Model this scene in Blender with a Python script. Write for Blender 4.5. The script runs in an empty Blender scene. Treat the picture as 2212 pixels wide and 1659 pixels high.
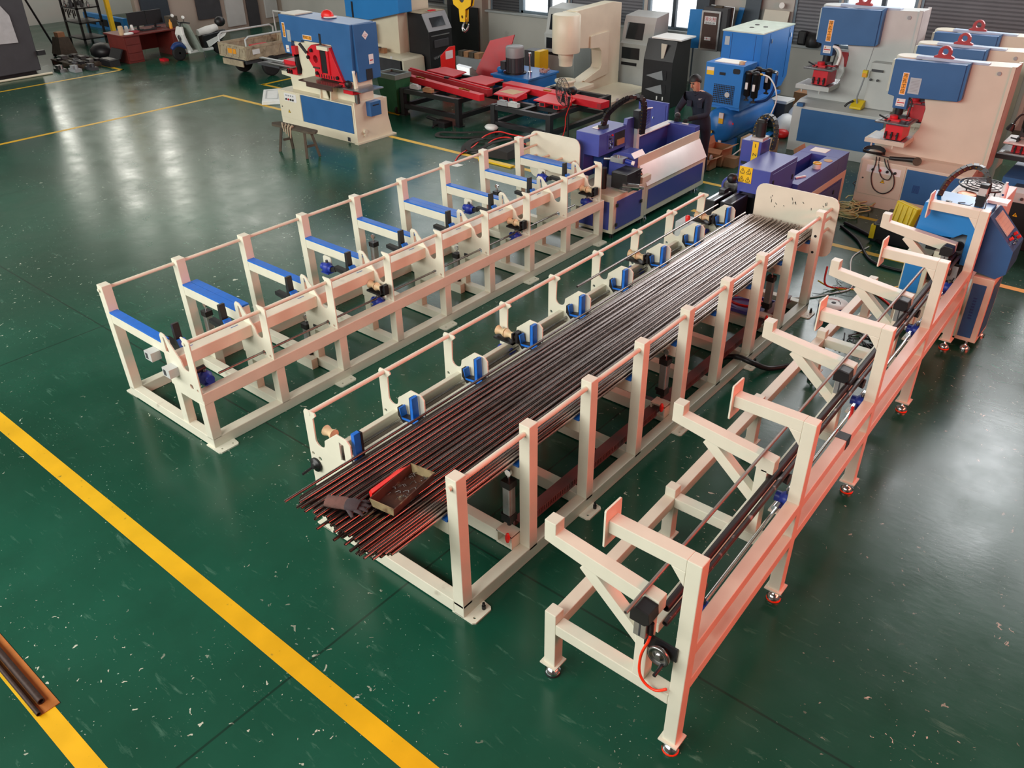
import bpy, bmesh, math, random
from mathutils import Vector, Matrix, Euler
random.seed(7)
PI = math.pi
S = bpy.context.scene
COL = S.collection

# ------------------------------------------------------------------ camera
F_PX, YAW, PITCH, ROLL, CAM_H = 1768.92, -0.6964, 0.5643, -0.0133, 4.7272
cam_d = bpy.data.cameras.new('camera')
cam = bpy.data.objects.new('camera', cam_d)
COL.objects.link(cam)
cam_d.sensor_fit = 'HORIZONTAL'
cam_d.sensor_width = 36.0
cam_d.lens = 36.0 * F_PX / 2212.0
cam_d.clip_end = 300
_f = Vector((math.sin(YAW) * math.cos(PITCH), math.cos(YAW) * math.cos(PITCH), -math.sin(PITCH)))
_r = Vector((math.cos(YAW), -math.sin(YAW), 0))
_u = _r.cross(_f)
_r2 = _r * math.cos(ROLL) + _u * math.sin(ROLL)
_u2 = _u * math.cos(ROLL) - _r * math.sin(ROLL)
_m = Matrix((_r2, _u2, -_f)).transposed().to_4x4()
_m.translation = Vector((0, 0, CAM_H))
cam.matrix_world = _m
S.camera = cam

# ------------------------------------------------------------------ sky, lamps, exposure
S.view_settings.view_transform = 'Standard'
S.view_settings.look = 'None'
S.view_settings.gamma = 1.0
S.view_settings.use_curve_mapping = False
S.view_settings.exposure = 0.0
wd = bpy.data.worlds.new('overcast_sky')
S.world = wd
wd.use_nodes = True
wd.node_tree.nodes['Background'].inputs[0].default_value = (0.93, 0.97, 1.0, 1)
wd.node_tree.nodes['Background'].inputs[1].default_value = 2.2


def area(name, loc, aim, sx, sy, power, col=(1, 1, 1)):
    """daylight coming in through one of the hall's windows (or the red lamp added at the right)"""
    d = bpy.data.lights.new(name, 'AREA')
    d.shape = 'RECTANGLE'
    d.size, d.size_y, d.energy, d.color = sx, sy, power, col
    o = bpy.data.objects.new(name, d)
    COL.objects.link(o)
    o.location = loc
    o.rotation_euler = Vector(aim).to_track_quat('-Z', 'Y').to_euler()
    return o


DAY = (0.95, 0.98, 1.0)
# high windows in the wall behind the camera
area('front_window_light', (-13, -5.5, 6.8), (0.0, 1, -0.30), 26, 4.5, 3900, (1.0, 1.0, 0.95))
# tall windows of the left end wall, then the clerestory of the back wall
for y, z, h, p in ((13.6, 4.6, 3.6, 40), (15.7, 6.3, 4.6, 60), (17.7, 6.9, 4.6, 62)):
    area('left_window_light', (-33.8, y, z), (1, 0, 0), 0.55, h, p, (1, 0.98, 0.88))
for x in (-33.2, -31.2, -29.2):
    area('clerestory_light', (x, 19.5, 8.4), (0, -1, 0), 0.55, 4.4, 55, (1, 0.98, 0.9))
area('clerestory_light', (-18.5, 19.5, 6.6), (0, -1, 0), 17, 5.0, 620, DAY)
for x, z, h, p in ((-8.4, 6.6, 5.2, 150), (-6.0, 6.6, 5.2, 170), (-3.6, 7.0, 5.4, 230), (-1.2, 8.4, 4.4, 250), (1.2, 8.4, 4.4, 230), (-2.2, 3.7, 1.2, 120)):
    area('clerestory_light', (x, 19.5, z), (0, -1, 0), 1.7, h, p, DAY)
# red lamp added at the right for the pink cast; its source is unseen
area('red_side_light', (5.8, 6.5, 4.6), (-1, 0.0, -0.3), 9.0, 1.8, 850, (1.0, 0.10, 0.06))

# ------------------------------------------------------------------ materials
MATS = {}


def lin(h):
    h = h.lstrip('#')
    c = [int(h[i:i + 2], 16) / 255 for i in (0, 2, 4)]
    return tuple(x / 12.92 if x <= 0.04045 else ((x + 0.055) / 1.055) ** 2.4 for x in c)


def mat(name, col, rough=0.45, metal=0.0, var=0.10, scale=6.0, bump=0.0, spec=0.5, dirt=None, emis=0.0, alpha=1.0, trans=0.0):
    """paint / metal / plastic with noise-driven tone, gloss and fine relief"""
    if name in MATS:
        return MATS[name]
    c = lin(col) if isinstance(col, str) else col
    m = bpy.data.materials.new(name)
    m.use_nodes = True
    nt = m.node_tree
    N, L = nt.nodes, nt.links
    b = N['Principled BSDF']
    tc = N.new('ShaderNodeTexCoord')
    no = N.new('ShaderNodeTexNoise')
    no.inputs['Scale'].default_value = scale
    no.inputs['Detail'].default_value = 5
    L.new(tc.outputs['Object'], no.inputs['Vector'])
    rp = N.new('ShaderNodeValToRGB')
    rp.color_ramp.elements[0].position = 0.3
    rp.color_ramp.elements[1].position = 0.7
    lo = tuple(max(0, x * (1 - var)) for x in c)
    hi = tuple(min(1, x * (1 + var)) for x in c)
    rp.color_ramp.elements[0].color = (*lo, 1)
    rp.color_ramp.elements[1].color = (*hi, 1)
    L.new(no.outputs['Fac'], rp.inputs['Fac'])
    last = rp.outputs['Color']
    if dirt:
        n2 = N.new('ShaderNodeTexNoise')
        n2.inputs['Scale'].default_value = dirt[1]
        n2.inputs['Detail'].default_value = 8
        L.new(tc.outputs['Object'], n2.inputs['Vector'])
        r2 = N.new('ShaderNodeValToRGB')
        r2.color_ramp.elements[0].position = dirt[2]
        r2.color_ramp.elements[1].position = min(1, dirt[2] + 0.12)
        L.new(n2.outputs['Fac'], r2.inputs['Fac'])
        mx = N.new('ShaderNodeMix')
        mx.data_type = 'RGBA'
        L.new(r2.outputs['Color'], mx.inputs[0])
        L.new(last, mx.inputs[6])
        mx.inputs[7].default_value = (*lin(dirt[0]), 1)
        last = mx.outputs[2]
    L.new(last, b.inputs['Base Color'])
    mr = N.new('ShaderNodeMapRange')
    mr.inputs[3].default_value = max(0.02, rough - 0.06)
    mr.inputs[4].default_value = min(1, rough + 0.06)
    L.new(no.outputs['Fac'], mr.inputs[0])
    L.new(mr.outputs[0], b.inputs['Roughness'])
    b.inputs['Metallic'].default_value = metal
    b.inputs['Specular IOR Level'].default_value = spec
    if trans:
        b.inputs['Transmission Weight'].default_value = trans
    if alpha < 1:
        b.inputs['Alpha'].default_value = alpha
    if emis:
        b.inputs['Emission Color'].default_value = (*c, 1)
        b.inputs['Emission Strength'].default_value = emis
    if bump:
        n3 = N.new('ShaderNodeTexNoise')
        n3.inputs['Scale'].default_value = scale * 9
        L.new(tc.outputs['Object'], n3.inputs['Vector'])
        bp = N.new('ShaderNodeBump')
        bp.inputs['Strength'].default_value = bump
        bp.inputs['Distance'].default_value = 0.004
        L.new(n3.outputs['Fac'], bp.inputs['Height'])
        L.new(bp.outputs['Normal'], b.inputs['Normal'])
    MATS[name] = m
    return m


CREAM = mat('cream_paint', '#d9d6c3', 0.38, var=0.05, scale=4, bump=0.05, dirt=('#9b8d78', 3.0, 0.70))
CREAM2 = mat('cream_machine_paint', '#d6d0b8', 0.4, var=0.04, scale=3)
BEIGE = mat('beige_machine_paint', '#c7c1b0', 0.42, var=0.04, scale=3)
BLUE = mat('blue_machine_paint', '#2f5f92', 0.38, var=0.07, scale=2.5)
SKYBLUE = mat('light_blue_machine_paint', '#2a7fc4', 0.35, var=0.05, scale=2.5)
ROYAL = mat('violet_blue_paint', '#414b98', 0.36, var=0.06, scale=3)
COMPB = mat('compressor_blue_paint', '#2273c0', 0.35, var=0.06, scale=2)
NAVY = mat('navy_paint', '#23407a', 0.4, var=0.08, scale=6)
MOTORB = mat('gearbox_blue_paint', '#20379a', 0.42, var=0.10, scale=20)
PADB = mat('blue_nylon', '#1467c6', 0.42, var=0.10, scale=18)
BLACK = mat('black_plastic', '#17171a', 0.45, var=0.2, scale=14)
BLACKP = mat('black_paint', '#1b1c1f', 0.4, var=0.15, scale=5)
RUBBER = mat('rubber', '#141414', 0.75, var=0.2, scale=20)
DARK = mat('dark_grey_paint', '#3a3b3f', 0.5, var=0.1, scale=5)
GREY = mat('grey_paint', '#8d9194', 0.45, var=0.08, scale=4)
LGREY = mat('light_grey_paint', '#b9bcba', 0.45, var=0.06, scale=3)
ALU = mat('aluminium', '#b8babc', 0.32, 0.9, var=0.08, scale=20)
CHROME = mat('chrome', '#d4d6d8', 0.16, 1.0, var=0.04, scale=20)
STEEL = mat('brushed_steel', '#8c8b8a', 0.3, 0.95, var=0.12, scale=25)
TUBE = mat('mill_steel_tube', '#968b86', 0.27, 1.0, var=0.12, scale=9)


def tube_tones(m):
    """every tube its own tone, with long rusty streaks"""
    N, L = m.node_tree.nodes, m.node_tree.links
    b = N['Principled BSDF']
    oi = N.new('ShaderNodeObjectInfo')
    tc = N.new('ShaderNodeTexCoord')
    mp = N.new('ShaderNodeMapping')
    mp.inputs['Scale'].default_value = (60, 1.2, 60)
    L.new(tc.outputs['Object'], mp.inputs['Vector'])
    cb = N.new('ShaderNodeCombineXYZ')
    ml = N.new('ShaderNodeMath')
    ml.operation = 'MULTIPLY'
    ml.inputs[1].default_value = 300.0
    L.new(oi.outputs['Random'], ml.inputs[0])
    for i in range(3):
        L.new(ml.outputs[0], cb.inputs[i])
    L.new(cb.outputs[0], mp.inputs['Location'])
    no = N.new('ShaderNodeTexNoise')
    no.inputs['Scale'].default_value = 1.0
    no.inputs['Detail'].default_value = 4
    L.new(mp.outputs[0], no.inputs['Vector'])
    r1 = N.new('ShaderNodeValToRGB')
    r1.color_ramp.elements[0].color = (*lin('#7b6e69'), 1)
    r1.color_ramp.elements[1].color = (*lin('#b3aaa8'), 1)
    L.new(oi.outputs['Random'], r1.inputs[0])
    r2 = N.new('ShaderNodeValToRGB')
    r2.color_ramp.elements[0].position = 0.52
    r2.color_ramp.elements[1].position = 0.68
    L.new(no.outputs['Fac'], r2.inputs[0])
    mx = N.new('ShaderNodeMix')
    mx.data_type = 'RGBA'
    L.new(r2.outputs[0], mx.inputs[0])
    L.new(r1.outputs[0], mx.inputs[6])
    mx.inputs[7].default_value = (*lin('#55433b'), 1)
    L.new(mx.outputs[2], b.inputs['Base Color'])


tube_tones(TUBE)
TUBER = mat('rusty_tube_end', '#3a2a24', 0.6, 0.4, var=0.3, scale=40)
BAR = mat('dark_steel_bar', '#262324', 0.5, 0.3, var=0.2, scale=16)
BARS = mat('scuffed_steel_bar', '#37302f', 0.45, 0.4, var=0.2, scale=16, dirt=('#b7b0ac', 14.0, 0.60))
DRAWN = mat('drawn_grey_tube', '#8d837c', 0.42, 0.6, var=0.12, scale=12)
RED = mat('red_paint', '#c8202c', 0.4, var=0.08, scale=5)
DRED = mat('dark_red_paint', '#9d2a30', 0.42, var=0.1, scale=6)
REDPL = mat('bright_red_plastic', '#e0241f', 0.4, var=0.06, scale=10)
ORANGE = mat('orange_hose', '#ff3a17', 0.35, var=0.06, scale=10)
YELLOW = mat('yellow_paint', '#e6b913', 0.45, var=0.07, scale=6)
YPLAST = mat('yellow_plastic', '#dcbf1f', 0.4, var=0.08, scale=9)
GREENB = mat('green_bin_plastic', '#1f5a36', 0.5, var=0.12, scale=6, dirt=('#123821', 4.0, 0.6))
CARD = mat('cardboard', '#9c7250', 0.85, var=0.1, scale=8)
CARD2 = mat('pale_cardboard', '#c4a884', 0.85, var=0.08, scale=8)
WOOD = mat('old_wood', '#4a4236', 0.8, var=0.25, scale=10, bump=0.3)
REDWOOD = mat('red_brown_wood', '#6a2620', 0.5, var=0.12, scale=5)
WHITEG = mat('glossy_white_sheet', '#e8e8e2', 0.2, var=0.03, scale=4)
WHITE = mat('white_plastic', '#e4e4e0', 0.45, var=0.04, scale=8)
PAPER = mat('white_paper', '#e9e7df', 0.8, var=0.04, scale=8)
CREAMPL = mat('nylon_roller', '#d8bc93', 0.5, var=0.12, scale=18)
TRAYR = mat('worn_red_tray_paint', '#4d2a1e', 0.6, 0.2, var=0.3, scale=9, dirt=('#8b7a5c', 9.0, 0.60))
TRAYW = mat('scraped_tray_end', '#93825f', 0.65, 0.2, var=0.25, scale=14, dirt=('#5a3a28', 9.0, 0.55))
GLOVE = mat('dirty_glove_fabric', '#6a4f48', 0.95, var=0.25, scale=16, bump=0.5)
GLOVE2 = mat('glove_rubber_coating', '#3c3336', 0.85, var=0.2, scale=16, bump=0.4)
DUCT = mat('brown_slotted_duct', '#6b4a4a', 0.5, var=0.08, scale=8)
LABELY = mat('yellow_label', '#e3b90f', 0.5, var=0.04)
LABELO = mat('orange_label', '#e79a2c', 0.5, var=0.05)
LABELW = mat('white_label', '#d9d9d9', 0.5, var=0.04)
LABELG = mat('grey_nameplate', '#a9b2b8', 0.45, 0.3, var=0.05)
INK = mat('black_ink', '#15151a', 0.7, var=0.05)
INKR = mat('red_ink', '#b51f22', 0.7, var=0.05)
BROWNP = mat('brown_glass_panel', '#4f3d39', 0.25, var=0.06)
SKIN = mat('skin', '#b98a70', 0.55, var=0.08, scale=30)
HAIR = mat('black_hair', '#121113', 0.6, var=0.2, scale=60)
WORKWEAR = mat('navy_workwear', '#1b2030', 0.9, var=0.2, scale=18, bump=0.4)
GLVB = mat('black_work_glove', '#1a1a1e', 0.9, var=0.2, scale=30)
GREYCLOTH = mat('grey_cuff', '#7d7d82', 0.9, var=0.1, scale=30)
BRASS = mat('brass', '#b48b3a', 0.3, 0.9, var=0.08, scale=20)
GLASSD = mat('dark_screen_glass', '#20242a', 0.12, var=0.08, scale=3)
SCREEN = mat('pale_screen', '#c9cdb9', 0.25, var=0.05, scale=6)
COPPER = mat('copper_wire', '#c07a5c', 0.35, 0.8, var=0.15, scale=40)
TRIKE = mat('weathered_khaki_paint', '#a3957d', 0.7, var=0.18, scale=7, dirt=('#6b5a48', 6.0, 0.58))
FROST = mat('clear_plastic_sheet', '#dfe6e6', 0.25, var=0.03, alpha=0.35)
PURPLE = mat('violet_tray', '#4b4aa0', 0.4, var=0.06)
STRAP = mat('black_webbing', '#26221f', 0.85, var=0.2, scale=30)


# ------------------------------------------------------------------ mesh builder
ORG = {}


class MB:
    """collects simple solids in world coordinates; build() links them as ONE mesh object"""

    def __init__(s):
        s.v, s.f, s.sm, s.mi = [], [], [], []
        s.cur = 0
        s.merge = True

    def add(s, vs, fs, smooth=False):
        n = len(s.v)
        s.v += [tuple(p) for p in vs]
        for f in fs:
            s.f.append(tuple(i + n for i in f))
            s.sm.append(smooth)
            s.mi.append(s.cur)
        return s

    def m(s, i):
        s.cur = i
        return s

    def box(s, x0, y0, z0, x1, y1, z1):
        return s.add([(x0, y0, z0), (x1, y0, z0), (x1, y1, z0), (x0, y1, z0), (x0, y0, z1), (x1, y0, z1), (x1, y1, z1), (x0, y1, z1)],
                     [(3, 2, 1, 0), (4, 5, 6, 7), (0, 1, 5, 4), (1, 2, 6, 5), (2, 3, 7, 6), (3, 0, 4, 7)])

    def hexa(s, b, t):
        """solid from a bottom and a top quad (same winding)"""
        return s.add(list(b) + list(t), [(3, 2, 1, 0), (4, 5, 6, 7), (0, 1, 5, 4), (1, 2, 6, 5), (2, 3, 7, 6), (3, 0, 4, 7)])

    def beam(s, p, q, w, h, up=(0, 0, 1)):
        p, q, up = Vector(p), Vector(q), Vector(up)
        d = (q - p).normalized()
        a = d.cross(up)
        if a.length < 1e-5:
            a = d.cross(Vector((0, 1, 0)))
        a.normalize()
        b = a.cross(d).normalized()
        c = [(-w / 2, -h / 2), (w / 2, -h / 2), (w / 2, h / 2), (-w / 2, h / 2)]
        return s.hexa([p + a * x + b * y for x, y in c], [q + a * x + b * y for x, y in c])

    def _ring(s, p, d, r, n, ref=None):
        d = Vector(d).normalized()
        ref = Vector(ref) if ref else (Vector((0, 0, 1)) if abs(d.z) < 0.95 else Vector((1, 0, 0)))
        a = d.cross(ref).normalized()
        b = d.cross(a).normalized()
        return [Vector(p) + a * (r * math.cos(2 * PI * i / n)) + b * (r * math.sin(2 * PI * i / n)) for i in range(n)]

    def cyl(s, p, q, r, n=12, r2=None, cap=True):
        p, q = Vector(p), Vector(q)
        r2 = r if r2 is None else r2
        a, b = s._ring(p, q - p, r, n), s._ring(q, q - p, r2, n)
        s.add(a + b, [(i, (i + 1) % n, n + (i + 1) % n, n + i) for i in range(n)], True)
        if cap:
            s.add(a, [tuple(range(n))[::-1]])
            s.add(b, [tuple(range(n))])
        return s

    def pipe(s, p, q, r, ri, n=8):
        """hollow tube (rings kept apart so that the wall shades straight)"""
        s.merge = False
        p, q = Vector(p), Vector(q)
        R = [s._ring(p, q - p, r, n), s._ring(q, q - p, r, n), s._ring(q, q - p, ri, n), s._ring(p, q - p, ri, n)]
        for k in range(4):
            a, b = R[k], R[(k + 1) % 4]
            s.add(a + b, [(i, (i + 1) % n, n + (i + 1) % n, n + i) for i in range(n)], k % 2 == 0)
        return s

    def lathe(s, prof, o, d=(0, 0, 1), n=16, cap=True):
        """prof: (radius, height along d) pairs"""
        o, d = Vector(o), Vector(d).normalized()
        rings = [s._ring(o + d * h, d, max(r, 1e-4), n) for r, h in prof]
        for a, b in zip(rings, rings[1:]):
            s.add(a + b, [(i, (i + 1) % n, n + (i + 1) % n, n + i) for i in range(n)], True)
        if cap:
            s.add(rings[0], [tuple(range(n))[::-1]])
            s.add(rings[-1], [tuple(range(n))])
        return s

    def sweep(s, pts, r, n=6, closed=False, smooth_pts=0):
        pts = [Vector(p) for p in pts]
        if smooth_pts:
            pts = spline(pts, smooth_pts)
        rings = []
        k = len(pts)
        ref = None
        for i, p in enumerate(pts):
            d = pts[min(i + 1, k - 1)] - pts[max(i - 1, 0)]
            if d.length < 1e-7:
                d = Vector((0, 0, 1))
            d.normalize()
            if ref is None:
                ref = Vector((0, 0, 1)) if abs(d.z) < 0.9 else Vector((1, 0, 0))
            a = d.cross(ref)
            if a.length < 1e-4:
                a = d.orthogonal()
            a.normalize()
            b = d.cross(a).normalized()
            ref = -b if ref.dot(b) < 0 else b
            rr = r
            if isinstance(r, (list, tuple)):
                t_ = i * (len(r) - 1) / max(1, k - 1)
                j_ = min(int(t_), len(r) - 2)
                rr = r[j_] + (r[j_ + 1] - r[j_]) * (t_ - j_)
            rings.append([p + a * (rr * math.cos(2 * PI * j / n)) + ref * (rr * math.sin(2 * PI * j / n)) for j in range(n)])
        for a, b in zip(rings, rings[1:]):
            s.add(a + b, [(i, (i + 1) % n, n + (i + 1) % n, n + i) for i in range(n)], True)
        s.add(rings[0], [tuple(range(n))[::-1]])
        s.add(rings[-1], [tuple(range(n))])
        return s

    def ball(s, c, r, n=12, sc=(1, 1, 1)):
        k = max(4, n // 2)
        vs, fs = [], []
        for i in range(k + 1):
            t = PI * i / k
            for j in range(n):
                f = 2 * PI * j / n
                vs.append((c[0] + r * sc[0] * math.sin(t) * math.cos(f), c[1] + r * sc[1] * math.sin(t) * math.sin(f), c[2] + r * sc[2] * math.cos(t)))
        for i in range(k):
            for j in range(n):
                fs.append((i * n + j, (i + 1) * n + j, (i + 1) * n + (j + 1) % n, i * n + (j + 1) % n))
        return s.add(vs, fs, True)

    def plate(s, outer, a, b, axis='y', holes=()):
        """extruded outline (with holes) between a and b along axis; outline coords: y->(x,z), x->(y,z), z->(x,y)"""
        bm = bmesh.new()
        loops = [outer] + list(holes)
        es = []
        for lp in loops:
            vv = [bm.verts.new((p[0], p[1], 0)) for p in lp]
            for i in range(len(vv)):
                es.append(bm.edges.new((vv[i], vv[(i + 1) % len(vv)])))
        bmesh.ops.triangle_fill(bm, use_beauty=True, use_dissolve=False, edges=es)
        bm.verts.index_update()
        P = [(v.co.x, v.co.y) for v in bm.verts]
        T = [[v.index for v in f.verts] for f in bm.faces]
        bm.free()
        mp = {'y': lambda p, t: (p[0], t, p[1]), 'x': lambda p, t: (t, p[0], p[1]), 'z': lambda p, t: (p[0], p[1], t)}[axis]
        s.add([mp(p, a) for p in P], [tuple(t) for t in T])
        s.add([mp(p, b) for p in P], [tuple(t[::-1]) for t in T])
        for lp in loops:
            n = len(lp)
            s.add([mp(p, a) for p in lp] + [mp(p, b) for p in lp], [(i, (i + 1) % n, n + (i + 1) % n, n + i) for i in range(n)])
        return s

    def mesh(s, name, org=(0, 0, 0), mats=None):
        me = bpy.data.meshes.new(name)
        ox, oy, oz = org
        me.from_pydata([(x - ox, y - oy, z - oz) for x, y, z in s.v], [], s.f)
        me.polygons.foreach_set('use_smooth', s.sm)
        for m in (mats if isinstance(mats, (list, tuple)) else [mats]):
            me.materials.append(m)
        if isinstance(mats, (list, tuple)) and len(mats) > 1:
            me.polygons.foreach_set('material_index', s.mi)
        me.update()
        bm = bmesh.new()
        bm.from_mesh(me)
        if s.merge:
            bmesh.ops.remove_doubles(bm, verts=bm.verts, dist=1e-5)
        bmesh.ops.recalc_face_normals(bm, faces=bm.faces)
        for e in bm.edges:
            if len({f.smooth for f in e.link_faces}) > 1:
                e.smooth = False
        bm.to_mesh(me)
        bm.free()
        return me

    def build(s, name, mats, parent=None, label=None, bev=0.0):
        org = ORG.get(parent.name, (0, 0, 0)) if parent else (0, 0, 0)
        o = bpy.data.objects.new(name, s.mesh(name, org, mats))
        COL.objects.link(o)
        if parent:
            o.parent = parent
            ORG[o.name] = org
        if label:
            o['label'] = label
        if bev:
            md = o.modifiers.new('bevel', 'BEVEL')
            md.width = bev
            md.segments = 2
            md.limit_method = 'ANGLE'
            md.angle_limit = 0.7
        return o


def spline(pts, k):
    """Catmull-Rom through the points, k steps each"""
    out = []
    n = len(pts)
    for i in range(n - 1):
        p0, p1, p2, p3 = pts[max(i - 1, 0)], pts[i], pts[i + 1], pts[min(i + 2, n - 1)]
        for j in range(k):
            t = j / k
            out.append(0.5 * ((2 * p1) + (p2 - p0) * t + (2 * p0 - 5 * p1 + 4 * p2 - p3) * t * t + (3 * p1 - p0 - 3 * p2 + p3) * t ** 3))
    out.append(pts[-1])
    return out


def tag(o, label=None, cat=None, group=None, kind=None):
    for k, v in (('label', label), ('category', cat), ('group', group), ('kind', kind)):
        if v:
            o[k] = v
    return o


def thing(name, label, cat, loc=(0, 0, 0), group=None, rz=0.0, local=False):
    """an Empty at the thing's base; its parts are given in world coordinates (or in its own frame when local)"""
    o = bpy.data.objects.new(name, None)
    COL.objects.link(o)
    o.empty_display_size = 0.1
    o.location = loc
    o.rotation_euler = (0, 0, rz)
    ORG[o.name] = (0, 0, 0) if local else tuple(loc)
    return tag(o, label, cat, group)


def inst(src, dx=0, dy=0, dz=0, parent=None, rz=None):
    """another piece like src, sharing its mesh"""
    c = src.copy()
    COL.objects.link(c)
    c.parent = parent or src.parent
    c.location = Vector(src.location) + Vector((dx, dy, dz))
    if rz is not None:
        c.rotation_euler = (0, 0, rz)
    ORG[c.name] = ORG.get(src.name, (0, 0, 0))
    return c


def tree(src, dx=0, dy=0, dz=0):
    """copy of a part with its sub-parts"""
    c = inst(src, dx, dy, dz)
    for ch in list(src.children):
        g = ch.copy()
        COL.objects.link(g)
        g.parent = c
    return c


def dup(root, loc, label, group=None, rz=None):
    """copy of a thing, its parts and sub-parts"""
    r = root.copy()
    COL.objects.link(r)
    r.location = loc
    if rz is not None:
        r.rotation_euler = (0, 0, rz)
    r['label'] = label
    if group:
        r['group'] = group
    for ch in list(root.children):
        c = ch.copy()
        COL.objects.link(c)
        c.parent = r
        for g in list(ch.children):
            d = g.copy()
            COL.objects.link(d)
            d.parent = c
    return r


def one(name, mb, mats, label, cat, base, group=None, bev=0.0):
    """a thing that is one mesh, origin at its base"""
    o = bpy.data.objects.new(name, mb.mesh(name, base, mats))
    COL.objects.link(o)
    o.location = base
    ORG[o.name] = base
    if bev:
        md = o.modifiers.new('bevel', 'BEVEL')
        md.width, md.segments, md.limit_method, md.angle_limit = bev, 2, 'ANGLE', 0.7
    return tag(o, label, cat, group)


def words(parent, body, loc, rot, size, m, name='lettering', spacing=1.0):
    """flat lettering (built-in font)"""
    cu = bpy.data.curves.new(name, 'FONT')
    cu.body = body
    cu.size = size
    cu.align_x = 'CENTER'
    cu.align_y = 'CENTER'
    cu.extrude = 0.0008
    cu.space_line = spacing
    cu.materials.append(m)
    o = bpy.data.objects.new(name, cu)
    COL.objects.link(o)
    org = ORG.get(parent.name, (0, 0, 0))
    o.parent = parent
    o.location = Vector(loc) - Vector(org)
    o.rotation_euler = rot
    return o


FRONT = (PI / 2, 0, 0)          # lettering that faces -Y
RIGHT = (PI / 2, 0, PI / 2)     # lettering that faces +X


def circ(cx, cy, r, n=14, a0=0.0, a1=2 * PI):
    k = n if abs(a1 - a0 - 2 * PI) < 1e-6 else n + 1
    return [(cx + r * math.cos(a0 + (a1 - a0) * i / n), cy + r * math.sin(a0 + (a1 - a0) * i / n)) for i in range(k)]


def rrect(x0, y0, x1, y1, r, n=4):
    out = []
    for cx, cy, a in ((x1 - r, y1 - r, 0), (x0 + r, y1 - r, PI / 2), (x0 + r, y0 + r, PI), (x1 - r, y0 + r, 1.5 * PI)):
        out += circ(cx, cy, r, n, a, a + PI / 2)
    return out

# ================================================================== the setting
def struct(name, mb, m, parent=None, label=None):
    o = mb.build(name, m, parent, label)
    if not parent:
        o['kind'] = 'structure'
    return o


# floor: green epoxy with chips, scuffs and hairline joints
def floor_material():
    m = bpy.data.materials.new('green_epoxy_floor')
    m.use_nodes = True
    N, L = m.node_tree.nodes, m.node_tree.links
    b = N['Principled BSDF']
    ge = N.new('ShaderNodeNewGeometry')

    def noise(sc, det, rough=0.5, vec=None, dist=0.0):
        n = N.new('ShaderNodeTexNoise')
        n.inputs['Scale'].default_value = sc
        n.inputs['Detail'].default_value = det
        n.inputs['Roughness'].default_value = rough
        n.inputs['Distortion'].default_value = dist
        L.new(vec or ge.outputs['Position'], n.inputs['Vector'])
        return n.outputs['Fac']

    def ramp(src, a, c, v0=0.0, v1=1.0):
        r = N.new('ShaderNodeMapRange')
        r.inputs[1].default_value, r.inputs[2].default_value = a, c
        r.inputs[3].default_value, r.inputs[4].default_value = v0, v1
        L.new(src, r.inputs[0])
        return r.outputs[0]

    def mix(f, a, c):
        x = N.new('ShaderNodeMix')
        x.data_type = 'RGBA'
        L.new(f, x.inputs[0]) if not isinstance(f, float) else None
        if isinstance(a, tuple):
            x.inputs[6].default_value = (*a, 1)
        else:
            L.new(a, x.inputs[6])
        if isinstance(c, tuple):
            x.inputs[7].default_value = (*c, 1)
        else:
            L.new(c, x.inputs[7])
        return x.outputs[2]

    def math_(op, a, c):
        x = N.new('ShaderNodeMath')
        x.operation = op
        for i, q in enumerate((a, c)):
            if isinstance(q, (int, float)):
                x.inputs[i].default_value = q
            else:
                L.new(q, x.inputs[i])
        return x.outputs[0]

    col = mix(ramp(noise(0.35, 4), 0.35, 0.68), lin('#11402f'), lin('#185340'))
    col = mix(ramp(noise(2.2, 6, 0.65), 0.45, 0.75, 0, 0.35), col, lin('#143b2d'))
    # pale scuffs, streaked
    mp = N.new('ShaderNodeMapping')
    mp.inputs['Scale'].default_value = (3.0, 14.0, 1.0)
    mp.inputs['Rotation'].default_value = (0, 0, 0.5)
    L.new(ge.outputs['Position'], mp.inputs['Vector'])
    col = mix(ramp(noise(1.0, 8, 0.7, mp.outputs[0], 0.4), 0.60, 0.80, 0, 0.5), col, lin('#6d9a86'))
    # chips down to the concrete, gathered in some areas
    chips = ramp(noise(17, 3, 0.5, None, 0.8), 0.695, 0.705)
    zone = ramp(noise(0.45, 2), 0.44, 0.58)
    col = mix(math_('MULTIPLY', chips, zone), col, lin('#b9bfae'))
    chips2 = ramp(noise(42, 2), 0.715, 0.73)
    col = mix(math_('MULTIPLY', chips2, ramp(noise(0.8, 2), 0.48, 0.6)), col, lin('#8fb09f'))
    # hairline joints of the slab
    sp = N.new('ShaderNodeSeparateXYZ')
    L.new(ge.outputs['Position'], sp.inputs[0])
    for ax, off, period in (('X', 3.58, 6.0), ('Y', 2.38, 6.0)):
        t = math_('PINGPONG', math_('ADD', sp.outputs[ax], off), period / 2)
        ln = ramp(t, 0.006, 0.012, 0.75, 0.0)
        col = mix(ln, col, lin('#10281f'))
    L.new(col, b.inputs['Base Color'])
    rg = ramp(noise(1.4, 6, 0.65), 0.3, 0.7, 0.17, 0.29)
    L.new(rg, b.inputs['Roughness'])
    b.inputs['Specular IOR Level'].default_value = 0.5
    mp2 = N.new('ShaderNodeMapping')
    mp2.inputs['Scale'].default_value = (5.0, 12.0, 1.0)
    mp2.inputs['Rotation'].default_value = (0, 0, -0.7)
    L.new(ge.outputs['Position'], mp2.inputs['Vector'])
    bp = N.new('ShaderNodeBump')
    bp.inputs['Strength'].default_value = 0.06
    bp.inputs['Distance'].default_value = 0.01
    L.new(noise(1.6, 5, 0.6, mp2.outputs[0]), bp.inputs['Height'])
    L.new(bp.outputs['Normal'], b.inputs['Normal'])
    return m


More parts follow.
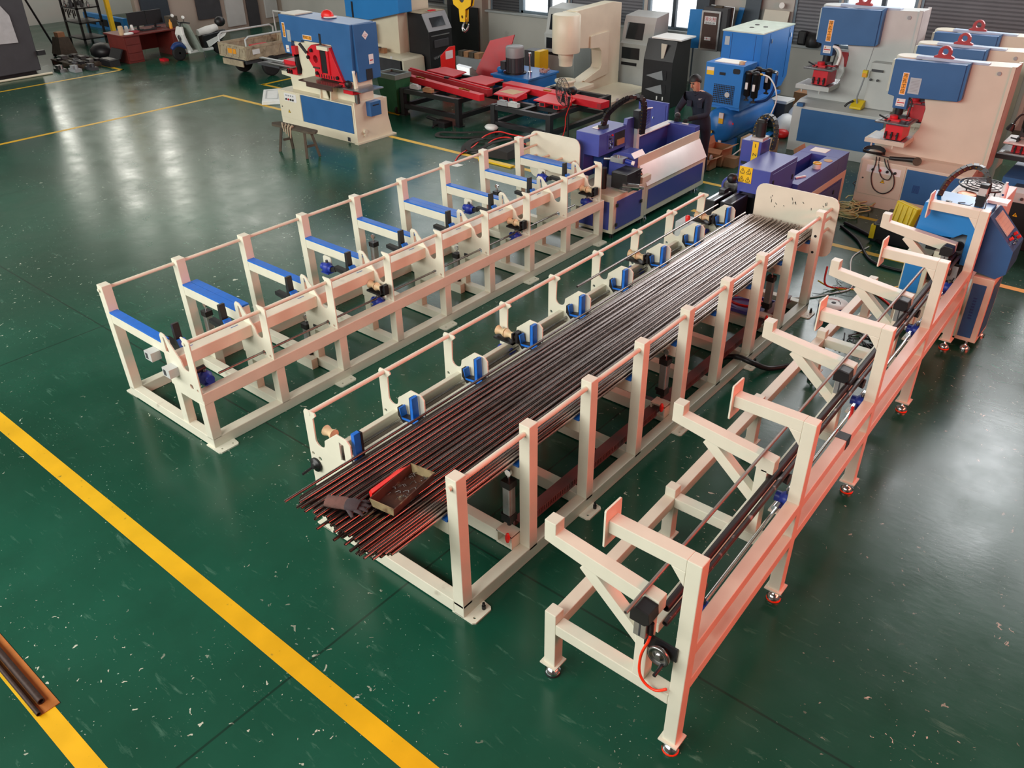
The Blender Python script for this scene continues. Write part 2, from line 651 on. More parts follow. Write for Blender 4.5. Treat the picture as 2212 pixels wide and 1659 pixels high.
FLOORM = floor_material()
X0, X1, Y0, Y1W, ZC = -34.0, 7.0, -6.0, 19.75, 11.0
fl = struct('floor', MB().box(X0, Y0, -0.2, X1, Y1W, 0.0), FLOORM)
# yellow walkway lines, thin coats of worn paint
LINE = mat('worn_yellow_floor_paint', '#d9a90f', 0.42, var=0.10, scale=3, bump=0.1, dirt=('#3d5a33', 14.0, 0.67))
for x0, y0, x1, y1 in ((-34, 1.86, 7, 2.01), (-6.9, 0.575, 7, 0.705), (-18.95, 11.53, -15.3, 11.64), (-12.9, 11.53, -10.3, 11.64), (-10.2, 11.53, -7.3, 11.64),
                       (-5.85, 11.53, -4.9, 11.64), (-4.15, 11.53, -2.4, 11.64), (-1.6, 11.53, 7, 11.64), (-19.1, 12.88, -14, 12.98), (-7, 12.88, -4.9, 12.98),
                       (-4.2, 12.88, -2, 12.98), (-18.95, 0.72, -18.84, 11.53), (-23.92, 4, -23.82, 11.7), (-25.5, 11.59, -23.82, 11.7), (-19.15, 12.88, -19.05, 16)):
    MB().box(x0, y0, 0.0, x1, y1, 0.0015).build('floor_line', LINE, fl)

PLASTER = mat('off_white_plaster', '#b3b1aa', 0.85, var=0.06, scale=1.2, bump=0.1, dirt=('#8d8a82', 1.4, 0.66))
PLASTER2 = mat('beige_wall_panel', '#a89c90', 0.7, var=0.06, scale=1.0)
WALLP = mat('pale_wall', '#c9c8c2', 0.85, var=0.05, scale=0.8)
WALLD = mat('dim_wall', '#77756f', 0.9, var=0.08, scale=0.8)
SHUT = mat('grey_roller_shutter', '#6d7076', 0.5, 0.2, var=0.06, scale=3)
SHUTD = mat('dark_roller_shutter', '#45474b', 0.5, 0.2, var=0.06, scale=3)
FRAMEG = mat('window_frame_grey', '#6f7f8a', 0.45, 0.3, var=0.05)
FRAMED = mat('window_frame_dark', '#3b444d', 0.45, 0.3, var=0.05)
GLASS = mat('window_glass', '#eef4f6', 0.05, var=0.01, alpha=0.12)
SILL = mat('stone_sill', '#9ba0a0', 0.6, var=0.08, scale=5)

YW = 19.75
SZ, HZ = 1.18, 3.0
# back wall: dado, piers between the openings, upper wall
openings = [(-25.6, -23.1), (-21.6, -19.0), (-17.15, -14.35), (-14.3, -11.95), (-11.85, -10.35), (-8.0, -6.95), (-6.9, -5.35), (-5.3, 2.5)]
mb = MB().box(X0, YW, 0, X1, YW + 0.25, SZ).box(X0, YW, HZ, X1, YW + 0.25, ZC)
xs = [X0] + [v for o in openings for v in o] + [X1]
for a, b_ in zip(xs[0::2], xs[1::2]):
    mb.box(a, YW, SZ, b_, YW + 0.25, HZ)
wall_back = struct('wall_back', mb, PLASTER)
MB().box(-26, YW - 0.16, SZ - 0.05, 2.6, YW + 0.03, SZ).build('sill', SILL, wall_back)
struct('wall_left', MB().box(X0 - 0.25, Y0, 0, X0, YW, ZC), WALLP)
struct('wall_right', MB().box(X1, Y0, 0, X1 + 0.25, YW, ZC), WALLD)
struct('wall_front', MB().box(X0, Y0 - 0.25, 0, X1, Y0, ZC), WALLD)
struct('ceiling', MB().box(X0, Y0, ZC, X1, YW, ZC + 0.2), WALLD)
# columns of the hall on the back wall
for x, m_ in ((-22.5, PLASTER2), (-18.45, DARK), (-17.4, PLASTER2), (-10.15, FRAMED)):
    c = MB().box(x - 0.17, YW - 0.28, 0, x + 0.17, YW - 0.002, HZ + 1).build('column', m_, wall_back)


def window(n, x0, x1, mull):
    w = struct('window_%d' % n, MB().box(x0, YW + 0.02, SZ, x1, YW + 0.12, SZ + 0.06).box(x0, YW + 0.02, HZ - 0.06, x1, YW + 0.12, HZ)
               .box(x0, YW + 0.02, SZ, x0 + 0.07, YW + 0.12, HZ).box(x1 - 0.07, YW + 0.02, SZ, x1, YW + 0.12, HZ), FRAMEG)
    MB().box(mull - 0.045, YW + 0.01, SZ + 0.06, mull + 0.045, YW + 0.11, HZ - 0.06).build('mullion', FRAMED, w)
    for a, b_ in ((x0 + 0.07, mull - 0.045), (mull + 0.045, x1 - 0.07)):
        MB().box(a, YW + 0.06, SZ + 0.06, b_, YW + 0.066, HZ - 0.06).build('pane', GLASS, w)
    return w


def shutter(n, x0, x1, m_, z1=2.75, z0=SZ):
    d = struct('door_%d' % n, MB().box(x0, YW + 0.03, z0, x0 + 0.06, YW + 0.15, HZ).box(x1 - 0.06, YW + 0.03, z0, x1, YW + 0.15, HZ), FRAMEG)
    first = None
    k = int((HZ - z0) / 0.075)
    for i in range(k):
        z = z0 + i * 0.075
        if first is None:
            first = MB().plate([(YW + 0.07, z), (YW + 0.055, z + 0.037), (YW + 0.07, z + 0.0745), (YW + 0.09, z + 0.0745), (YW + 0.09, z)], x0 + 0.06, x1 - 0.06, 'x').build('slat', m_, d)
        else:
            inst(first, 0, 0, i * 0.075)
    return d


shutter(1, -25.6, -23.1, SHUTD)
shutter(2, -21.6, -19.0, SHUTD)
# window with one shuttered half
window(1, -16.0, -14.35, -15.0)
shutter(3, -17.15, -16.02, SHUTD)
shutter(4, -14.3, -11.95, SHUT)
window(2, -11.85, -10.35, -11.08)
shutter(5, -8.0, -6.95, SHUT)
window(3, -6.9, -5.35, -6.05)
shutter(6, -5.3, 2.5, SHUT)
# partition of the left bay
part = struct('wall_partition', MB().box(-27.4, 14.2, 0, -27.2, YW, 2.4), PLASTER2)
for y0, y1, z0, z1, m_ in ((16.3, 17.2, 0.45, 1.9, DARK), (17.4, 18.1, 0.1, 1.6, LGREY), (18.25, 18.7, 0.0, 2.2, DARK), (19.0, 19.5, 0.2, 2.0, LGREY), (14.35, 15.3, 0.5, 1.9, FRAMED)):
    MB().box(-27.2, y0, z0, -27.12, y1, z1).build('wall_board', m_, part)
MB().box(-27.45, 13.35, 0, -27.33, 13.47, 4).build('post', YELLOW, part, 'yellow steel post')

# ================================================================== loading rack, left (empty)
def gearmotor(parent, x, y, z, s=1.0):
    """blue worm gearbox with a flange and shaft"""
    g = MB().lathe([(0.05 * s, -0.05 * s), (0.062 * s, -0.04 * s), (0.062 * s, 0.03 * s), (0.045 * s, 0.045 * s), (0.03 * s, 0.06 * s)], (x, y, z), (0, 0, 1), 10)
    g.cyl((x - 0.085 * s, y, z), (x + 0.085 * s, y, z), 0.042 * s, 10).box(x - 0.06 * s, y - 0.05 * s, z - 0.06 * s, x + 0.06 * s, y + 0.05 * s, z - 0.045 * s)
    o = g.build('gearbox', MOTORB, parent)
    MB().cyl((x, y, z + 0.05 * s), (x, y, z + 0.09 * s), 0.016 * s, 8).build('shaft', STEEL, o)
    return o


def vroller(parent, x, y, z, d=1):
    """waisted nylon guide rollers in a black bracket on a blue gearbox"""
    r = MB()
    for sx in (-0.055, 0.055):  # two waisted halves
        r.lathe([(0.048, -0.05), (0.03, -0.01), (0.03, 0.01), (0.048, 0.05)], (x + sx, y, z), (1, 0, 0), 12)
    o = r.build('guide_roller', CREAMPL, parent)
    MB().box(x - 0.12, y - 0.05, z - 0.075, x + 0.12, y + 0.05, z - 0.055).box(x + 0.105, y - 0.05, z - 0.075, x + 0.12, y + 0.05, z + 0.05) \
        .cyl((x + 0.1, y, z), (x + 0.16, y, z), 0.03, 10).box(x + 0.135, y - 0.03, z - 0.05, x + 0.165, y + 0.03, z + 0.06).build('roller_bracket', BLACK, o)
    gearmotor(parent, x, y, z - 0.19, 1.0)
    return o


def cylinder_unit(parent, x, y, z0, z1, r=0.045):
    """pneumatic cylinder: aluminium barrel, black end caps, rod eye"""
    h = z1 - z0
    o = MB().box(x - r * 0.86, y - r * 0.86, z0 + 0.06, x + r * 0.86, y + r * 0.86, z1 - 0.05).build('air_cylinder', ALU, parent, bev=0.012)
    MB().box(x - r, y - r, z0, x + r, y + r, z0 + 0.07).cyl((x, y, z0), (x, y, z0 - 0.05), 0.02, 8).build('end_cap', BLACK, o)
    MB().box(x - r, y - r, z1 - 0.06, x + r, y + r, z1).build('end_cap', BLACK, o)
    MB().cyl((x - r * 0.9, y, z0 + 0.03), (x - r * 1.7, y, z0 + 0.03), 0.018, 8).build('air_port', BLACK, o)
    MB().cyl((x, y, z1), (x, y, z1 + 0.05), 0.012, 8).cyl((x, y - 0.012, z1 + 0.07), (x, y + 0.012, z1 + 0.07), 0.03, 10).build('rod_eye', CHROME, o)
    return o


S1, Y1 = 0.8134, 3.04
rk = thing('bar_loading_rack', 'empty cream bar loading rack with blue padded arms, leftmost of the three frames', 'rack', (-7.81, Y1, 0))
XL, XF = -7.86, -6.28
K = [Y1 + S1 * k for k in range(9)]
yE = K[8] + 0.1
# long members
MB().box(XF - 0.11, Y1, 0.0, XF, yE, 0.115).build('base_beam', CREAM, rk, bev=0.006)
MB().box(XL + 0.03, Y1, 0.0, XL + 0.13, yE, 0.115).build('base_beam', CREAM, rk, bev=0.006)
MB().box(XF - 0.11, Y1 + 0.002, 0.50, XF + 0.002, yE, 0.625).build('front_beam', CREAM, rk, bev=0.006)
MB().box(-6.71, Y1 + 0.02, 0.80, -6.57, yE, 0.925).build('lifting_beam', CREAM, rk, bev=0.006)
MB().cyl((-7.845, Y1 - 0.012, 1.228), (-7.845, 10.05, 1.228), 0.019, 12).build('rail', CREAM, rk)
MB().cyl((-6.375, Y1 - 0.012, 1.135), (-6.375, yE, 1.135), 0.019, 12).build('rail', CREAM, rk)
MB().cyl((-6.45, Y1 + 0.3, 0.655), (-6.45, yE - 0.5, 0.655), 0.012, 8).build('drive_shaft', STEEL, rk)
# repeated frames
y = Y1
post = MB().hexa([(XL + 0.03, y, 0.1), (XL + 0.13, y, 0.1), (XL + 0.13, y + 0.1, 0.1), (XL + 0.03, y + 0.1, 0.1)],
                 [(XL - 0.02, y, 1.28), (XL + 0.085, y, 1.28), (XL + 0.085, y + 0.1, 1.28), (XL - 0.02, y + 0.1, 1.28)]).build('post', CREAM, rk, bev=0.005)
arm = MB().box(XL + 0.1, y, 0.885, -6.80, y + 0.08, 0.995).build('arm', CREAM, rk, bev=0.005)
pad = MB().box(XL + 0.1, y - 0.004, 0.995, -6.81, y + 0.084, 1.012).build('arm_pad', PADB, rk)
arm2 = MB().box(XL + 0.1, y + 0.09, 0.885, -6.82, y + 0.17, 0.995).build('arm', CREAM, rk, bev=0.005)
pad2 = MB().box(XL + 0.1, y + 0.088, 0.995, -6.83, y + 0.172, 1.012).build('arm_pad', PADB, rk)
out = [(-6.81, 0.55), (-6.81, 1.08), (-6.785, 1.112), (-6.73, 1.108), (-6.70, 1.085), (-6.52, 0.90)] + circ(-6.452, 0.87, 0.055, 8, PI + 0.6, 2 * PI) + \
      [(-6.397, 0.92), (-6.397, 1.15), (-6.42, 1.175), (-6.42, 1.19), (-6.31, 1.19), (-6.285, 1.165), (XF, 0.66), (XF, 0.55)]
hl = [[(-6.755, 0.92), (-6.695, 0.92), (-6.735, 1.075), (-6.755, 1.075)], circ(-6.43, 0.655, 0.028), circ(-6.335, 0.645, 0.016, 10)]
plate = MB().plate(out, y - 0.002, y + 0.012, 'y', hl).build('guide_plate', CREAM, rk, bev=0.003)
mid = MB().box(-6.81, y + 0.012, 0.1, -6.71, y + 0.1, 0.56).build('post', CREAM, rk, bev=0.005)
fr = MB().box(XF - 0.1, y, 0.1, XF, y + 0.1, 0.51).build('post', CREAM, rk, bev=0.005)
cb = MB().box(XL + 0.12, y, 0.01, XF - 0.1, y + 0.09, 0.115).build('cross_beam', CREAM, rk, bev=0.005)
cb2 = MB().box(-6.72, y + 0.012, 0.47, XF - 0.1, y + 0.09, 0.56).build('cross_beam', CREAM, rk, bev=0.005)
yf = y - 0.14
fork = MB().plate([(-7.08, 0.885), (-7.08, 0.845), (-6.88, 0.825), (-6.86, 0.80), (-6.67, 0.785), (-6.635, 0.83), (-6.655, 0.905), (-6.70, 0.90), (-6.745, 0.86), (-6.79, 0.96), (-6.815, 0.95), (-6.81, 0.90), (-6.82, 1.12), (-6.855, 1.115), (-6.86, 0.875)],
                  yf - 0.02, yf + 0.045).build('stop_fork', BLACK, rk)
MB().plate([(-6.80, 0.965), (-6.775, 0.965), (-6.725, 0.88), (-6.665, 0.93), (-6.655, 0.905), (-6.735, 0.845)], yf - 0.03, yf + 0.05).build('fork_lining', PADB, fork)
fork.location = (0, 0.31, 0)
foot = MB().plate([(XF - 0.12, y - 0.02), (XF + 0.09, y - 0.02), (XF + 0.11, y), (XF + 0.11, y + 0.18), (XF + 0.09, y + 0.2), (XF, y + 0.21), (XF - 0.12, y + 0.21)],
                  0.0, 0.014, 'z', [circ(XF + 0.06, y + 0.04, 0.012, 8), circ(XF + 0.06, y + 0.16, 0.012, 8)]).build('foot_plate', CREAM, rk)
MB().box(XL - 0.08, y - 0.0, 0.0, XL + 0.05, y + 0.12, 0.014).build('foot_plate', CREAM, rk)
for k in range(1, 9):
    for q in (post, arm, pad, plate, mid, fr, cb, cb2):
        inst(q, 0, S1 * k)
    tree(fork, 0, S1 * k - 0.31)
    if k in (2, 4, 6, 8):
        inst(foot, 0, S1 * k - 0.12)
for k in (1, 4, 7):
    inst(arm2, 0, S1 * k) if k > 1 else setattr(arm2, 'location', (0, S1, 0))
    inst(pad2, 0, S1 * k) if k > 1 else setattr(pad2, 'location', (0, S1, 0))
    cylinder_unit(rk, -7.66, K[k] + 0.14, 0.24, 0.68)
    MB().box(-7.72, K[k] + 0.09, 0.0, -7.60, K[k] + 0.19, 0.19).build('cylinder_bracket', CREAM, rk)
for k in (2, 5):
    cylinder_unit(rk, -6.86, K[k] + 0.02, 0.12, 0.50)
    MB().box(-7.0, K[k] - 0.09, 0.0, -6.72, K[k] - 0.01, 0.12).build('cylinder_bracket', CREAM, rk)
    MB().cyl((-6.72, K[k] + 0.05, 0.52), (-6.66, K[k] + 0.05, 0.52), 0.045, 12).build('coupling', BLACK, rk)
for k in (3, 6, 8):
    vroller(rk, -6.46, K[k] - 0.08, 0.79)
    gearmotor(rk, -7.22, K[k] - 0.14, 0.83)
    MB().plate(rrect(-7.36, 0.76, -7.22, 0.93, 0.03), K[k] - 0.08, K[k] - 0.07).build('motor_plate', CREAM, rk)
    MB().beam((-7.14, K[k] - 0.14, 0.83), (-7.06, K[k] - 0.14, 0.85), 0.05, 0.05).build('motor_shaft_housing', BLACK, rk)
gearmotor(rk, -6.40, Y1 + 0.14, 0.71)
MB().cyl((-6.42, Y1 + 0.06, 0.80), (-6.42, Y1 + 0.16, 0.80), 0.03, 10).build('shaft_end', BLACK, rk)
for x0, z0 in ((-7.0, 0.80), (-6.72, 0.72)):
    MB().box(x0, Y1 - 0.1, z0, x0 + 0.12, Y1 - 0.002, z0 + 0.09).build('limit_switch_box', LGREY, rk)
    MB().box(x0 - 0.003, Y1 - 0.08, z0 + 0.015, x0, Y1 - 0.03, z0 + 0.075).box(x0 + 0.02, Y1 - 0.103, z0 + 0.015, x0 + 0.06, Y1 - 0.1, z0 + 0.075).build('switch_cover', DARK, rk)
# end stop plate on stub rails
MB().plate(rrect(-7.97, 0.55, -7.02, 1.27, 0.12), 10.05, 10.065).build('end_stop_plate', CREAM, rk)
for z in (1.06, 0.90):
    MB().cyl((-7.845, K[8] + 0.05, z), (-7.845, 10.05, z), 0.019, 10).build('stub_rail', CREAM, rk)
for x in (-7.6, -7.35, -7.1):
    MB().cyl((x, K[8] + 0.05, 0.94), (x, 10.05, 0.94), 0.019, 10).build('stub_rail', CREAM, rk)

# ================================================================== loading rack, middle (full of tubes)
S2, Y2 = 0.78, 2.986
r2 = thing('bar_loading_rack', 'cream bar loading rack heaped with dark steel tubes, between the two other frames', 'rack', (-3.8, Y2, 0))
XA, XB = -4.60, -2.99
K2 = [Y2 + S2 * k for k in range(9)]
yE = K2[8] + 0.1
MB().box(XB - 0.1, Y2, 0, XB, yE, 0.13).build('base_beam', CREAM, r2, bev=0.006)
MB().box(XA, Y2, 0, XA + 0.1, yE, 0.13).build('base_beam', CREAM, r2, bev=0.006)
MB().cyl((-3.04, Y2 - 0.03, 1.235), (-3.04, K2[8] + 0.36, 1.235), 0.021, 12).build('rail', CREAM, r2)
MB().cyl((-4.533, Y2 - 0.005, 1.196), (-4.533, yE - 0.08, 1.196), 0.019, 12).build('rail', CREAM, r2)
MB().box(-4.45, Y2 + 0.02, 0.72, -4.40, yE, 0.86).build('side_beam', CREAM, r2, bev=0.005)
MB().box(-4.22, Y2 + 0.02, 0.74, -4.08, yE, 0.875).build('lifting_beam', CREAM, r2, bev=0.005)
MB().box(-4.40, Y2 + 0.02, 0.735, -4.22, yE, 0.75).build('trough_sheet', mat('brown_grey_paint', '#8b8078', 0.45), r2)
MB().cyl((-4.36, Y2 + 0.1, 0.80), (-4.36, yE - 0.6, 0.80), 0.013, 8).build('drive_shaft', STEEL, r2)
y = Y2
post = MB().box(XB - 0.1, y, 0.1, XB, y + 0.1, 1.305).build('post', CREAM, r2, bev=0.005)
cb = MB().box(XA + 0.1, y, 0.01, XB - 0.1, y + 0.1, 0.13).build('cross_beam', CREAM, r2, bev=0.005)
arm = MB().box(-4.07, y, 0.78, XB - 0.1, y + 0.08, 0.895).build('arm', CREAM, r2, bev=0.005)
pad = MB().box(-4.10, y - 0.004, 0.895, XB - 0.105, y + 0.084, 0.912).build('arm_pad', PADB, r2)
lp = MB().box(XA, y + 0.012, 0.1, XA + 0.1, y + 0.1, 0.62).build('post', CREAM, r2, bev=0.005)
lp2 = MB().box(-4.18, y + 0.012, 0.1, -4.08, y + 0.1, 0.62).build('post', CREAM, r2, bev=0.005)
out = [(XA, 0.40), (XA, 1.19), (-4.585, 1.215), (-4.465, 1.215), (-4.455, 1.195), (-4.495, 1.155), (-4.50, 1.0)] + circ(-4.445, 0.965, 0.055, 8, PI, 2 * PI - 0.15) + \
      [(-4.385, 1.0), (-4.23, 1.13), (-4.11, 1.125), (-4.075, 1.09), (-4.075, 0.40)]
plate = MB().plate(out, y - 0.002, y + 0.012, 'y', [[(-4.205, 0.90), (-4.155, 0.90), (-4.155, 1.06), (-4.205, 1.07)], circ(-4.56, 0.80, 0.016, 10), circ(-4.48, 0.78, 0.02, 10)]).build('guide_plate', CREAM, r2, bev=0.003)
yf = y - 0.06
fork = MB().plate([(-4.31, 0.98), (-4.31, 0.90), (-4.25, 0.84), (-4.07, 0.80), (-4.05, 0.95), (-4.08, 0.96), (-4.09, 0.905), (-4.13, 0.925), (-4.13, 1.13), (-4.16, 1.13), (-4.16, 0.925), (-4.27, 0.90), (-4.28, 0.98)],
                  yf - 0.025, yf + 0.03).build('stop_fork', BLACK, r2)
MB().plate([(-4.29, 0.985), (-4.275, 0.985), (-4.265, 0.90), (-4.15, 0.915), (-4.148, 1.135), (-4.122, 1.135), (-4.12, 0.925), (-4.07, 0.955), (-4.06, 0.95), (-4.075, 0.90), (-4.26, 0.885)], yf - 0.03, yf + 0.036).build('fork_lining', PADB, fork)
foot = MB().plate([(XB - 0.12, y), (XB + 0.08, y), (XB + 0.1, y + 0.02), (XB + 0.1, y + 0.19), (XB + 0.08, y + 0.21), (XB, y + 0.22), (XB - 0.12, y + 0.22)],
                  0.0, 0.014, 'z', [circ(XB + 0.06, y + 0.05, 0.012, 8)]).build('foot_plate', CREAM, r2)
MB().cyl((XB + 0.055, y + 0.16, 0.014), (XB + 0.055, y + 0.16, 0.05), 0.016, 8).cyl((XB + 0.055, y + 0.16, 0.05), (XB + 0.055, y + 0.16, 0.075), 0.011, 8).build('anchor_bolt', BLACK, foot)
MB().plate([(XA - 0.08, y), (XA + 0.12, y), (XA + 0.12, y + 0.2), (XA - 0.08, y + 0.2)], 0, 0.014, 'z').build('foot_plate', CREAM, r2)
fork.location = (0, S2, 0)
for k in range(1, 9):
    for q in (post, cb, arm, pad, lp, lp2, plate):
        inst(q, 0, S2 * k)
    if k > 1:
        tree(fork, 0, S2 * (k - 1))
    if k in (2, 4, 6, 8):
        tree(foot, 0, S2 * k - 0.1)
# first upright stop finger, round roller and crank of the first plate
MB().box(-4.115, Y2 + 0.05, 0.90, -4.08, Y2 + 0.11, 1.16).build('stop_finger', PADB, r2)
MB().box(-4.115, Y2 + 0.11, 0.86, -4.075, Y2 + 0.13, 1.15).build('finger_backing', BLACK, r2)
MB().lathe([(0.045, -0.05), (0.03, 0), (0.045, 0.05)], (-4.44, Y2 + 0.1, 1.0), (1, 0, 0.0), 12).build('guide_roller', CREAMPL, r2)
cr = MB().lathe([(0.058, 0), (0.062, 0.008), (0.062, 0.022), (0.03, 0.028), (0.022, 0.05)], (-4.53, Y2 - 0.003, 0.71), (0, -1, 0), 18).build('crank_wheel', BLACK, r2)
MB().cyl((-4.55, Y2 - 0.02, 0.69), (-4.57, Y2 - 0.13, 0.66), 0.011, 8).build('crank_handle', BLACK, cr)
MB().lathe([(0.03, 0.0), (0.016, 0.02)], (-4.53, Y2 - 0.028, 0.71), (0, -1, 0), 12).build('hub', CHROME, cr)
for k in (3, 6, 8):
    vroller(r2, -4.46, K2[k] - 0.07, 0.945)
for k in (1, 4, 7):
    cylinder_unit(r2, -3.17, K2[k] - 0.03, 0.36, 0.76)
    MB().box(-3.25, K2[k] - 0.1, 0.13, -3.09, K2[k] + 0.02, 0.155).box(-3.25, K2[k] - 0.1, 0.155, -3.235, K2[k] + 0.02, 0.26).box(-3.105, K2[k] - 0.1, 0.155, -3.09, K2[k] + 0.02, 0.26) \
        .box(-3.25, K2[k] - 0.1, 0.25, -3.09, K2[k] + 0.02, 0.265).build('cylinder_bracket', CREAM, r2)
    MB().ball((-3.115, K2[k] - 0.12, 0.26), 0.03, 10, (0.7, 0.7, 1.8)).build('red_fitting', REDPL, r2, 'red air fitting')
# slotted cable duct along the right foot
dm = MB().box(-3.27, 3.9, 0.13, -3.25, 9.2, 0.2).box(-3.19, 3.9, 0.13, -3.17, 9.2, 0.15).box(-3.27, 3.9, 0.2, -3.17, 9.2, 0.207)
dm.build('cable_duct', DUCT, r2)
teeth = MB()
for i in range(int(5.3 / 0.025)):
    teeth.box(-3.182, 3.905 + i * 0.025, 0.15, -3.172, 3.92 + i * 0.025, 0.2)
teeth.build('duct_fingers', DUCT, r2)['kind'] = 'stuff'
MB().box(-3.95, K2[4] + 0.12, 0.0, -3.3, K2[4] + 0.2, 0.1).build('cable_duct', DUCT, r2)
# end stop plate with rounded corners, on three stub rails
ep = MB().plate(rrect(-4.0, 0.62, -2.95, 1.37, 0.11), 9.60, 9.615).build('end_stop_plate', CREAM, r2)
random.seed(11)
sc_ = MB()
for i in range(16):
    x, z = random.uniform(-3.85, -3.1), random.uniform(1.10, 1.26)
    a = random.uniform(0.7, 1.6)
    l = random.uniform(0.015, 0.05)
    sc_.beam((x, 9.599, z), (x - l * math.cos(a), 9.599, z + l * math.sin(a)), 0.007, 0.002, (0, 1, 0))
sc_.build('scrape_marks', BLACK, ep)
for z in (1.13, 0.99):
    MB().cyl((-3.04, K2[8] + 0.05, z), (-3.04, 9.60, z), 0.02, 10).build('stub_rail', CREAM, r2)
post8 = [o for o in r2.children if o.name.startswith('post')]
for z in (1.13, 0.93):
    MB().cyl((-3.04, K2[8] - 0.004, z - 0.12), (-3.04, K2[8] + 0.002, z - 0.12), 0.016, 10).build('bolt_hole_plug', BLACK, r2)

# tubes heaped on the arms: one thing each
random.seed(3)
TR = 0.0115
tube_me = MB().pipe((0, 0, 0), (0, 7.0, 0), TR, TR - 0.003, 8).mesh('steel_tube', (0, 0, 0), TUBE)
NT = 0
PITCHX = 0.0238
layers = [(-4.045, 39), (-4.045, 39), (-4.03, 38), (-4.00, 37), (-3.95, 34), (-3.92, 14)]
for li, (x0, n) in enumerate(layers):
    top = li == len(layers) - 1
    for i in range(n):
        x = x0 + (i * 0.052 if top else i * PITCHX + (0.0119 if li % 2 else 0))
        if x > -3.11:
            break
        z = 0.9127 + TR + li * 0.0206 + (0.003 if top else 0)
        y0 = 2.52 - 0.03 * li + 0.07 * random.random() - 0.06 * (x + 4.05) + (random.uniform(-0.09, 0.0) if random.random() < 0.25 else 0)
        o = bpy.data.objects.new('steel_tube', tube_me)
        COL.objects.link(o)
        o.location = (x, y0, z)
        o.rotation_euler = (0, 0, random.choice((0.0, 0.0012, -0.002, 0.0022)) if top else 0.0)
        tag(o, 'dark steel tube lying in the heap on the blue padded arms', 'tube', 'steel tubes heaped on the middle rack')
        NT += 1


def loose_tube(p, q, r, label, m=TUBE, n=10, name='steel_tube'):
    d = Vector(q) - Vector(p)
    o = bpy.data.objects.new(name, MB().pipe((0, 0, 0), tuple(d), r, r * 0.7, n).mesh(name, (0, 0, 0), m))
    COL.objects.link(o)
    o.location = p
    return tag(o, label, 'tube')


loose_tube((-4.058, 2.36, 0.985), (-4.06, 9.5, 0.985), 0.0115, 'single brown tube lying apart from the heap beside the blue stop forks')
loose_tube((-4.447, 6.40, 1.005), (-4.445, 9.5, 1.005), 0.013, 'thin grey tube resting in the guide rollers of the middle rack')

# worn tray with swarf, red lid behind it, glove
ty = thing('parts_tray', 'worn red-brown metal tray lying across the dark tubes', 'tray', (-3.40, 2.88, 1.065), rz=0.13, local=True)
w, l, h, t = 0.090, 0.215, 0.07, 0.004
for sx in (-1, 1):
    MB().hexa([(sx * w - t, -l, 0), (sx * w + t, -l, 0), (sx * w + t, l, 0), (sx * w - t, l, 0)],
              [(sx * (w + 0.015) - t, -l - 0.01, h), (sx * (w + 0.015) + t, -l - 0.01, h), (sx * (w + 0.015) + t, l + 0.01, h), (sx * (w + 0.015) - t, l + 0.01, h)]).build('long_side', TRAYR, ty)
for sy in (-1, 1):
    MB().hexa([(-w, sy * l - t, 0), (w, sy * l - t, 0), (w, sy * l + t, 0), (-w, sy * l + t, 0)],
              [(-w - 0.015, sy * (l + 0.01) - t, h), (w + 0.015, sy * (l + 0.01) - t, h), (w + 0.015, sy * (l + 0.01) + t, h), (-w - 0.015, sy * (l + 0.01) + t, h)]).build('end_side', TRAYW, ty)
MB().box(-w, -l, 0, w, l, 0.005).build('bottom', TRAYR, ty)
random.seed(5)
sw = MB()
for i in range(26):
    x, y = random.uniform(-0.07, 0.07), random.uniform(-0.1, 0.2)
    a = random.uniform(0, PI)
    pts = [(x + 0.03 * t_ * math.cos(a + t_), y + 0.03 * t_ * math.sin(a + t_), 0.012 + 0.008 * math.sin(3 * t_)) for t_ in (0, 0.5, 1.0, 1.5)]
    sw.sweep(pts, 0.0022, 4)
s_ = one('metal_swarf', MB(), BLACK, 'curly metal swarf in the worn tray', 'swarf', (0, 0, 0)) if False else None
o = bpy.data.objects.new('metal_swarf', sw.mesh('metal_swarf', (0, 0, 0), STEEL))
COL.objects.link(o)
o.location, o.rotation_euler = (-3.40, 2.88, 1.0705), (0, 0, 0.13)
tag(o, 'curls of shiny metal swarf lying in the worn tray', 'swarf', kind='stuff')
lid = MB().hexa([(-3.60, 2.74, 1.062), (-3.505, 2.68, 1.068), (-3.53, 3.08, 1.068), (-3.61, 3.02, 1.062)], [(-3.575, 2.74, 1.10), (-3.50, 2.69, 1.137), (-3.525, 3.07, 1.137), (-3.585, 3.01, 1.10)])
one('plastic_box_lid', lid, REDPL, 'bright red plastic piece beside the left edge of the worn tray', 'lid', (-3.55, 2.8, 1.062))
gl = thing('work_glove', 'dirty brown work glove lying on the tube ends beside the tray', 'glove', (-3.63, 2.54, 1.05), rz=0.45, local=True)
gl.scale = (1.25, 1.35, 0.9)
MB().sweep([(-0.10, 0, 0.032), (-0.06, 0, 0.03), (0.0, 0.005, 0.028), (0.03, 0.0, 0.026)], [0.036, 0.038, 0.04, 0.036], 10).build('cuff', GLOVE, gl)
MB().sweep([(0.02, 0.0, 0.028), (0.05, 0.0, 0.03), (0.09, 0.0, 0.024)], [0.038, 0.044, 0.036], 10).build('palm', GLOVE2, gl)
for i, (a, ll) in enumerate(((0.45, 0.05), (0.18, 0.065), (-0.08, 0.065), (-0.35, 0.055))):
    MB().sweep([(0.08, 0.03 - 0.02 * i, 0.02), (0.08 + ll * 0.6 * math.cos(a), 0.03 - 0.02 * i + ll * 0.6 * math.sin(a), 0.026), (0.08 + ll * math.cos(a), 0.03 - 0.02 * i + ll * math.sin(a), 0.01)], [0.013, 0.012, 0.008], 7).build('finger', GLOVE2, gl)
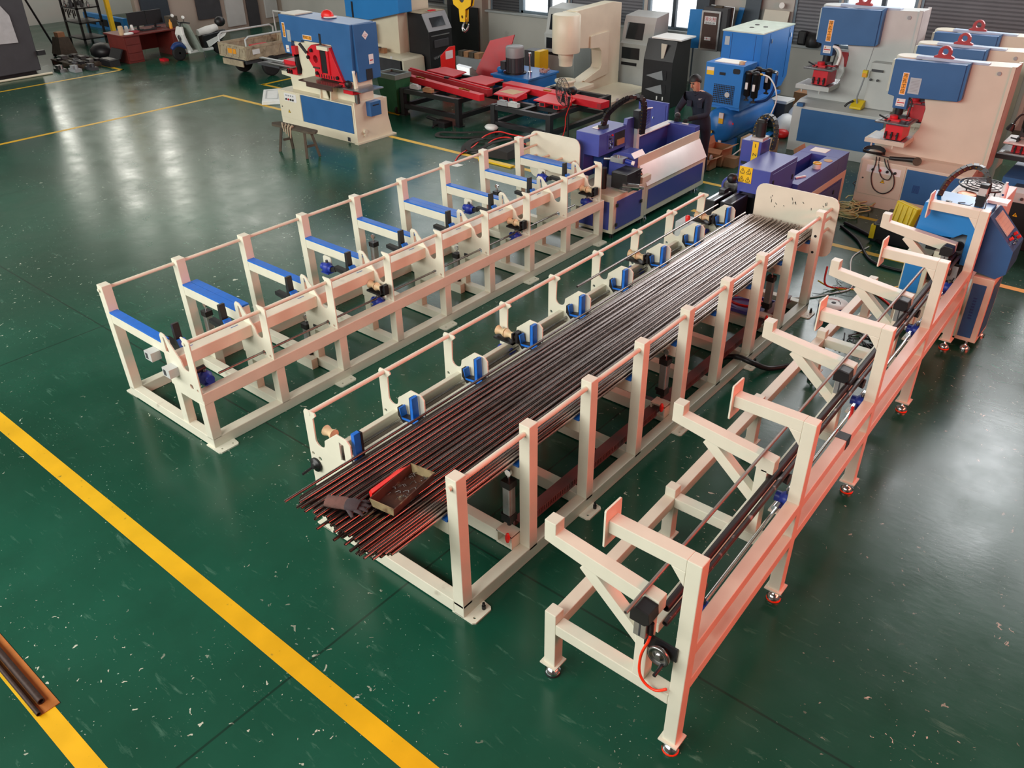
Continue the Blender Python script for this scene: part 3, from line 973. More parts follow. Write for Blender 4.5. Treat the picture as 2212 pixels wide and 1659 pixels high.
MB().sweep([(0.04, -0.03, 0.02), (0.07, -0.06, 0.02), (0.085, -0.075, 0.012)], [0.013, 0.012, 0.008], 7).build('thumb', GLOVE2, gl)

# ================================================================== feeding frame, right
r3 = thing('tube_feeding_frame', 'cream open feeding frame on levelling feet carrying dark bars on the right', 'rack', (-1.75, 2.98, 0))
Y3, S3, N3 = 2.98, 1.595, 5
DX = -0.036  # slight drift per bay, the frame is not quite parallel to the others


def fx(x, y):
    return x - 0.0226 * (y - Y3)


def slant(mb):
    """the whole frame stands a little askew"""
    mb.v = [(fx(x, y), y, z) for x, y, z in mb.v]
    return mb


yE = Y3 + S3 * 4 + 0.09
XP = -1.31
slant(MB().box(XP, Y3 + 0.09, 0.88, XP + 0.09, yE, 0.97)).build('long_beam', CREAM, r3, bev=0.005)
slant(MB().box(XP, Y3 + 0.09, 0.58, XP + 0.09, yE, 0.67)).build('long_beam', CREAM, r3, bev=0.005)
slant(MB().box(-2.24, Y3 + 0.09, 0.45, -2.15, yE, 0.54)).build('long_beam', CREAM, r3, bev=0.005)
slant(MB().box(-1.64, Y3 + 0.3, 0.62, -1.56, yE, 0.70)).build('inner_beam', CREAM, r3, bev=0.005)


def shifted(src, k):
    c = inst(src, DX * k, S3 * k)
    for ch in list(src.children):
        g = ch.copy()
        COL.objects.link(g)
        g.parent = c
    return c


y = Y3
pl = MB().box(-2.24, y, 0.12, -2.15, y + 0.09, 0.62).build('left_post', CREAM, r3, bev=0.005)
pr = MB().box(XP, y, 0.12, XP + 0.09, y + 0.09, 1.64).build('tall_post', CREAM, r3, bev=0.005)
cbm = MB().box(-2.15, y, 0.45, XP, y + 0.09, 0.54).build('cross_beam', CREAM, r3, bev=0.005)
gm = MB().box(-1.80, y, 1.55, XP + 0.001, y + 0.09, 1.64).plate([(XP, 1.55), (XP - 0.09, 1.55), (XP, 1.44)], y, y + 0.09).build('gantry_beam', CREAM, r3, bev=0.004)
MB().plate(rrect(y - 0.035, 1.46, y + 0.125, 1.73, 0.01, 2), -1.812, -1.80, 'x').build('end_plate', CREAM, gm)
am = MB().plate([(-2.25, 1.24), (-2.25, 1.40), (-2.165, 1.40), (-2.165, 1.315), (-1.53, 1.245), (-1.44, 1.235), (-1.44, 1.125), (-1.53, 1.125), (-1.53, 1.135), (-1.87, 1.175), (-2.17, 1.225)], y, y + 0.09).build('sloped_arm', CREAM, r3, bev=0.004)
br = MB().beam((-1.96, y + 0.045, 1.19), (-1.52, y + 0.045, 0.82), 0.08, 0.085).build('brace', CREAM, r3, bev=0.004)
ap = MB().box(-1.565, y, 0.54, -1.482, y + 0.09, 1.14).build('arm_post', CREAM, r3, bev=0.004)
feet = []
for x in (-2.195, XP + 0.045):
    f = MB().box(x - 0.065, y - 0.02, 0.115, x + 0.065, y + 0.11, 0.127).build('foot_plate', CREAM, r3)
    MB().lathe([(0.052, 0.0), (0.055, 0.018), (0.03, 0.04), (0.014, 0.05), (0.013, 0.115)], (x, y + 0.045, 0.012), (0, 0, 1), 16).build('levelling_foot', CHROME, f)
    MB().cyl((x, y + 0.045, 0), (x, y + 0.045, 0.012), 0.055, 16).build('foot_rubber', ORANGE if x > -2 else RUBBER, f)
    feet.append(f)
for k in range(1, 5):
    for q in (pl, pr, cbm, gm, am, br, ap, *feet):
        shifted(q, k)
# pinch units at the arm tips and drive gearboxes on the beam
for k in range(5):
    yk, x = Y3 + S3 * k, DX * k
    if k in (0, 2, 3, 4):
        b = MB().plate([(-1.56 + x, 1.12), (-1.56 + x, 1.20), (-1.53 + x, 1.235), (-1.44 + x, 1.225), (-1.43 + x, 1.15), (-1.46 + x, 1.12)], yk - 0.11, yk - 0.004).build('pinch_head', BLACK, r3, bev=0.006)
        MB().box(-1.54 + x, yk - 0.085, 0.99, -1.46 + x, yk - 0.006, 1.12).build('air_cylinder', ALU, b, bev=0.004)
        MB().box(-1.505 + x, yk - 0.088, 1.0, -1.495 + x, yk - 0.084, 1.11).build('cylinder_groove', DARK, b)
        MB().cyl((-1.445 + x, yk - 0.05, 1.02), (-1.445 + x, yk - 0.05, 1.11), 0.016, 8).build('valve', BLACK, b)
    if k:
        dy_ = 0.18 if k < 4 else -0.22
        gb = gearmotor(r3, -1.36 + x, yk + dy_, 0.83, 1.0)
        MB().box(-1.45 + x, yk + dy_ - 0.1, 0.745, -1.30 + x, yk + dy_ + 0.1, 0.76).build('gearbox_plate', CREAM, r3)
        MB().lathe([(0.043, -0.05), (0.036, 0), (0.043, 0.05)], (-1.425 + x, yk + dy_, 1.008), (1, 0, 0), 10).build('feed_roller', BLACK, r3)
    else:
        gearmotor(r3, -1.37, yk + 0.46, 0.83, 1.0)
        MB().box(-1.45, yk + 0.36, 0.745, -1.28, yk + 0.56, 0.76).build('gearbox_plate', CREAM, r3)
        MB().lathe([(0.043, -0.05), (0.036, 0), (0.043, 0.05)], (-1.425, yk + 0.46, 1.008), (1, 0, 0), 10).build('feed_roller', BLACK, r3)
slant(MB().cyl((-1.39, Y3 + 0.36, 0.80), (-1.39, yE + 0.05, 0.80), 0.014, 8)).build('drive_shaft', CHROME, r3)
for k in range(1, 5):
    yk = Y3 + S3 * k
    for dy in ((0.06, 0.32) if k < 4 else (-0.36,)):
        MB().cyl((fx(-1.39, yk), yk + dy - 0.03, 0.83), (fx(-1.39, yk), yk + dy + 0.03, 0.83), 0.026, 10).build('shaft_coupling', CHROME, r3)
# hand wheel plate of the near end
hp = MB().box(-1.50, Y3 - 0.014, 0.86, -1.285, Y3 - 0.002, 0.965).build('wheel_plate', BLACKP, r3)
MB().lathe([(0.035, 0.0), (0.035, 0.02), (0.066, 0.022), (0.070, 0.03), (0.070, 0.05), (0.056, 0.052), (0.05, 0.038), (0.028, 0.038), (0.018, 0.055)], (-1.378, Y3 - 0.014, 0.885), (0, -1, 0), 24).build('hand_wheel', STEEL, r3)
MB().cyl((-1.345, Y3 - 0.06, 0.84), (-1.345, Y3 - 0.15, 0.835), 0.012, 10).build('wheel_handle', BLACK, r3)
MB().sweep([(-1.445, Y3 - 0.05, 1.02), (-1.455, Y3 - 0.05, 0.95), (-1.49, Y3 - 0.05, 0.81), (-1.49, Y3 - 0.05, 0.66), (-1.45, Y3 - 0.04, 0.575), (-1.38, Y3 - 0.03, 0.555), (-1.32, Y3 - 0.015, 0.60)], 0.009, 8, smooth_pts=5).build('air_hose', ORANGE, r3, 'bright orange air hose')
MB().sweep([(-1.42, 6.05, 0.95), (-1.40, 5.95, 0.85), (-1.43, 5.8, 0.7), (-1.40, 5.7, 0.58)], 0.013, 6, smooth_pts=4).build('air_hose', REDPL, r3, 'red air hose')
tp = slant(MB().box(XP - 0.003, 5.52, 0.97, XP + 0.092, 5.62, 0.972).box(XP + 0.09, 5.52, 0.88, XP + 0.0925, 5.62, 0.972)).build('black_tape', BLACK, r3)

loose_tube((-1.535, 2.78, 1.262), (-1.665, 8.75, 1.262), 0.0125, 'slim grey tube lying on the sloped arms of the feeding frame', DRAWN)
loose_tube((-1.453, 3.10, 1.08), (-1.593, 9.49, 1.08), 0.026, 'thick dark bar on the feed rollers, left of the scuffed bar', BAR, 14, 'steel_bar')
loose_tube((-1.398, 3.0, 1.075), (-1.54, 9.49, 1.075), 0.019, 'thinner scuffed dark bar with bright streaks on the feed rollers', BARS, 14, 'steel_bar')

# ================================================================== helpers for machines
def chain(parent, pts, w, ax, name='cable_chain', h=0.045):
    """black cable drag chain: link blocks with brass pins along a curve; ax = direction of its width"""
    pts = spline([Vector(p) for p in pts], 8)
    L_ = [0]
    for a, b in zip(pts, pts[1:]):
        L_.append(L_[-1] + (b - a).length)
    n = int(L_[-1] / 0.055)
    ax = Vector(ax).normalized()

    def at(t):
        for i in range(len(pts) - 1):
            if L_[i + 1] >= t:
                f = (t - L_[i]) / max(1e-6, L_[i + 1] - L_[i])
                return pts[i].lerp(pts[i + 1], f)
        return pts[-1]
    root = None
    pins = MB()
    for i in range(n):
        a, b = at(i * L_[-1] / n), at((i + 0.94) * L_[-1] / n)
        o = MB().beam(a, b, w, h, (b - a).cross(ax)).build('chain_link' if root else name, BLACK, root or parent)
        root = root or o
        m_ = (a + b) / 2
        pins.cyl(m_ - ax * (w / 2 + 0.004), m_ + ax * (w / 2 + 0.004), 0.009, 6)
    pins.build('chain_pins', BRASS, root)['kind'] = 'stuff'
    return root


def panel(parent, x0, z0, x1, z1, y, m_=BLUE, t=0.006, name='panel', label=None):
    """sheet panel on a face that looks towards -Y"""
    return MB().box(x0, y - t, z0, x1, y, z1).build(name, m_, parent, label, bev=0.002)


def panelx(parent, y0, z0, y1, z1, x, m_=BLUE, t=0.006, name='panel', label=None):
    """sheet panel on a face that looks towards +X"""
    return MB().box(x, y0, z0, x + t, y1, z1).build(name, m_, parent, label, bev=0.002)


def warn_triangle(parent, x, y, z, s, ax='y'):
    """small black-edged warning triangle"""
    t = MB()
    d = 0.0015
    for k, m_ in ((1.0, 0), (0.72, 1)):
        p = [(-s / 2 * k, -s * 0.29 * k), (s / 2 * k, -s * 0.29 * k), (0, s * 0.58 * k)]
        t.m(m_)
        if ax == 'y':
            t.plate([(x + a, z + b) for a, b in p], y - d * (1 + m_), y, 'y')
        else:
            t.plate([(x + a, z + b) for a, b in p], y, y + d * (1 + m_), 'x')
    t.m(0)
    if ax == 'y':
        t.box(x - s * 0.05, y - d * 3.2, z - s * 0.08, x + s * 0.05, y, z + s * 0.22)
    return t.build('warning_triangle', [INK, LABELY], parent)


# ================================================================== tube laser cutter, white and blue
lm = thing('tube_laser_cutter', 'tube cutting machine with sloping white cover at the end of the empty rack', 'machine', (-6.55, 9.78, 0))
MB().box(-6.95, 9.78, 0.07, -6.2, 10.66, 0.64).build('cabinet', CREAM2, lm, bev=0.006)
for x in (-6.9, -6.25):
    for y in (9.83, 10.6):
        MB().cyl((x, y, 0), (x, y, 0.075), 0.035, 10).build('foot', BLACK, lm)
panel(lm, -6.48, 0.12, -6.27, 0.55, 9.78, ROYAL)
panel(lm, -6.90, 0.12, -6.55, 0.55, 9.78, ROYAL)
dr = panelx(lm, 9.86, 0.13, 10.55, 0.56, -6.2, ROYAL, 0.01, 'door')
for z in (0.18, 0.48):
    MB().box(-6.19, 9.83, z, -6.172, 9.87, z + 0.05).build('hinge', BLACK, dr)
MB().box(-6.19, 10.50, 0.36, -6.17, 10.54, 0.41).build('latch', BLACK, dr)
MB().box(-6.62, 10.56, 0.64, -6.2, 10.80, 0.73).build('step_block', CREAM2, lm, bev=0.005)
# long bed with sloping cover
MB().plate([(-6.95, 0.10), (-6.2, 0.10), (-6.2, 0.56), (-6.36, 0.84), (-6.36, 0.98), (-6.385, 0.98), (-6.385, 0.55), (-6.95, 0.55)], 10.66, 12.56, 'y').build('bed', CREAM2, lm, bev=0.004)
MB().hexa([(-6.195, 10.68, 0.565), (-6.19, 12.55, 0.565), (-6.352, 12.55, 0.845), (-6.356, 10.68, 0.845)], [(-6.185, 10.68, 0.572), (-6.18, 12.55, 0.572), (-6.342, 12.55, 0.852), (-6.346, 10.68, 0.852)]).build('sloping_cover', WHITEG, lm, 'white sloping sheet cover')
panelx(lm, 10.74, 0.19, 12.47, 0.50, -6.2, ROYAL, 0.006, 'side_panel')
for y in (10.8, 12.45):
    MB().cyl((-6.28, y, 0), (-6.28, y, 0.1), 0.03, 10).cyl((-6.28, y, 0), (-6.28, y, 0.02), 0.045, 10).build('foot', CHROME, lm)
MB().box(-6.97, 10.66, 0.55, -6.88, 12.56, 1.04).build('rear_wall', ROYAL, lm, bev=0.004)
MB().box(-6.97, 11.3, 1.04, -6.84, 12.56, 1.055).build('rear_ledge', WHITE, lm)
MB().box(-6.88, 12.40, 0.55, -6.37, 12.56, 1.06).build('end_box', ROYAL, lm, bev=0.004)
MB().box(-6.86, 10.9, 0.55, -6.40, 12.4, 0.60).build('trough_floor', NAVY, lm)
car = MB().box(-6.84, 11.0, 0.6, -6.42, 11.28, 0.76).box(-6.7, 11.28, 0.62, -6.45, 11.5, 0.70).build('carriage', BLACKP, lm, bev=0.006)
MB().box(-6.62, 11.45, 0.70, -6.50, 11.58, 0.80).box(-6.60, 11.3, 0.76, -6.56, 11.42, 0.86).cyl((-6.46, 11.35, 0.72), (-6.46, 11.35, 0.88), 0.012, 8).cyl((-6.5, 11.3, 0.88), (-6.42, 11.4, 0.88), 0.012, 8).build('chuck_jaw', CHROME, car)
# head
MB().plate([(-7.2, 0.64), (-7.05, 0.64), (-7.05, 1.02), (-6.78, 1.02), (-6.78, 1.35), (-7.2, 1.35)], 10.2, 10.98, 'y').build('head', ROYAL, lm, bev=0.005)
MB().box(-7.04, 10.45, 0.66, -6.86, 10.98, 1.02).build('head_recess', NAVY, lm)
MB().plate([(10.92, 0.78), (11.16, 0.76), (11.16, 1.37), (11.13, 1.42), (10.95, 1.43), (10.92, 1.3)], -6.84, -6.775, 'x').build('side_plate', ROYAL, lm, bev=0.004)
cpn = MB().box(-6.78, 10.42, 1.08, -6.772, 10.92, 1.30).build('control_panel', ROYAL, lm)
MB().box(-6.775, 10.60, 1.09, -6.768, 10.88, 1.29).build('open_cabinet', INK, cpn)
MB().box(-6.768, 10.66, 1.10, -6.74, 10.84, 1.18).build('cardboard_piece', CARD, cpn)
for i in range(10):
    y, z = 10.47 + 0.06 * (i % 2), 1.10 + 0.045 * (i // 2)
    MB().cyl((-6.772, y, z), (-6.755, y, z), 0.014, 8).build('button' if i else 'emergency_button', REDPL if i == 9 else (CHROME if i % 3 else BLACK), cpn)
MB().box(-7.08, 10.45, 1.352, -6.98, 10.58, 1.365).build('paper_note', PAPER, lm)
# arched chuck guard
ag = [(-6.82, 0.66), (-6.37, 0.66), (-6.37, 0.98), (-6.43, 1.05), (-6.62, 1.05), (-6.74, 1.0), (-6.81, 0.92)]
MB().plate(ag, 10.55, 10.85, 'y').build('chuck_guard', ROYAL, lm, bev=0.004)
MB().hexa([(-6.372, 10.55, 0.985), (-6.372, 10.85, 0.985), (-6.43, 10.85, 1.052), (-6.43, 10.55, 1.052)], [(-6.362, 10.55, 0.99), (-6.362, 10.85, 0.99), (-6.425, 10.85, 1.06), (-6.425, 10.55, 1.06)]).build('guard_chamfer', WHITE, lm)
MB().box(-6.46, 10.08, 0.66, -6.18, 10.46, 0.90).build('clamp_box', BLACKP, lm, bev=0.01)
for z in (0.80, 0.85, 0.9):
    MB().box(-6.17, 10.34, z - 0.008, -6.165, 10.46, z + 0.008).build('vent_slot', INK, lm)
MB().cyl((-6.56, 10.02, 0.64), (-6.56, 10.02, 0.95), 0.052, 14).cyl((-6.56, 10.02, 0.76), (-6.56, 10.02, 0.80), 0.054, 14).build('servo_motor', BLACK, lm)
MB().cyl((-6.26, 10.08, 0.72), (-6.06, 10.22, 0.70), 0.05, 12).cyl((-6.06, 10.22, 0.70), (-6.0, 10.26, 0.69), 0.02, 8).box(-6.3, 10.02, 0.66, -6.12, 10.2, 0.68).build('cylinder', CHROME, lm)
vv = MB().box(-6.62, 10.28, 0.97, -6.40, 10.42, 1.04).cyl((-6.72, 10.26, 1.0), (-6.6, 10.32, 1.0), 0.02, 8).cyl((-6.5, 10.3, 1.04), (-6.5, 10.3, 1.08), 0.02, 8).build('valve', ALU, lm)
MB().cyl((-6.40, 10.35, 1.0), (-6.31, 10.38, 0.98), 0.035, 12).build('solenoid', MOTORB, vv)
MB().cyl((-6.31, 10.38, 0.98), (-6.27, 10.395, 0.972), 0.032, 12).build('knob', WHITE, vv)
chain(lm, [(-6.95, 10.55, 1.40), (-6.93, 10.6, 1.54), (-6.85, 10.7, 1.66), (-6.72, 10.85, 1.77), (-6.60, 11.0, 1.76), (-6.56, 11.05, 1.62), (-6.58, 11.08, 1.35), (-6.60, 11.1, 1.2)], 0.085, (0.35, 0.93, 0))
MB().box(-7.0, 10.48, 1.352, -6.9, 10.62, 1.40).build('chain_bracket', BLACK, lm)
MB().box(-6.82, 11.16, 0.76, -6.72, 11.24, 1.25).build('slide_rail', LGREY, lm)
MB().box(-6.8, 11.14, 1.25, -6.70, 11.26, 1.52).build('servo_motor', BLACK, lm)
# louvred upright and rear doors
lv = MB().box(-6.99, 11.60, 0.9, -6.96, 11.68, 1.36).plate([(11.60, 0.9), (12.0, 0.93), (11.98, 1.34), (11.96, 1.37), (11.60, 1.36)], -7.0, -6.98, 'x').build('louvred_panel', ROYAL, lm)
for i in range(8):
    MB().beam((-6.978, 11.84, 0.98 + 0.045 * i), (-6.978, 11.94, 1.0 + 0.045 * i), 0.004, 0.012).build('louvre_slot', NAVY, lv)
MB().sweep([(-6.97, 11.58, 1.36), (-6.97, 11.7, 1.385), (-6.97, 11.85, 1.385), (-6.97, 12.0, 1.365)], 0.012, 6).build('top_edge', WHITE, lm)
dd = MB().box(-7.75, 12.86, 0.72, -7.16, 12.90, 1.24).build('rear_door', ROYAL, lm, bev=0.004)
MB().box(-7.42, 12.85, 0.75, -7.2, 12.86, 1.20).build('door_panel', ROYAL, dd, bev=0.003)
MB().box(-7.45, 12.84, 0.95, -7.43, 12.86, 0.98).build('latch', CHROME, dd)
MB().box(-7.72, 12.9, 0.0, -7.3, 13.0, 0.9).build('door_stand', NAVY, lm)

# ================================================================== tube laser cutter, all violet blue
l2 = thing('tube_laser_cutter', 'violet blue tube cutting machine with yellow warning sign behind the heaped tubes', 'machine', (-4.4, 10.35, 0))
MB().box(-4.59, 10.35, 0.93, -4.15, 11.22, 1.27).build('head', ROYAL, l2, bev=0.006)
MB().box(-4.26, 10.36, 0.08, -4.16, 11.2, 0.93).build('head_leg', ROYAL, l2, bev=0.005)
MB().box(-4.75, 10.55, 0.08, -4.26, 11.2, 0.80).build('lower_body', BLACKP, l2, bev=0.005)
hd = MB().box(-4.154, 10.42, 0.88, -4.146, 11.18, 1.22).build('head_door', ROYAL, l2, bev=0.004)
MB().box(-4.147, 10.44, 1.07, -4.138, 10.475, 1.13).box(-4.147, 11.1, 0.98, -4.138, 11.13, 1.05).build('latch', BLACK, hd)
# bed
MB().plate([(-4.72, 0.08), (-4.08, 0.08), (-4.08, 0.88), (-4.28, 0.88), (-4.28, 0.62), (-4.52, 0.62), (-4.52, 0.88), (-4.72, 0.88)], 11.22, 12.78, 'y').build('bed', ROYAL, l2, bev=0.005)
MB().box(-4.72, 12.78, 0.08, -4.08, 13.2, 0.88).build('bed_end', ROYAL, l2, bev=0.005)
MB().box(-4.082, 11.3, 0.5, -4.074, 13.2, 0.60).box(-4.082, 13.1, 0.1, -4.074, 13.2, 0.5).build('cream_band', CREAM2, l2, 'cream painted band')
sd = panelx(l2, 11.5, 0.12, 13.0, 0.46, -4.078, ROYAL, 0.006, 'side_door')
MB().box(-4.072, 12.75, 0.32, -4.062, 12.79, 0.38).build('latch', BLACK, sd)
for y in (10.45, 13.1):
    MB().cyl((-4.2, y, 0), (-4.2, y, 0.09), 0.035, 10).build('foot', BLACK, l2)
MB().beam((-4.22, 11.45, 0.892), (-4.14, 11.62, 0.892), 0.03, 0.02).build('white_bracket', WHITE, l2)
# yellow warning sign on the head
sg = MB().box(-4.59, 10.345, 1.06, -4.405, 10.35, 1.275).build('warning_sign', LABELY, l2, 'yellow sign with four warning triangles')
for i, (x, z) in enumerate(((-4.545, 1.215), (-4.455, 1.215), (-4.545, 1.105), (-4.455, 1.105))):
    warn_triangle(sg, x, 10.345, z, 0.075)
    MB().box(x - 0.032, 10.343, z - 0.038, x + 0.032, 10.345, z - 0.032).build('small_print', INK, sg)
# Z axis column
MB().box(-4.95, 11.1, 0.75, -4.65, 11.4, 1.40).build('axis_column', ROYAL, l2, bev=0.006)
MB().box(-4.84, 11.14, 1.40, -4.66, 11.36, 1.44).build('motor_plate', LGREY, l2)
MB().cyl((-4.75, 11.25, 1.44), (-4.75, 11.25, 1.64), 0.07, 14).box(-4.80, 11.2, 1.60, -4.70, 11.3, 1.68).build('servo_motor', BLACK, l2)
ys = MB().box(-4.78, 11.095, 1.06, -4.69, 11.1, 1.40).build('axis_label', LABELY, l2, 'yellow axis label')
words(ys, 'Z', (-4.735, 11.093, 1.22), (PI / 2, PI / 2, 0), 0.075, INK)
MB().box(-4.74, 11.093, 1.32, -4.73, 11.095, 1.37).build('arrow_mark', INK, ys)
MB().box(-4.92, 11.09, 1.06, -4.83, 11.1, 1.10).build('handle_slot', INK, l2)
chain(l2, [(-4.86, 11.34, 1.34), (-4.87, 11.34, 1.52), (-4.82, 11.34, 1.66), (-4.72, 11.34, 1.72), (-4.62, 11.34, 1.67), (-4.565, 11.34, 1.52), (-4.57, 11.34, 1.38), (-4.585, 11.34, 1.26)], 0.09, (0, 1, 0))
# chuck side: blue dome and black slide tables reaching towards the rack
MB().lathe([(0.14, 0.0), (0.15, 0.02), (0.15, 0.16), (0.10, 0.2)], (-4.72, 10.42, 0.93), (0, 1, 0), 20).build('chuck_cover', ROYAL, l2)
MB().lathe([(0.08, 0.0), (0.13, 0.03)], (-4.72, 10.40, 0.93), (0, 1, 0), 20).build('chuck', STEEL, l2)
for x0, x1, y0, y1 in ((-4.80, -4.66, 9.86, 10.36), (-4.60, -4.42, 9.9, 10.36)):
    t_ = MB().box(x0, y0, 0.60, x1, y1, 0.90).build('slide_table', BLACKP, l2, bev=0.006)
    MB().box(x0 + 0.01, y0 + 0.01, 0.9, x0 + 0.05, y1 - 0.02, 0.903).box(x1 - 0.03, y0 + 0.01, 0.9, x1 - 0.01, y1 - 0.02, 0.903).build('slide_rail', ALU, t_)
MB().box(-4.78, 10.2, 0.903, -4.70, 10.34, 0.95).ball((-4.66, 10.3, 1.1), 0.07, 10).build('motor_box', BLACK, l2)
MB().box(-4.85, 9.9, 0.0, -4.45, 10.4, 0.6).build('slide_base', BLACKP, l2)
MB().box(-5.05, 9.55, 0.0, -4.72, 9.84, 0.62).build('valve_box', LGREY, l2)
MB().lathe([(0.03, 0), (0.035, 0.06), (0.02, 0.08)], (-4.93, 9.66, 0.62), (0, 0, 1), 10).build('red_knob', REDPL, l2)

# ================================================================== bright blue tube cutter at the far end of the feeding frame
m4 = thing('tube_cutting_machine', 'bright blue cutting machine with slanted control console at the end of the feeding frame', 'machine', (-1.6, 9.5, 0))
MB().box(-1.36, 9.56, 0.08, -1.14, 10.05, 0.86).build('base_right', CREAM2, m4, bev=0.006)
MB().box(-2.0, 9.60, 0.08, -1.36, 10.05, 0.62).build('base_middle', CREAM2, m4, bev=0.006)
pn = panel(m4, -1.34, 0.13, -1.20, 0.78, 9.56, BLUE)
for i in range(8):
    MB().box(-1.29, 9.549, 0.36 + 0.035 * i, -1.255, 9.554, 0.375 + 0.035 * i).build('louvre_slot', NAVY, pn)
panelx(m4, 9.63, 0.14, 9.98, 0.78, -1.14, BLUE)
for x, y in ((-1.22, 9.53), (-1.17, 9.98), (-1.9, 9.66)):
    MB().lathe([(0.055, 0.0), (0.058, 0.02), (0.03, 0.045), (0.015, 0.055), (0.015, 0.1)], (x, y, 0), (0, 0, 1), 16).build('levelling_foot', CHROME, m4)
MB().box(-2.09, 9.56, 0.10, -1.83, 10.05, 0.98).build('left_cabinet', CREAM2, m4, bev=0.006)
panel(m4, -2.075, 0.42, -1.88, 0.93, 9.56, SKYBLUE)
panel(m4, -2.04, 0.14, -1.88, 0.36, 9.56, SKYBLUE)
# hood
MB().plate([(-2.06, 1.22), (-1.66, 1.24), (-1.58, 1.30), (-1.53, 1.30), (-1.53, 0.96), (-1.40, 0.96), (-1.40, 1.57), (-2.03, 1.57)], 9.52, 9.88, 'y').build('hood', SKYBLUE, m4, bev=0.006)
MB().box(-2.05, 9.84, 0.9, -1.42, 10.05, 1.56).build('back_plate', SKYBLUE, m4, bev=0.006)
MB().box(-2.02, 9.62, 0.66, -1.42, 9.86, 0.93).box(-1.95, 9.72, 0.93, -1.6, 9.85, 1.1).build('inner_slide', BLACKP, m4, bev=0.006)
for x in (-1.92, -1.78, -1.62):
    MB().box(x, 9.6, 0.72, x + 0.09, 9.625, 0.90).build('clamp_block', ALU, m4)
MB().lathe([(0.06, 0.0), (0.115, 0.015), (0.12, 0.04), (0.05, 0.06)], (-1.60, 9.72, 1.12), (0, -1, 0.15), 24).build('saw_guard', GREY, m4)
MB().cyl((-1.60, 9.66, 1.12), (-1.60, 9.62, 1.12), 0.05, 14).build('spindle', BLACK, m4)
MB().box(-1.80, 9.5, 0.95, -1.62, 9.6, 1.06).build('vice_jaw', CREAM2, m4)
# console
co = MB().plate([(-1.40, 0.90), (-1.16, 0.86), (-1.07, 0.94), (-1.07, 1.20), (-1.385, 1.525), (-1.40, 1.525)], 9.60, 10.08, 'y').build('console', BLUE, m4, bev=0.005)
nx, nz = 0.325, 0.315
sl = lambda t, y, d: (-1.385 + nx * t + 0.70 * d, y, 1.525 - 0.325 * t + 0.70 * d)
q = lambda t0, t1, y0, y1, d0, d1: MB().hexa([sl(t0, y0, d0), sl(t1, y0, d0), sl(t1, y1, d0), sl(t0, y1, d0)], [sl(t0, y0, d1), sl(t1, y0, d1), sl(t1, y1, d1), sl(t0, y1, d1)])
q(0.12, 0.62, 9.68, 10.0, 0.0, 0.006).build('screen_bezel', LGREY, co)
q(0.14, 0.60, 9.70, 9.98, 0.005, 0.009).build('screen', SCREEN, co)
for i in range(4):
    q(0.2 + 0.1 * i, 0.205 + 0.1 * i, 9.72, 9.96, 0.009, 0.0095).build('screen_line', GREY, co)
for i, (t, y, m_) in enumerate(((0.72, 9.70, REDPL), (0.72, 9.80, BLACK), (0.72, 9.90, REDPL), (0.85, 9.72, CHROME), (0.84, 9.82, CHROME), (0.83, 9.92, REDPL))):
    MB().cyl(sl(t, y, 0), sl(t, y, 0.022 if m_ is not REDPL else 0.035), 0.018, 10).build('button', m_, co)
chain(m4, [(-1.96, 9.78, 1.58), (-1.95, 9.82, 1.66), (-1.91, 9.88, 1.77), (-1.83, 9.95, 1.86), (-1.74, 10.0, 1.90), (-1.64, 10.0, 1.88), (-1.56, 9.97, 1.80), (-1.53, 9.93, 1.70), (-1.54, 9.88, 1.60)], 0.09, (0.3, -0.95, 0))
sm_ = MB().box(-1.58, 9.70, 1.57, -1.50, 9.78, 1.62).box(-1.585, 9.695, 1.62, -1.495, 9.785, 1.69).build('servo_motor', BLACK, m4)
MB().box(-1.58, 9.70, 1.69, -1.50, 9.78, 1.77).build('motor_body', LGREY, sm_)
MB().box(-1.58, 9.70, 1.77, -1.50, 9.78, 1.81).build('motor_cap', BLACK, sm_)
MB().sweep([(-1.60, 9.70, 1.59), (-1.62, 9.66, 1.58), (-1.70, 9.66, 1.575), (-1.74, 9.7, 1.575), (-1.68, 9.74, 1.575)], 0.004, 5, smooth_pts=4).sweep([(-1.50, 9.68, 1.72), (-1.46, 9.62, 1.62), (-1.47, 9.60, 1.58), (-1.52, 9.66, 1.575)], 0.005, 5, smooth_pts=4).build('loose_wires', BLACK, m4)
MB().box(-1.86, 9.66, 1.571, -1.82, 9.70, 1.578).box(-1.82, 9.64, 1.571, -1.80, 9.69, 1.578).build('cable_clips', BLACK, m4)
MB().box(-1.50, 9.89, 1.571, -1.30, 10.05, 1.60).build('white_cover', WHITE, m4)

# ================================================================== punching machines along the right
def label_strip(parent, x, y, z, w, h, text, vertical=True, m_=LABELO):
    o = MB().box(x - w / 2 - 0.008, y - 0.003, z - h / 2 - 0.01, x + w / 2 + 0.008, y, z + h / 2 + 0.01).build('sticker', LABELW, parent)
    MB().box(x - w / 2, y - 0.0045, z - h / 2, x + w / 2, y - 0.003, z + h / 2).build('sticker_field', m_, o)
    if text:
        n = len(text)
        for i, c in enumerate(text):
            t = (i + 0.5) / n - 0.5
            words(o, c, (x, y - 0.0055, z - t * h) if vertical else (x + t * w, y - 0.0055, z), FRONT, min(w, h) * 0.95, INK, 'character')
    return o


def red_clamps(parent, x, y, z, s, n=3):
    for i in range(n):
        MB().box(x + 0.085 * s * i, y - 0.035 * s, z, x + 0.085 * s * i + 0.022 * s, y - 0.002, z + 0.10 * s).box(x + 0.085 * s * i - 0.006, y - 0.05 * s, z + 0.05 * s, x + 0.085 * s * i + 0.028 * s, y - 0.02 * s, z + 0.07 * s).build('clamp_bolt', BLACK, parent)


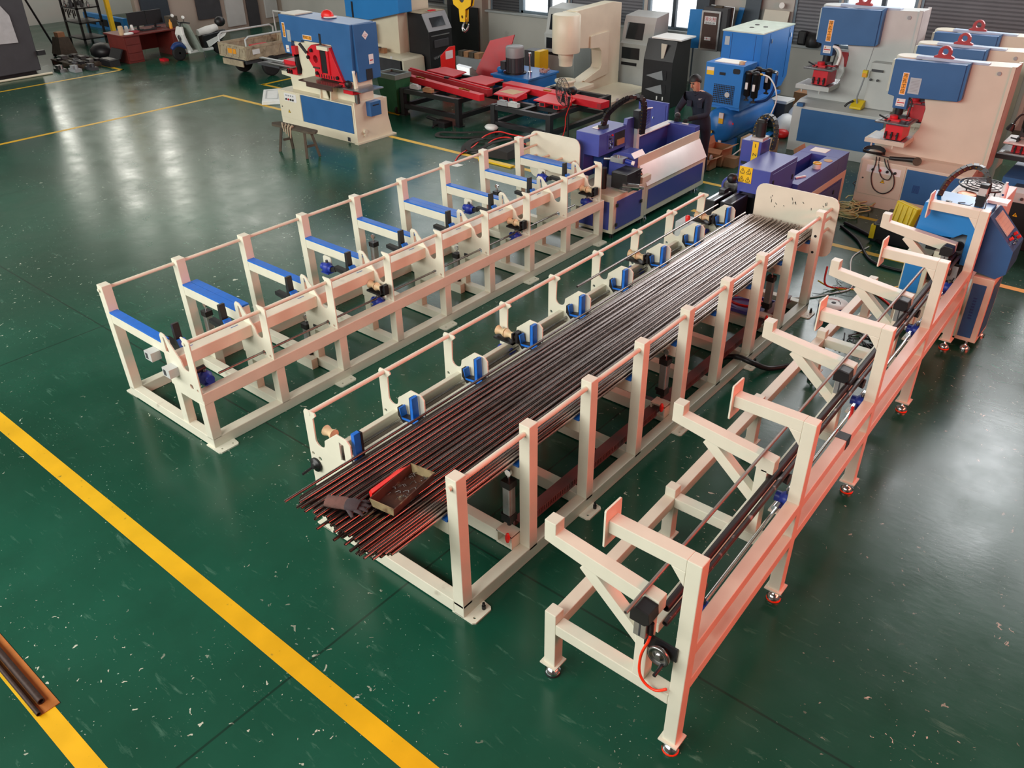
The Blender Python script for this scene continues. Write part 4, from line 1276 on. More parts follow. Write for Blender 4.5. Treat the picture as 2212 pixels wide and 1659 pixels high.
def punch(X, Y, s, label, text, paint, plate_sheet=True, guard=False, group=None, sx=None, door=True):
    """C-frame punch: base cabinet, slab body with throat, blue ram cover, die table, lifting eye"""
    P = thing('punching_machine', label, 'machine', (X, Y, 0), group)
    sx = sx or s
    u = lambda a: X + a * sx
    v = lambda b: Y + b * s
    w_ = lambda c: c * s

    def bx(x0, y0, z0, x1, y1, z1):
        return MB().box(u(x0), v(y0), w_(z0), u(x1), v(y1), w_(z1))
    pl = lambda pts: [(u(a), w_(b)) for a, b in pts]
    # base with sloped cabinet
    MB().plate([(v(0), 0), (v(0.0), w_(0.74)), (v(0.25), w_(0.80)), (v(1.0), w_(0.80)), (v(1.0), 0)], u(0), u(1.62), 'x').build('base', paint, P, bev=0.006)
    if door:
        d = bx(0.03, -0.012, 0.2, 0.70, 0, 0.72).build('cabinet_door', paint, P, bev=0.003)
        bx(0.12, -0.016, 0.56, 0.64, -0.012, 0.67).build('control_plate', LABELW, d)
        for i, (a, m_) in enumerate(((0.22, BLACK), (0.33, INKR), (0.44, INK), (0.56, BLACK))):
            MB().cyl((u(a), v(-0.016), w_(0.61)), (u(a), v(-0.045), w_(0.61)), 0.02 * s, 10).build('knob', m_, d)
        warn_triangle(d, u(0.40), v(-0.012), w_(0.44), 0.075 * s)
        MB().cyl((u(0.09), v(-0.012), w_(0.45)), (u(0.09), v(-0.02), w_(0.45)), 0.014 * s, 8).build('lock', STEEL, d)
    bx(0.72, -0.01, 0.20, 1.62, 0, 0.70).build('blue_panel', BLUE, P, 'blue sheet panel', bev=0.003)
    for i in range(7):
        bx(0.86 + 0.015 * i, -0.014, 0.36 + 0.0 * i, 0.868 + 0.015 * i, -0.01, 0.48).build('vent_slot', NAVY, P)
    # slab body
    MB().plate(pl([(0.08, 0.74), (0.03, 0.90), (0.03, 1.06), (0.55, 1.06), (0.64, 1.22), (0.66, 1.52), (0.60, 1.70), (0.03, 1.70), (0.03, 2.17), (1.71, 2.24), (1.71, 0.74)]), v(0.40), v(0.78), 'y').build('frame_slab', paint, P, bev=0.006)
    MB().lathe([(0.20 * s, w_(1.72)), (0.20 * s, w_(2.2)), (0.18 * s, w_(2.215))], (u(0.22), v(0.60), 0), (0, 0, 1), 20).build('ram_housing', paint, P)
    for yy in (0.38, 0.78):
        MB().plate(pl([(1.66, 0.76), (1.71, 0.76), (1.71, 2.25), (1.66, 2.25)]), v(yy), v(yy + 0.04), 'y').build('edge_strip', paint, P, bev=0.003)
    MB().cyl((u(1.52), v(0.40), w_(2.14)), (u(1.52), v(0.385), w_(2.14)), 0.028 * s, 12).build('bolt', GREY, P)
    # blue covers
    cov = pl([(0.10, 1.69), (0.20, 1.67), (0.21, 1.50), (0.42, 1.50), (0.42, 1.68), (1.10, 1.71), (1.10, 2.22), (0.10, 2.20)])
    c = MB().plate(cov, v(0.27), v(0.41), 'y').build('ram_cover', BLUE, P, bev=0.008)
    MB().plate(pl([(1.10, 1.71), (1.14, 1.74), (1.14, 2.25), (1.10, 2.22)]), v(0.29), v(0.41), 'y').build('cover_edge', BLUE, P)
    bx(0.35, 0.42, 2.21, 1.35, 0.56, 2.25).build('top_cover', mat('pale_blue_paint', '#a9bdd2', 0.4), P, bev=0.004)
    label_strip(c, u(0.305), v(0.27), w_(1.87), 0.07 * s, 0.30 * s, text)
    if plate_sheet:
        o = bx(0.38, 0.266, 1.74, 0.54, 0.27, 1.97).build('instruction_plate', LABELG, c)
        for i in range(9):
            bx(0.40, 0.264, 1.77 + 0.021 * i, 0.52, 0.266, 1.776 + 0.021 * i).build('small_print', GREY, o)
    o = bx(0.25, 0.266, 1.54, 0.38, 0.27, 1.65).build('safety_label', LABELW, c)
    warn_triangle(o, u(0.28), v(0.266), w_(1.62), 0.03 * s)
    bx(0.26, 0.264, 1.585, 0.37, 0.266, 1.60).build('red_line', INKR, o)
    bx(0.27, 0.264, 1.555, 0.36, 0.266, 1.562).build('small_print', GREY, o)
    # lifting eye
    eye = [(u(a), w_(b)) for a, b in ((0.58, 2.23), (0.86, 2.23), (0.86, 2.27), (0.81, 2.29))] + [(u(0.72) + 0.092 * s * math.cos(t), w_(2.33) + 0.092 * s * math.sin(t)) for t in [i * PI / 8 for i in range(9)]] + [(u(0.63), w_(2.29)), (u(0.58), w_(2.27))]
    MB().plate(eye, v(0.46), v(0.52), 'y', [circ(u(0.72), w_(2.34), 0.045 * s, 12)]).build('lifting_eye', DRED, P, bev=0.003)
    # punch, table, die block
    MB().cyl((u(0.30), v(0.36), w_(1.50)), (u(0.30), v(0.36), w_(1.40)), 0.06 * s, 14).cyl((u(0.30), v(0.36), w_(1.40)), (u(0.30), v(0.36), w_(1.36)), 0.03 * s, 10).build('punch_tool', BLACK, P)
    t = bx(0.10, -0.08, 1.335, 0.60, 0.42, 1.36).build('die_table', STEEL, P, bev=0.004)
    for a in (0.15, 0.22, 0.50, 0.56):
        bx(a, -0.02, 1.36, a + 0.015, 0.34, 1.362).build('table_slot', DARK, t)
    MB().cyl((u(0.30), v(0.16), w_(1.36)), (u(0.30), v(0.16), w_(1.42)), 0.06 * s, 14).box(u(0.2), v(0.05), w_(1.36), u(0.42), v(0.12), w_(1.385)).build('stripper', RED, P)
    bx(0.40, 0.2, 1.36, 0.52, 0.32, 1.372).build('stripper_ring', RED, P)
    MB().beam((u(0.10), v(0.10), w_(1.41)), (u(0.24), v(0.04), w_(1.38)), 0.02, 0.02).box(u(0.27), v(0.0), w_(1.36), u(0.29), v(0.25), w_(1.375)).build('gauge_bar', BLACK, P)
    rb = bx(0.26, -0.02, 1.105, 0.52, 0.36, 1.335).build('die_block', RED, P, bev=0.004)
    red_clamps(rb, u(0.28), v(-0.02), w_(1.12), s)
    tr = bx(0.0, -0.06, 1.02, 0.60, 0.44, 1.085).build('lower_tray', paint, P, bev=0.005)
    bx(0.04, -0.03, 1.085, 0.58, 0.40, 1.09).build('tray_liner', ALU, tr)
    for a in (0.1, 0.42):
        bx(a, -0.04, 0.97, a + 0.02, -0.02, 1.02).build('tray_clip', paint, tr)
    # second red block and lamp inside the throat
    bx(0.48, 0.40, 1.34, 0.655, 0.5, 1.56).build('throat_block', DRED, P, bev=0.003)
    MB().sweep([(u(0.47), v(0.22), w_(1.37)), (u(0.48), v(0.25), w_(1.5)), (u(0.47), v(0.3), w_(1.62)), (u(0.42), v(0.3), w_(1.66))], 0.012 * s, 6, smooth_pts=4).box(u(0.36), v(0.16), w_(1.40), u(0.48), v(0.2), w_(1.43)).build('work_lamp', BLACK, P)
    if guard:
        MB().plate(pl([(0.62, 1.10), (0.70, 1.30), (0.66, 1.5), (0.55, 1.66), (0.42, 1.66), (0.5, 1.60), (0.6, 1.45), (0.60, 1.12)]), v(0.2), v(0.206), 'y').build('clear_guard', FROST, P, 'clear plastic guard')
        MB().sweep([(u(0.44), v(0.2), w_(1.66)), (u(0.54), v(0.19), w_(1.64)), (u(0.60), v(0.18), w_(1.55)), (u(0.58), v(0.16), w_(1.40))], 0.022 * s, 7, smooth_pts=4).build('white_arm', WHITE, P)
    return P


PINKISH = BEIGE
pa = punch(-3.96, 13.46, 1.0, 'nearest blue and beige punching machine, with a looped cord hanging on its cabinet', '冲孔工位', BEIGE)
pb = dup(pa, (-4.03, 14.75, 0), 'second blue and beige punch, right behind the one with the hanging cord', None)
pc = dup(pa, (-4.18, 16.2, 0), 'rearmost of the three punches standing one behind another, nearest the shutter', None)
pd = punch(-6.05, 15.66, 1.14, 'larger blue and grey punch with wide low blue panel, beside the blue compressor', '冲孔工位', LGREY, plate_sheet=False, guard=True, sx=1.05, door=False)
# wide blue base panel, side cabinet of that machine
panel(pd, -5.88, 0.2, -4.35, 0.80, 15.655, BLUE, 0.012, 'base_panel')
sc = MB().box(-4.86, 15.90, 0.92, -4.32, 16.12, 1.70).build('side_cabinet', LGREY, pd, bev=0.005)
MB().box(-4.82, 15.852, 1.56, -4.62, 15.86, 1.60).build('vent_slot', DARK, sc)
for x in (-4.80, -4.68):
    MB().cyl((x, 15.86, 1.42), (x, 15.84, 1.42), 0.022, 10).build('knob', DARK, sc)
MB().box(-5.97, 15.60, 0.84, -5.85, 15.70, 0.90).build('blue_bracket', BLUE, pd)

# foot pedal with its yellow box, on the base ledge
fp = thing('foot_pedal', 'yellow foot pedal resting on the ledge of the larger punch', 'pedal', (-4.92, 15.82, 0.915))
MB().plate([(15.70, 0.915), (15.98, 0.915), (15.98, 1.04), (15.86, 1.05), (15.70, 0.95)], -5.03, -4.82, 'x').build('pedal_housing', YPLAST, fp, bev=0.008)
MB().sweep([(-5.12, 15.72, 0.93), (-5.08, 15.74, 0.99), (-5.0, 15.78, 1.04)], 0.02, 7).build('pedal_guard', BLACK, fp)
sw_ = thing('pendant_switch', 'yellow pendant switch box hanging on a grey cable by the larger punch', 'switch', (-4.90, 15.80, 1.42))
MB().box(-4.945, 15.77, 1.46, -4.855, 15.84, 1.58).build('switch_box', YPLAST, sw_, bev=0.008)
MB().box(-4.935, 15.76, 1.47, -4.865, 15.77, 1.53).build('switch_face', ORANGE if False else LABELO, sw_)
MB().sweep([(-4.90, 15.80, 1.58), (-4.88, 15.85, 1.8), (-4.87, 15.88, 1.96)], 0.007, 6, smooth_pts=3).sweep([(-4.90, 15.80, 1.46), (-4.92, 15.79, 1.3), (-4.95, 15.78, 1.12), (-4.93, 15.79, 1.0)], 0.014, 6, smooth_pts=4).build('cable', GREY, sw_)

# angle grinder and its coiled cord on the nearest punch
gr = thing('angle_grinder', 'dark angle grinder lying on the ledge of the nearest punch, cord hanging down', 'grinder', (-3.4, 13.55, 0.76))
MB().sweep([(-3.56, 13.53, 0.80), (-3.48, 13.53, 0.805), (-3.30, 13.56, 0.815), (-3.20, 13.57, 0.82)], [0.026, 0.03, 0.034, 0.04], 10).build('grip', BLACK, gr)
MB().cyl((-3.18, 13.60, 0.82), (-3.16, 13.53, 0.82), 0.045, 14).build('gear_head', DARK, gr)
MB().cyl((-3.15, 13.53, 0.82), (-3.147, 13.52, 0.82), 0.065, 20).build('disc', WOOD, gr)
cd = MB()
random.seed(2)
for i in range(6):
    r = 0.10 + 0.02 * i
    cd.sweep([(-3.82 + 0.17 * math.cos(t + i), 13.56 + r * 0.5 * math.sin(t + i), 0.825 + 0.008 * i + 0.05 * max(0, math.sin(t + i))) for t in [k * PI / 6 for k in range(13)]], 0.008, 5)
cd.sweep([(-3.56, 13.53, 0.80), (-3.66, 13.52, 0.81), (-3.76, 13.5, 0.82)], 0.008, 5, smooth_pts=3)
cd.sweep([(-3.75, 13.50, 0.79), (-3.72, 13.43, 0.70), (-3.74, 13.42, 0.50), (-3.66, 13.41, 0.32), (-3.50, 13.41, 0.27), (-3.38, 13.41, 0.38), (-3.40, 13.42, 0.55), (-3.5, 13.42, 0.68), (-3.56, 13.44, 0.79)], 0.009, 6, smooth_pts=5)
cd.sweep([(-3.70, 13.50, 0.79), (-3.66, 13.43, 0.66), (-3.58, 13.41, 0.52), (-3.47, 13.41, 0.50), (-3.45, 13.42, 0.60), (-3.55, 13.43, 0.69), (-3.62, 13.48, 0.79)], 0.008, 6, smooth_pts=5)
cd.build('power_cord', BLACK, gr)

# black drilling press at the right edge
bp_ = thing('drill_press', 'black upright press with red clamps and gooseneck lamp, cut by the right picture edge', 'machine', (-1.78, 13.0, 0))
MB().box(-1.80, 13.0, 0.0, -0.9, 14.0, 0.66).build('base_cabinet', BLACKP, bp_, bev=0.008)
cp_ = MB().box(-1.78, 12.99, 0.66, -0.9, 13.25, 0.80).build('control_strip', LGREY, bp_, bev=0.004)
for x in (-1.70, -1.56, -1.42, -1.28):
    MB().cyl((x, 12.99, 0.72), (x, 12.975, 0.72), 0.022, 10).build('knob', BROWNP, cp_)
warn_triangle(bp_, -1.58, 13.0, 0.48, 0.09)
MB().box(-2.0, 13.9, 0.0, -1.0, 14.9, 0.72).build('rear_base', BLUE, bp_)
MB().box(-2.25, 14.3, 0.86, -1.3, 14.9, 0.93).build('tray', BLACKP, bp_, bev=0.004)
rb = MB().box(-2.08, 14.42, 0.95, -1.5, 14.7, 1.06).build('die_block', RED, bp_)
red_clamps(rb, -2.04, 14.42, 0.95, 1.0, 5)
MB().box(-2.22, 14.35, 0.93, -1.5, 14.5, 0.945).build('tray_liner', ALU, bp_)
tb_ = MB().box(-2.2, 14.3, 1.09, -1.4, 14.8, 1.115).build('table', WHITE, bp_, bev=0.004)
MB().beam((-2.14, 14.42, 1.16), (-2.0, 14.44, 1.14), 0.02, 0.02).box(-2.05, 14.4, 1.115, -2.02, 14.5, 1.18).build('gauge_bar', BLACK, tb_)
MB().box(-2.08, 14.72, 1.0, -1.2, 15.1, 2.2).build('body_slab', DARK, bp_, bev=0.008)
MB().cyl((-1.96, 14.55, 1.30), (-1.96, 14.55, 1.8), 0.10, 14).cyl((-1.96, 14.55, 1.30), (-1.96, 14.55, 1.24), 0.07, 14).cyl((-1.96, 14.55, 1.24), (-1.96, 14.55, 1.13), 0.02, 8).build('spindle', BLACK, bp_)
MB().box(-1.93, 14.44, 1.52, -1.8, 14.45, 1.62).build('pink_label', mat('pink_label', '#c03a7a', 0.5), bp_)
MB().sweep([(-2.0, 14.5, 1.50), (-2.09, 14.46, 1.50), (-2.14, 14.43, 1.42), (-2.15, 14.42, 1.36)], 0.014, 6, smooth_pts=4).lathe([(0.03, 0.0), (0.055, -0.06), (0.06, -0.1)], (-2.16, 14.42, 1.36), (0.25, 0.1, 1), 12).build('gooseneck_lamp', BLACK, bp_)

# white cabinet behind the blue cutter, with things on it
wc = thing('white_cabinet', 'small white metal cabinet behind the blue cutting machine', 'cabinet', (-1.85, 11.1, 0))
MB().box(-2.1, 10.85, 0.0, -1.5, 11.75, 1.24).build('body', WHITE, wc, bev=0.006)
MB().box(-1.72, 10.842, 0.98, -1.55, 10.85, 1.18).build('rear_socket_plate', LGREY, wc)
MB().box(-1.70, 10.835, 1.04, -1.62, 10.842, 1.10).build('socket', BLACK, wc)
cg = thing('fan_guard', 'round black wire fan guard lying on the white cabinet', 'guard', (-1.82, 11.35, 1.24))
for i, r in enumerate((0.27, 0.21, 0.15, 0.09, 0.04)):
    MB().sweep([(-1.82 + r * math.cos(t), 11.35 + r * math.sin(t), 1.31 + 0.008 * i) for t in [k * 2 * PI / 24 for k in range(25)]], 0.006 if i else 0.012, 5).build('ring_wire', BLACK, cg)
for k in range(12):
    a = k * PI / 6
    MB().beam((-1.82 + 0.27 * math.cos(a), 11.35 + 0.27 * math.sin(a), 1.31), (-1.82 + 0.04 * math.cos(a), 11.35 + 0.04 * math.sin(a), 1.34), 0.006, 0.006).build('spoke_wire', BLACK, cg)
for a in (0.6, 2.5, 4.2, 5.5):
    MB().beam((-1.82 + 0.26 * math.cos(a), 11.35 + 0.26 * math.sin(a), 1.24), (-1.82 + 0.26 * math.cos(a), 11.35 + 0.26 * math.sin(a), 1.31), 0.015, 0.02).build('leg', BLACK, cg)
ws = thing('wire_spool', 'white rimmed spool of copper wire on the front of the white cabinet', 'spool', (-1.90, 10.98, 1.24))
MB().lathe([(0.12, 0.0), (0.13, 0.008), (0.13, 0.02), (0.115, 0.025)], (-1.90, 10.98, 1.24), (0, 0, 1), 20).build('rim', WHITE, ws)
MB().lathe([(0.10, 0.025), (0.115, 0.035), (0.10, 0.05), (0.05, 0.045)], (-1.90, 10.98, 1.24), (0, 0, 1), 20).build('wire_winding', COPPER, ws)
sp_ = thing('spray_can', 'white spray can standing on the right of the white cabinet', 'can', (-1.55, 11.2, 1.24))
MB().lathe([(0.033, 0.0), (0.034, 0.01), (0.034, 0.15), (0.018, 0.175)], (-1.55, 11.2, 1.24), (0, 0, 1), 14).build('body', WHITE, sp_)
MB().lathe([(0.016, 0.175), (0.016, 0.2)], (-1.55, 11.2, 1.24), (0, 0, 1), 10).build('cap', WHITE, sp_)
MB().cyl((-1.55, 11.166, 1.29), (-1.55, 11.165, 1.29), 0.014, 10).build('blue_mark', NAVY, sp_)

# ================================================================== compressor group
ct = thing('air_receiver', 'blue horizontal air tank on the floor under the compressor', 'tank', (-7.17, 15.8, 0))
MB().lathe([(0.02, -0.14), (0.18, -0.11), (0.29, -0.05), (0.33, 0.04), (0.33, 1.75), (0.29, 1.84), (0.15, 1.9), (0.02, 1.92)], (-7.17, 14.95, 0.42), (0, 1, 0), 28).build('shell', COMPB, ct)
for y in (15.2, 16.4):
    MB().box(-7.42, y, 0.0, -6.92, y + 0.08, 0.16).build('saddle', COMPB, ct)
MB().box(-7.14, 14.815, 0.50, -7.05, 14.83, 0.70).build('pressure_label', LABELY, ct, 'white and yellow pressure label')
MB().box(-7.14, 14.81, 0.60, -7.05, 14.816, 0.70).build('label_top', LABELW, ct)
MB().cyl((-7.25, 14.84, 0.33), (-7.25, 14.76, 0.33), 0.03, 10).build('drain_valve', BRASS, ct)
MB().ball((-6.90, 14.93, 0.5), 0.03, 8).build('red_plug', REDPL, ct)
MB().box(-7.12, 14.86, 0.13, -7.06, 14.88, 0.17).build('number_plate', LABELW, ct)
MB().box(-6.98, 15.3, 0.66, -6.95, 16.5, 0.70).build('side_rail', LGREY, ct)
MB().box(-7.55, 15.05, 0.72, -6.85, 16.9, 0.78).build('mounting_frame', COMPB, ct)
dy = thing('air_dryer', 'blue box air dryer with black grille and fan on top of the air tank', 'dryer', (-7.23, 15.25, 0.78))
MB().box(-7.62, 15.0, 0.78, -6.84, 15.55, 1.54).build('casing', COMPB, dy, bev=0.006)
g = MB().box(-7.41, 14.995, 0.82, -6.98, 15.0, 1.17).build('grille_opening', INK, dy)
for i in range(10):
    MB().box(-7.41, 14.988, 0.825 + 0.036 * i, -6.98, 14.996, 0.832 + 0.036 * i).build('grille_bar', COMPB, g)
for i in range(13):
    MB().box(-7.41 + 0.035 * i, 14.989, 0.82, -7.404 + 0.035 * i, 14.996, 1.17).build('grille_bar', COMPB, g)
MB().cyl((-7.11, 14.99, 1.0), (-7.11, 14.98, 1.0), 0.05, 12).build('fan_hub', LGREY, g)
MB().box(-7.59, 14.995, 1.32, -7.44, 15.0, 1.46).build('warning_label', LABELY, dy)
MB().box(-7.59, 14.992, 1.40, -7.44, 14.995, 1.46).build('label_text', LABELW, dy)
MB().box(-7.32, 14.992, 1.34, -7.20, 15.0, 1.39).build('display', INK, dy)
MB().plate(rrect(-7.05, 1.39, -6.91, 1.48, 0.03), 14.99, 15.0).build('control_unit', INK, dy)
bc_ = thing('screw_compressor', 'large blue compressor cabinet with pale top behind the dryer', 'compressor', (-7.42, 16.9, 0.78))
MB().plate([(16.05, 0.78), (17.3, 0.78), (17.5, 0.95), (17.5, 1.93), (16.05, 1.93)], -7.86, -7.02, 'x').build('casing', COMPB, bc_, bev=0.006)
MB().box(-7.87, 16.03, 1.93, -7.01, 17.52, 1.955).build('top_plate', mat('pale_green_top', '#c6d3c6', 0.4), bc_, 'pale green top plate', bev=0.003)
for x, y in ((-7.55, 16.9), (-7.3, 16.75), (-7.5, 16.55)):
    MB().cyl((x, y, 1.955), (x, y, 1.965), 0.045, 12).build('top_hole', DARK, bc_)
for x in (-7.66, -7.16):
    MB().box(x, 16.045, 0.85, x + 0.006, 16.05, 1.9).build('door_seam', NAVY, bc_)
MB().box(-7.80, 16.043, 1.68, -7.70, 16.05, 1.84).build('name_plate', LABELG, bc_)
for y in (16.4, 17.3):
    MB().box(-7.022, y, 0.95, -7.015, y + 0.006, 1.9).build('door_seam', NAVY, bc_)
    MB().box(-7.018, y + 0.06, 1.72, -7.005, y + 0.10, 1.80).build('latch', CHROME, bc_)
af = thing('air_filter_set', 'four black air filter canisters piped to the blue dryer', 'filter', (-6.68, 15.3, 0.7))
for x, y, z0, z1 in ((-6.765, 15.1, 1.0, 1.46), (-6.62, 15.1, 0.98, 1.46), (-6.74, 15.42, 1.05, 1.48), (-6.52, 15.40, 1.1, 1.48)):
    f = MB().lathe([(0.03, 0), (0.065, 0.02), (0.065, z1 - z0 - 0.07), (0.075, z1 - z0 - 0.06), (0.075, z1 - z0 - 0.03), (0.04, z1 - z0)], (x, y, z0), (0, 0, 1), 16).build('canister', BLACK, af)
    MB().box(x - 0.025, y - 0.072, z0 + 0.14, x + 0.025, y - 0.064, z0 + 0.26).build('canister_label', LABELW, f)
    MB().cyl((x, y, z0), (x, y, z0 - 0.05), 0.02, 8).box(x - 0.04, y - 0.02, z0 - 0.08, x + 0.04, y + 0.02, z0 - 0.05).build('drain_cock', BLACK, f)
MB().cyl((-6.84, 15.1, 1.42), (-6.56, 15.1, 1.42), 0.03, 8).cyl((-6.78, 15.1, 1.43), (-6.74, 15.42, 1.43), 0.03, 8).cyl((-6.74, 15.42, 1.43), (-6.40, 15.40, 1.43), 0.03, 8).build('manifold', BLACK, af)
MB().cyl((-6.56, 15.1, 1.42), (-6.50, 15.1, 1.42), 0.02, 8).build('brass_nipple', BRASS, af)
MB().cyl((-6.42, 15.40, 1.43), (-6.36, 15.4, 1.43), 0.025, 8).cyl((-6.36, 15.4, 1.44), (-6.36, 15.4, 1.38), 0.025, 8).build('pipe_elbow', CHROME, af)
MB().sweep([(-6.36, 15.4, 1.38), (-6.38, 15.42, 1.15), (-6.5, 15.45, 0.92), (-6.75, 15.5, 0.82), (-6.95, 15.5, 0.80)], 0.026, 8, smooth_pts=5).build('blue_hose', NAVY, af)
MB().sweep([(-6.50, 15.1, 1.42), (-6.36, 15.1, 1.38), (-6.22, 15.1, 1.2), (-6.18, 15.1, 0.95), (-6.28, 15.0, 0.6), (-6.45, 14.7, 0.25), (-6.6, 14.2, 0.03)], 0.013, 7, smooth_pts=6).build('white_hose', WHITE, af)
tp_ = one('paper_stack', MB().box(-7.50, 15.1, 1.542, -7.0, 15.42, 1.555), PAPER, 'papers lying on top of the blue air dryer', 'paper', (-7.25, 15.25, 1.542))
tr_ = one('tape_roll', MB().pipe((-6.96, 15.15, 1.542), (-6.96, 15.15, 1.59), 0.055, 0.035, 18), CARD2, 'roll of tape on the corner of the blue air dryer', 'tape', (-6.96, 15.15, 1.542))

# hydrant cabinet with glass door and leaf, on a grey stand, and things by the wall
hc = thing('fire_hydrant_cabinet', 'brown glass fire hydrant cabinet with Chinese lettering by the window', 'cabinet', (-9.6, 18.9, 0))
MB().box(-9.95, 18.85, 0.0, -9.25, 19.3, 0.98).build('stand', LGREY, hc, bev=0.005)
MB().box(-9.78, 18.85, 0.98, -9.18, 19.2, 1.90).build('case', DARK, hc)
fr_ = MB().plate([(-9.80, 0.98), (-9.32, 0.98), (-9.32, 1.84), (-9.80, 1.84)], 18.80, 18.83, 'y', [[(-9.76, 1.02), (-9.36, 1.02), (-9.36, 1.80), (-9.76, 1.80)]]).build('door_frame', ALU, hc)
gp = MB().box(-9.76, 18.81, 1.02, -9.36, 18.825, 1.80).build('door_glass', BROWNP, fr_)
MB().box(-9.72, 18.806, 1.55, -9.42, 18.81, 1.72).build('sign_field', LABELW, gp)
words(fr_, '消火栓', (-9.57, 18.803, 1.655), FRONT, 0.10, INKR)
words(fr_, '室内消火栓', (-9.57, 18.803, 1.575), FRONT, 0.05, INK)
MB().box(-9.68, 18.806, 1.20, -9.52, 18.81, 1.27).build('sign_field', LABELW, gp)
words(fr_, '火警119', (-9.60, 18.803, 1.235), FRONT, 0.045, INKR)
MB().hexa([(-10.10, 18.70, 1.0), (-9.82, 18.82, 1.0), (-9.82, 18.85, 1.0), (-10.10, 18.73, 1.0)], [(-10.06, 18.70, 1.85), (-9.80, 18.82, 1.85), (-9.80, 18.85, 1.85), (-10.06, 18.73, 1.85)]).build('side_leaf', SKYBLUE, hc, 'light blue side panel')
MB().plate([(-9.30, 0.98), (-9.14, 0.98), (-9.12, 1.92), (-9.28, 1.92)], 19.05, 19.09, 'y').build('rear_door', BROWNP, hc)
MB().sweep([(-9.14, 19.04, 1.0), (-9.11, 19.04, 1.92), (-9.7, 19.04, 1.93)], 0.014, 6).build('rear_frame', ALU, hc)
one('wood_block', MB().box(-9.55, 18.9, 1.90, -9.36, 19.0, 1.94), WOOD, 'small wooden block on the hydrant cabinet', 'block', (-9.45, 18.95, 1.9))
one('steel_sheet', MB().hexa([(-8.72, 19.35, 0), (-8.1, 19.35, 0), (-8.1, 19.4, 0), (-8.72, 19.4, 0)], [(-8.62, 19.6, 1.86), (-8.02, 19.6, 1.86), (-8.02, 19.63, 1.86), (-8.62, 19.63, 1.86)]), BEIGE, 'plain beige sheet panel leaning on the wall behind the compressor', 'panel', (-8.4, 19.4, 0))
one('steel_sheet', MB().hexa([(-9.12, 19.45, 0), (-8.75, 19.45, 0), (-8.75, 19.5, 0), (-9.12, 19.5, 0)], [(-9.10, 19.62, 2.6), (-8.72, 19.62, 2.6), (-8.72, 19.66, 2.6), (-9.10, 19.66, 2.6)]), FRAMED, 'tall dark panel beside the beige one, behind the compressor', 'panel', (-8.9, 19.5, 0))
one('steel_sheet', MB().hexa([(-9.34, 19.4, 0.9), (-9.22, 19.4, 0.9), (-9.22, 19.43, 0.9), (-9.34, 19.43, 0.9)], [(-9.26, 19.6, 1.85), (-9.12, 19.6, 1.85), (-9.12, 19.63, 1.85), (-9.26, 19.63, 1.85)]), SKYBLUE, 'narrow light blue panel between hydrant cabinet and dark panel', 'panel', (-9.2, 19.5, 0.9))
lp_ = one('wall_speaker', MB().lathe([(0.04, -0.05), (0.065, 0.0), (0.065, 0.03)], (-8.22, 19.6, 1.97), (0, -1, 0.1), 14), WHITE, 'round pale lamp on the top of the beige panel', 'lamp', (-8.22, 19.6, 1.97))
sb = thing('shoulder_bag', 'black bag lying on the windowsill by the shutter', 'bag', (-7.3, 19.62, SZ))
MB().lathe([(0.15, 0), (0.17, 0.05), (0.16, 0.2), (0.1, 0.27)], (-7.35, 19.56, SZ), (0, 0, 1), 10).build('bag_body', BLACK, sb)
MB().box(-7.75, 19.58, SZ, -7.55, 19.74, SZ + 0.3).build('side_pouch', BLACK, sb, bev=0.04)
MB().box(-7.45, 19.467, SZ + 0.1, -7.25, 19.47, SZ + 0.13).build('pale_print', GREY, sb)

# black battery box, cartons, sacks between compressor and punch
bb = thing('tool_chest', 'dark chest with white top standing by the wall beside the compressor', 'chest', (-6.75, 17.1, 0))
MB().box(-7.1, 16.95, 0, -6.72, 17.35, 0.50).build('body', DARK, bb, bev=0.01)
MB().box(-7.1, 16.95, 0.5, -6.70, 17.36, 0.56).build('lid', WHITE, bb, bev=0.01)
one('carton', MB().box(-6.95, 17.9, 0, -6.5, 18.2, 0.55), CARD, 'brown carton behind the dark chest', 'box', (-6.7, 18.0, 0))
sk = MB().ball((-6.55, 16.7, 0.14), 0.28, 14, (0.8, 1.2, 0.9))
sk.ball((-6.42, 16.95, 0.26), 0.26, 12, (0.8, 1.0, 1.2))
one('plastic_sack', sk, WHITE, 'white plastic sack slumped beside the dark chest', 'sack', (-6.5, 16.8, 0))
one('red_bag', MB().ball((-6.48, 16.38, 0.07), 0.16, 10, (1.0, 0.9, 0.6)), REDPL, 'crumpled red bag in front of the white sack', 'bag', (-6.48, 16.38, 0))

# ================================================================== double ironworker, left of centre
iw = thing('ironworker', 'blue and cream double ended ironworker with red tooling standing alone on the green floor', 'machine', (-14.2, 11.2, 0))
MB().plate([(-15.42, 0.0), (-15.42, 0.76), (-13.03, 0.76), (-13.03, 0.0)], 10.78, 11.7, 'y').build('base', CREAM2, iw, bev=0.006)
MB().hexa([(-13.04, 10.78, 0), (-12.98, 10.78, 0), (-12.98, 11.75, 0), (-13.04, 11.75, 0)], [(-13.04, 10.80, 0.8), (-13.0, 10.80, 0.8), (-13.0, 11.58, 0.8), (-13.04, 11.58, 0.8)]).build('end_plate', CREAM2, iw, bev=0.003)
MB().box(-13.04, 10.74, 0.0, -12.93, 11.8, 0.03).build('foot_rail', CREAM2, iw)
d = MB().box(-15.40, 10.765, 0.2, -14.67, 10.78, 0.745).build('cabinet_door', CREAM2, iw, bev=0.003)
o = MB().box(-15.2, 10.761, 0.56, -14.8, 10.765, 0.72).build('control_plate', LABELW, d)
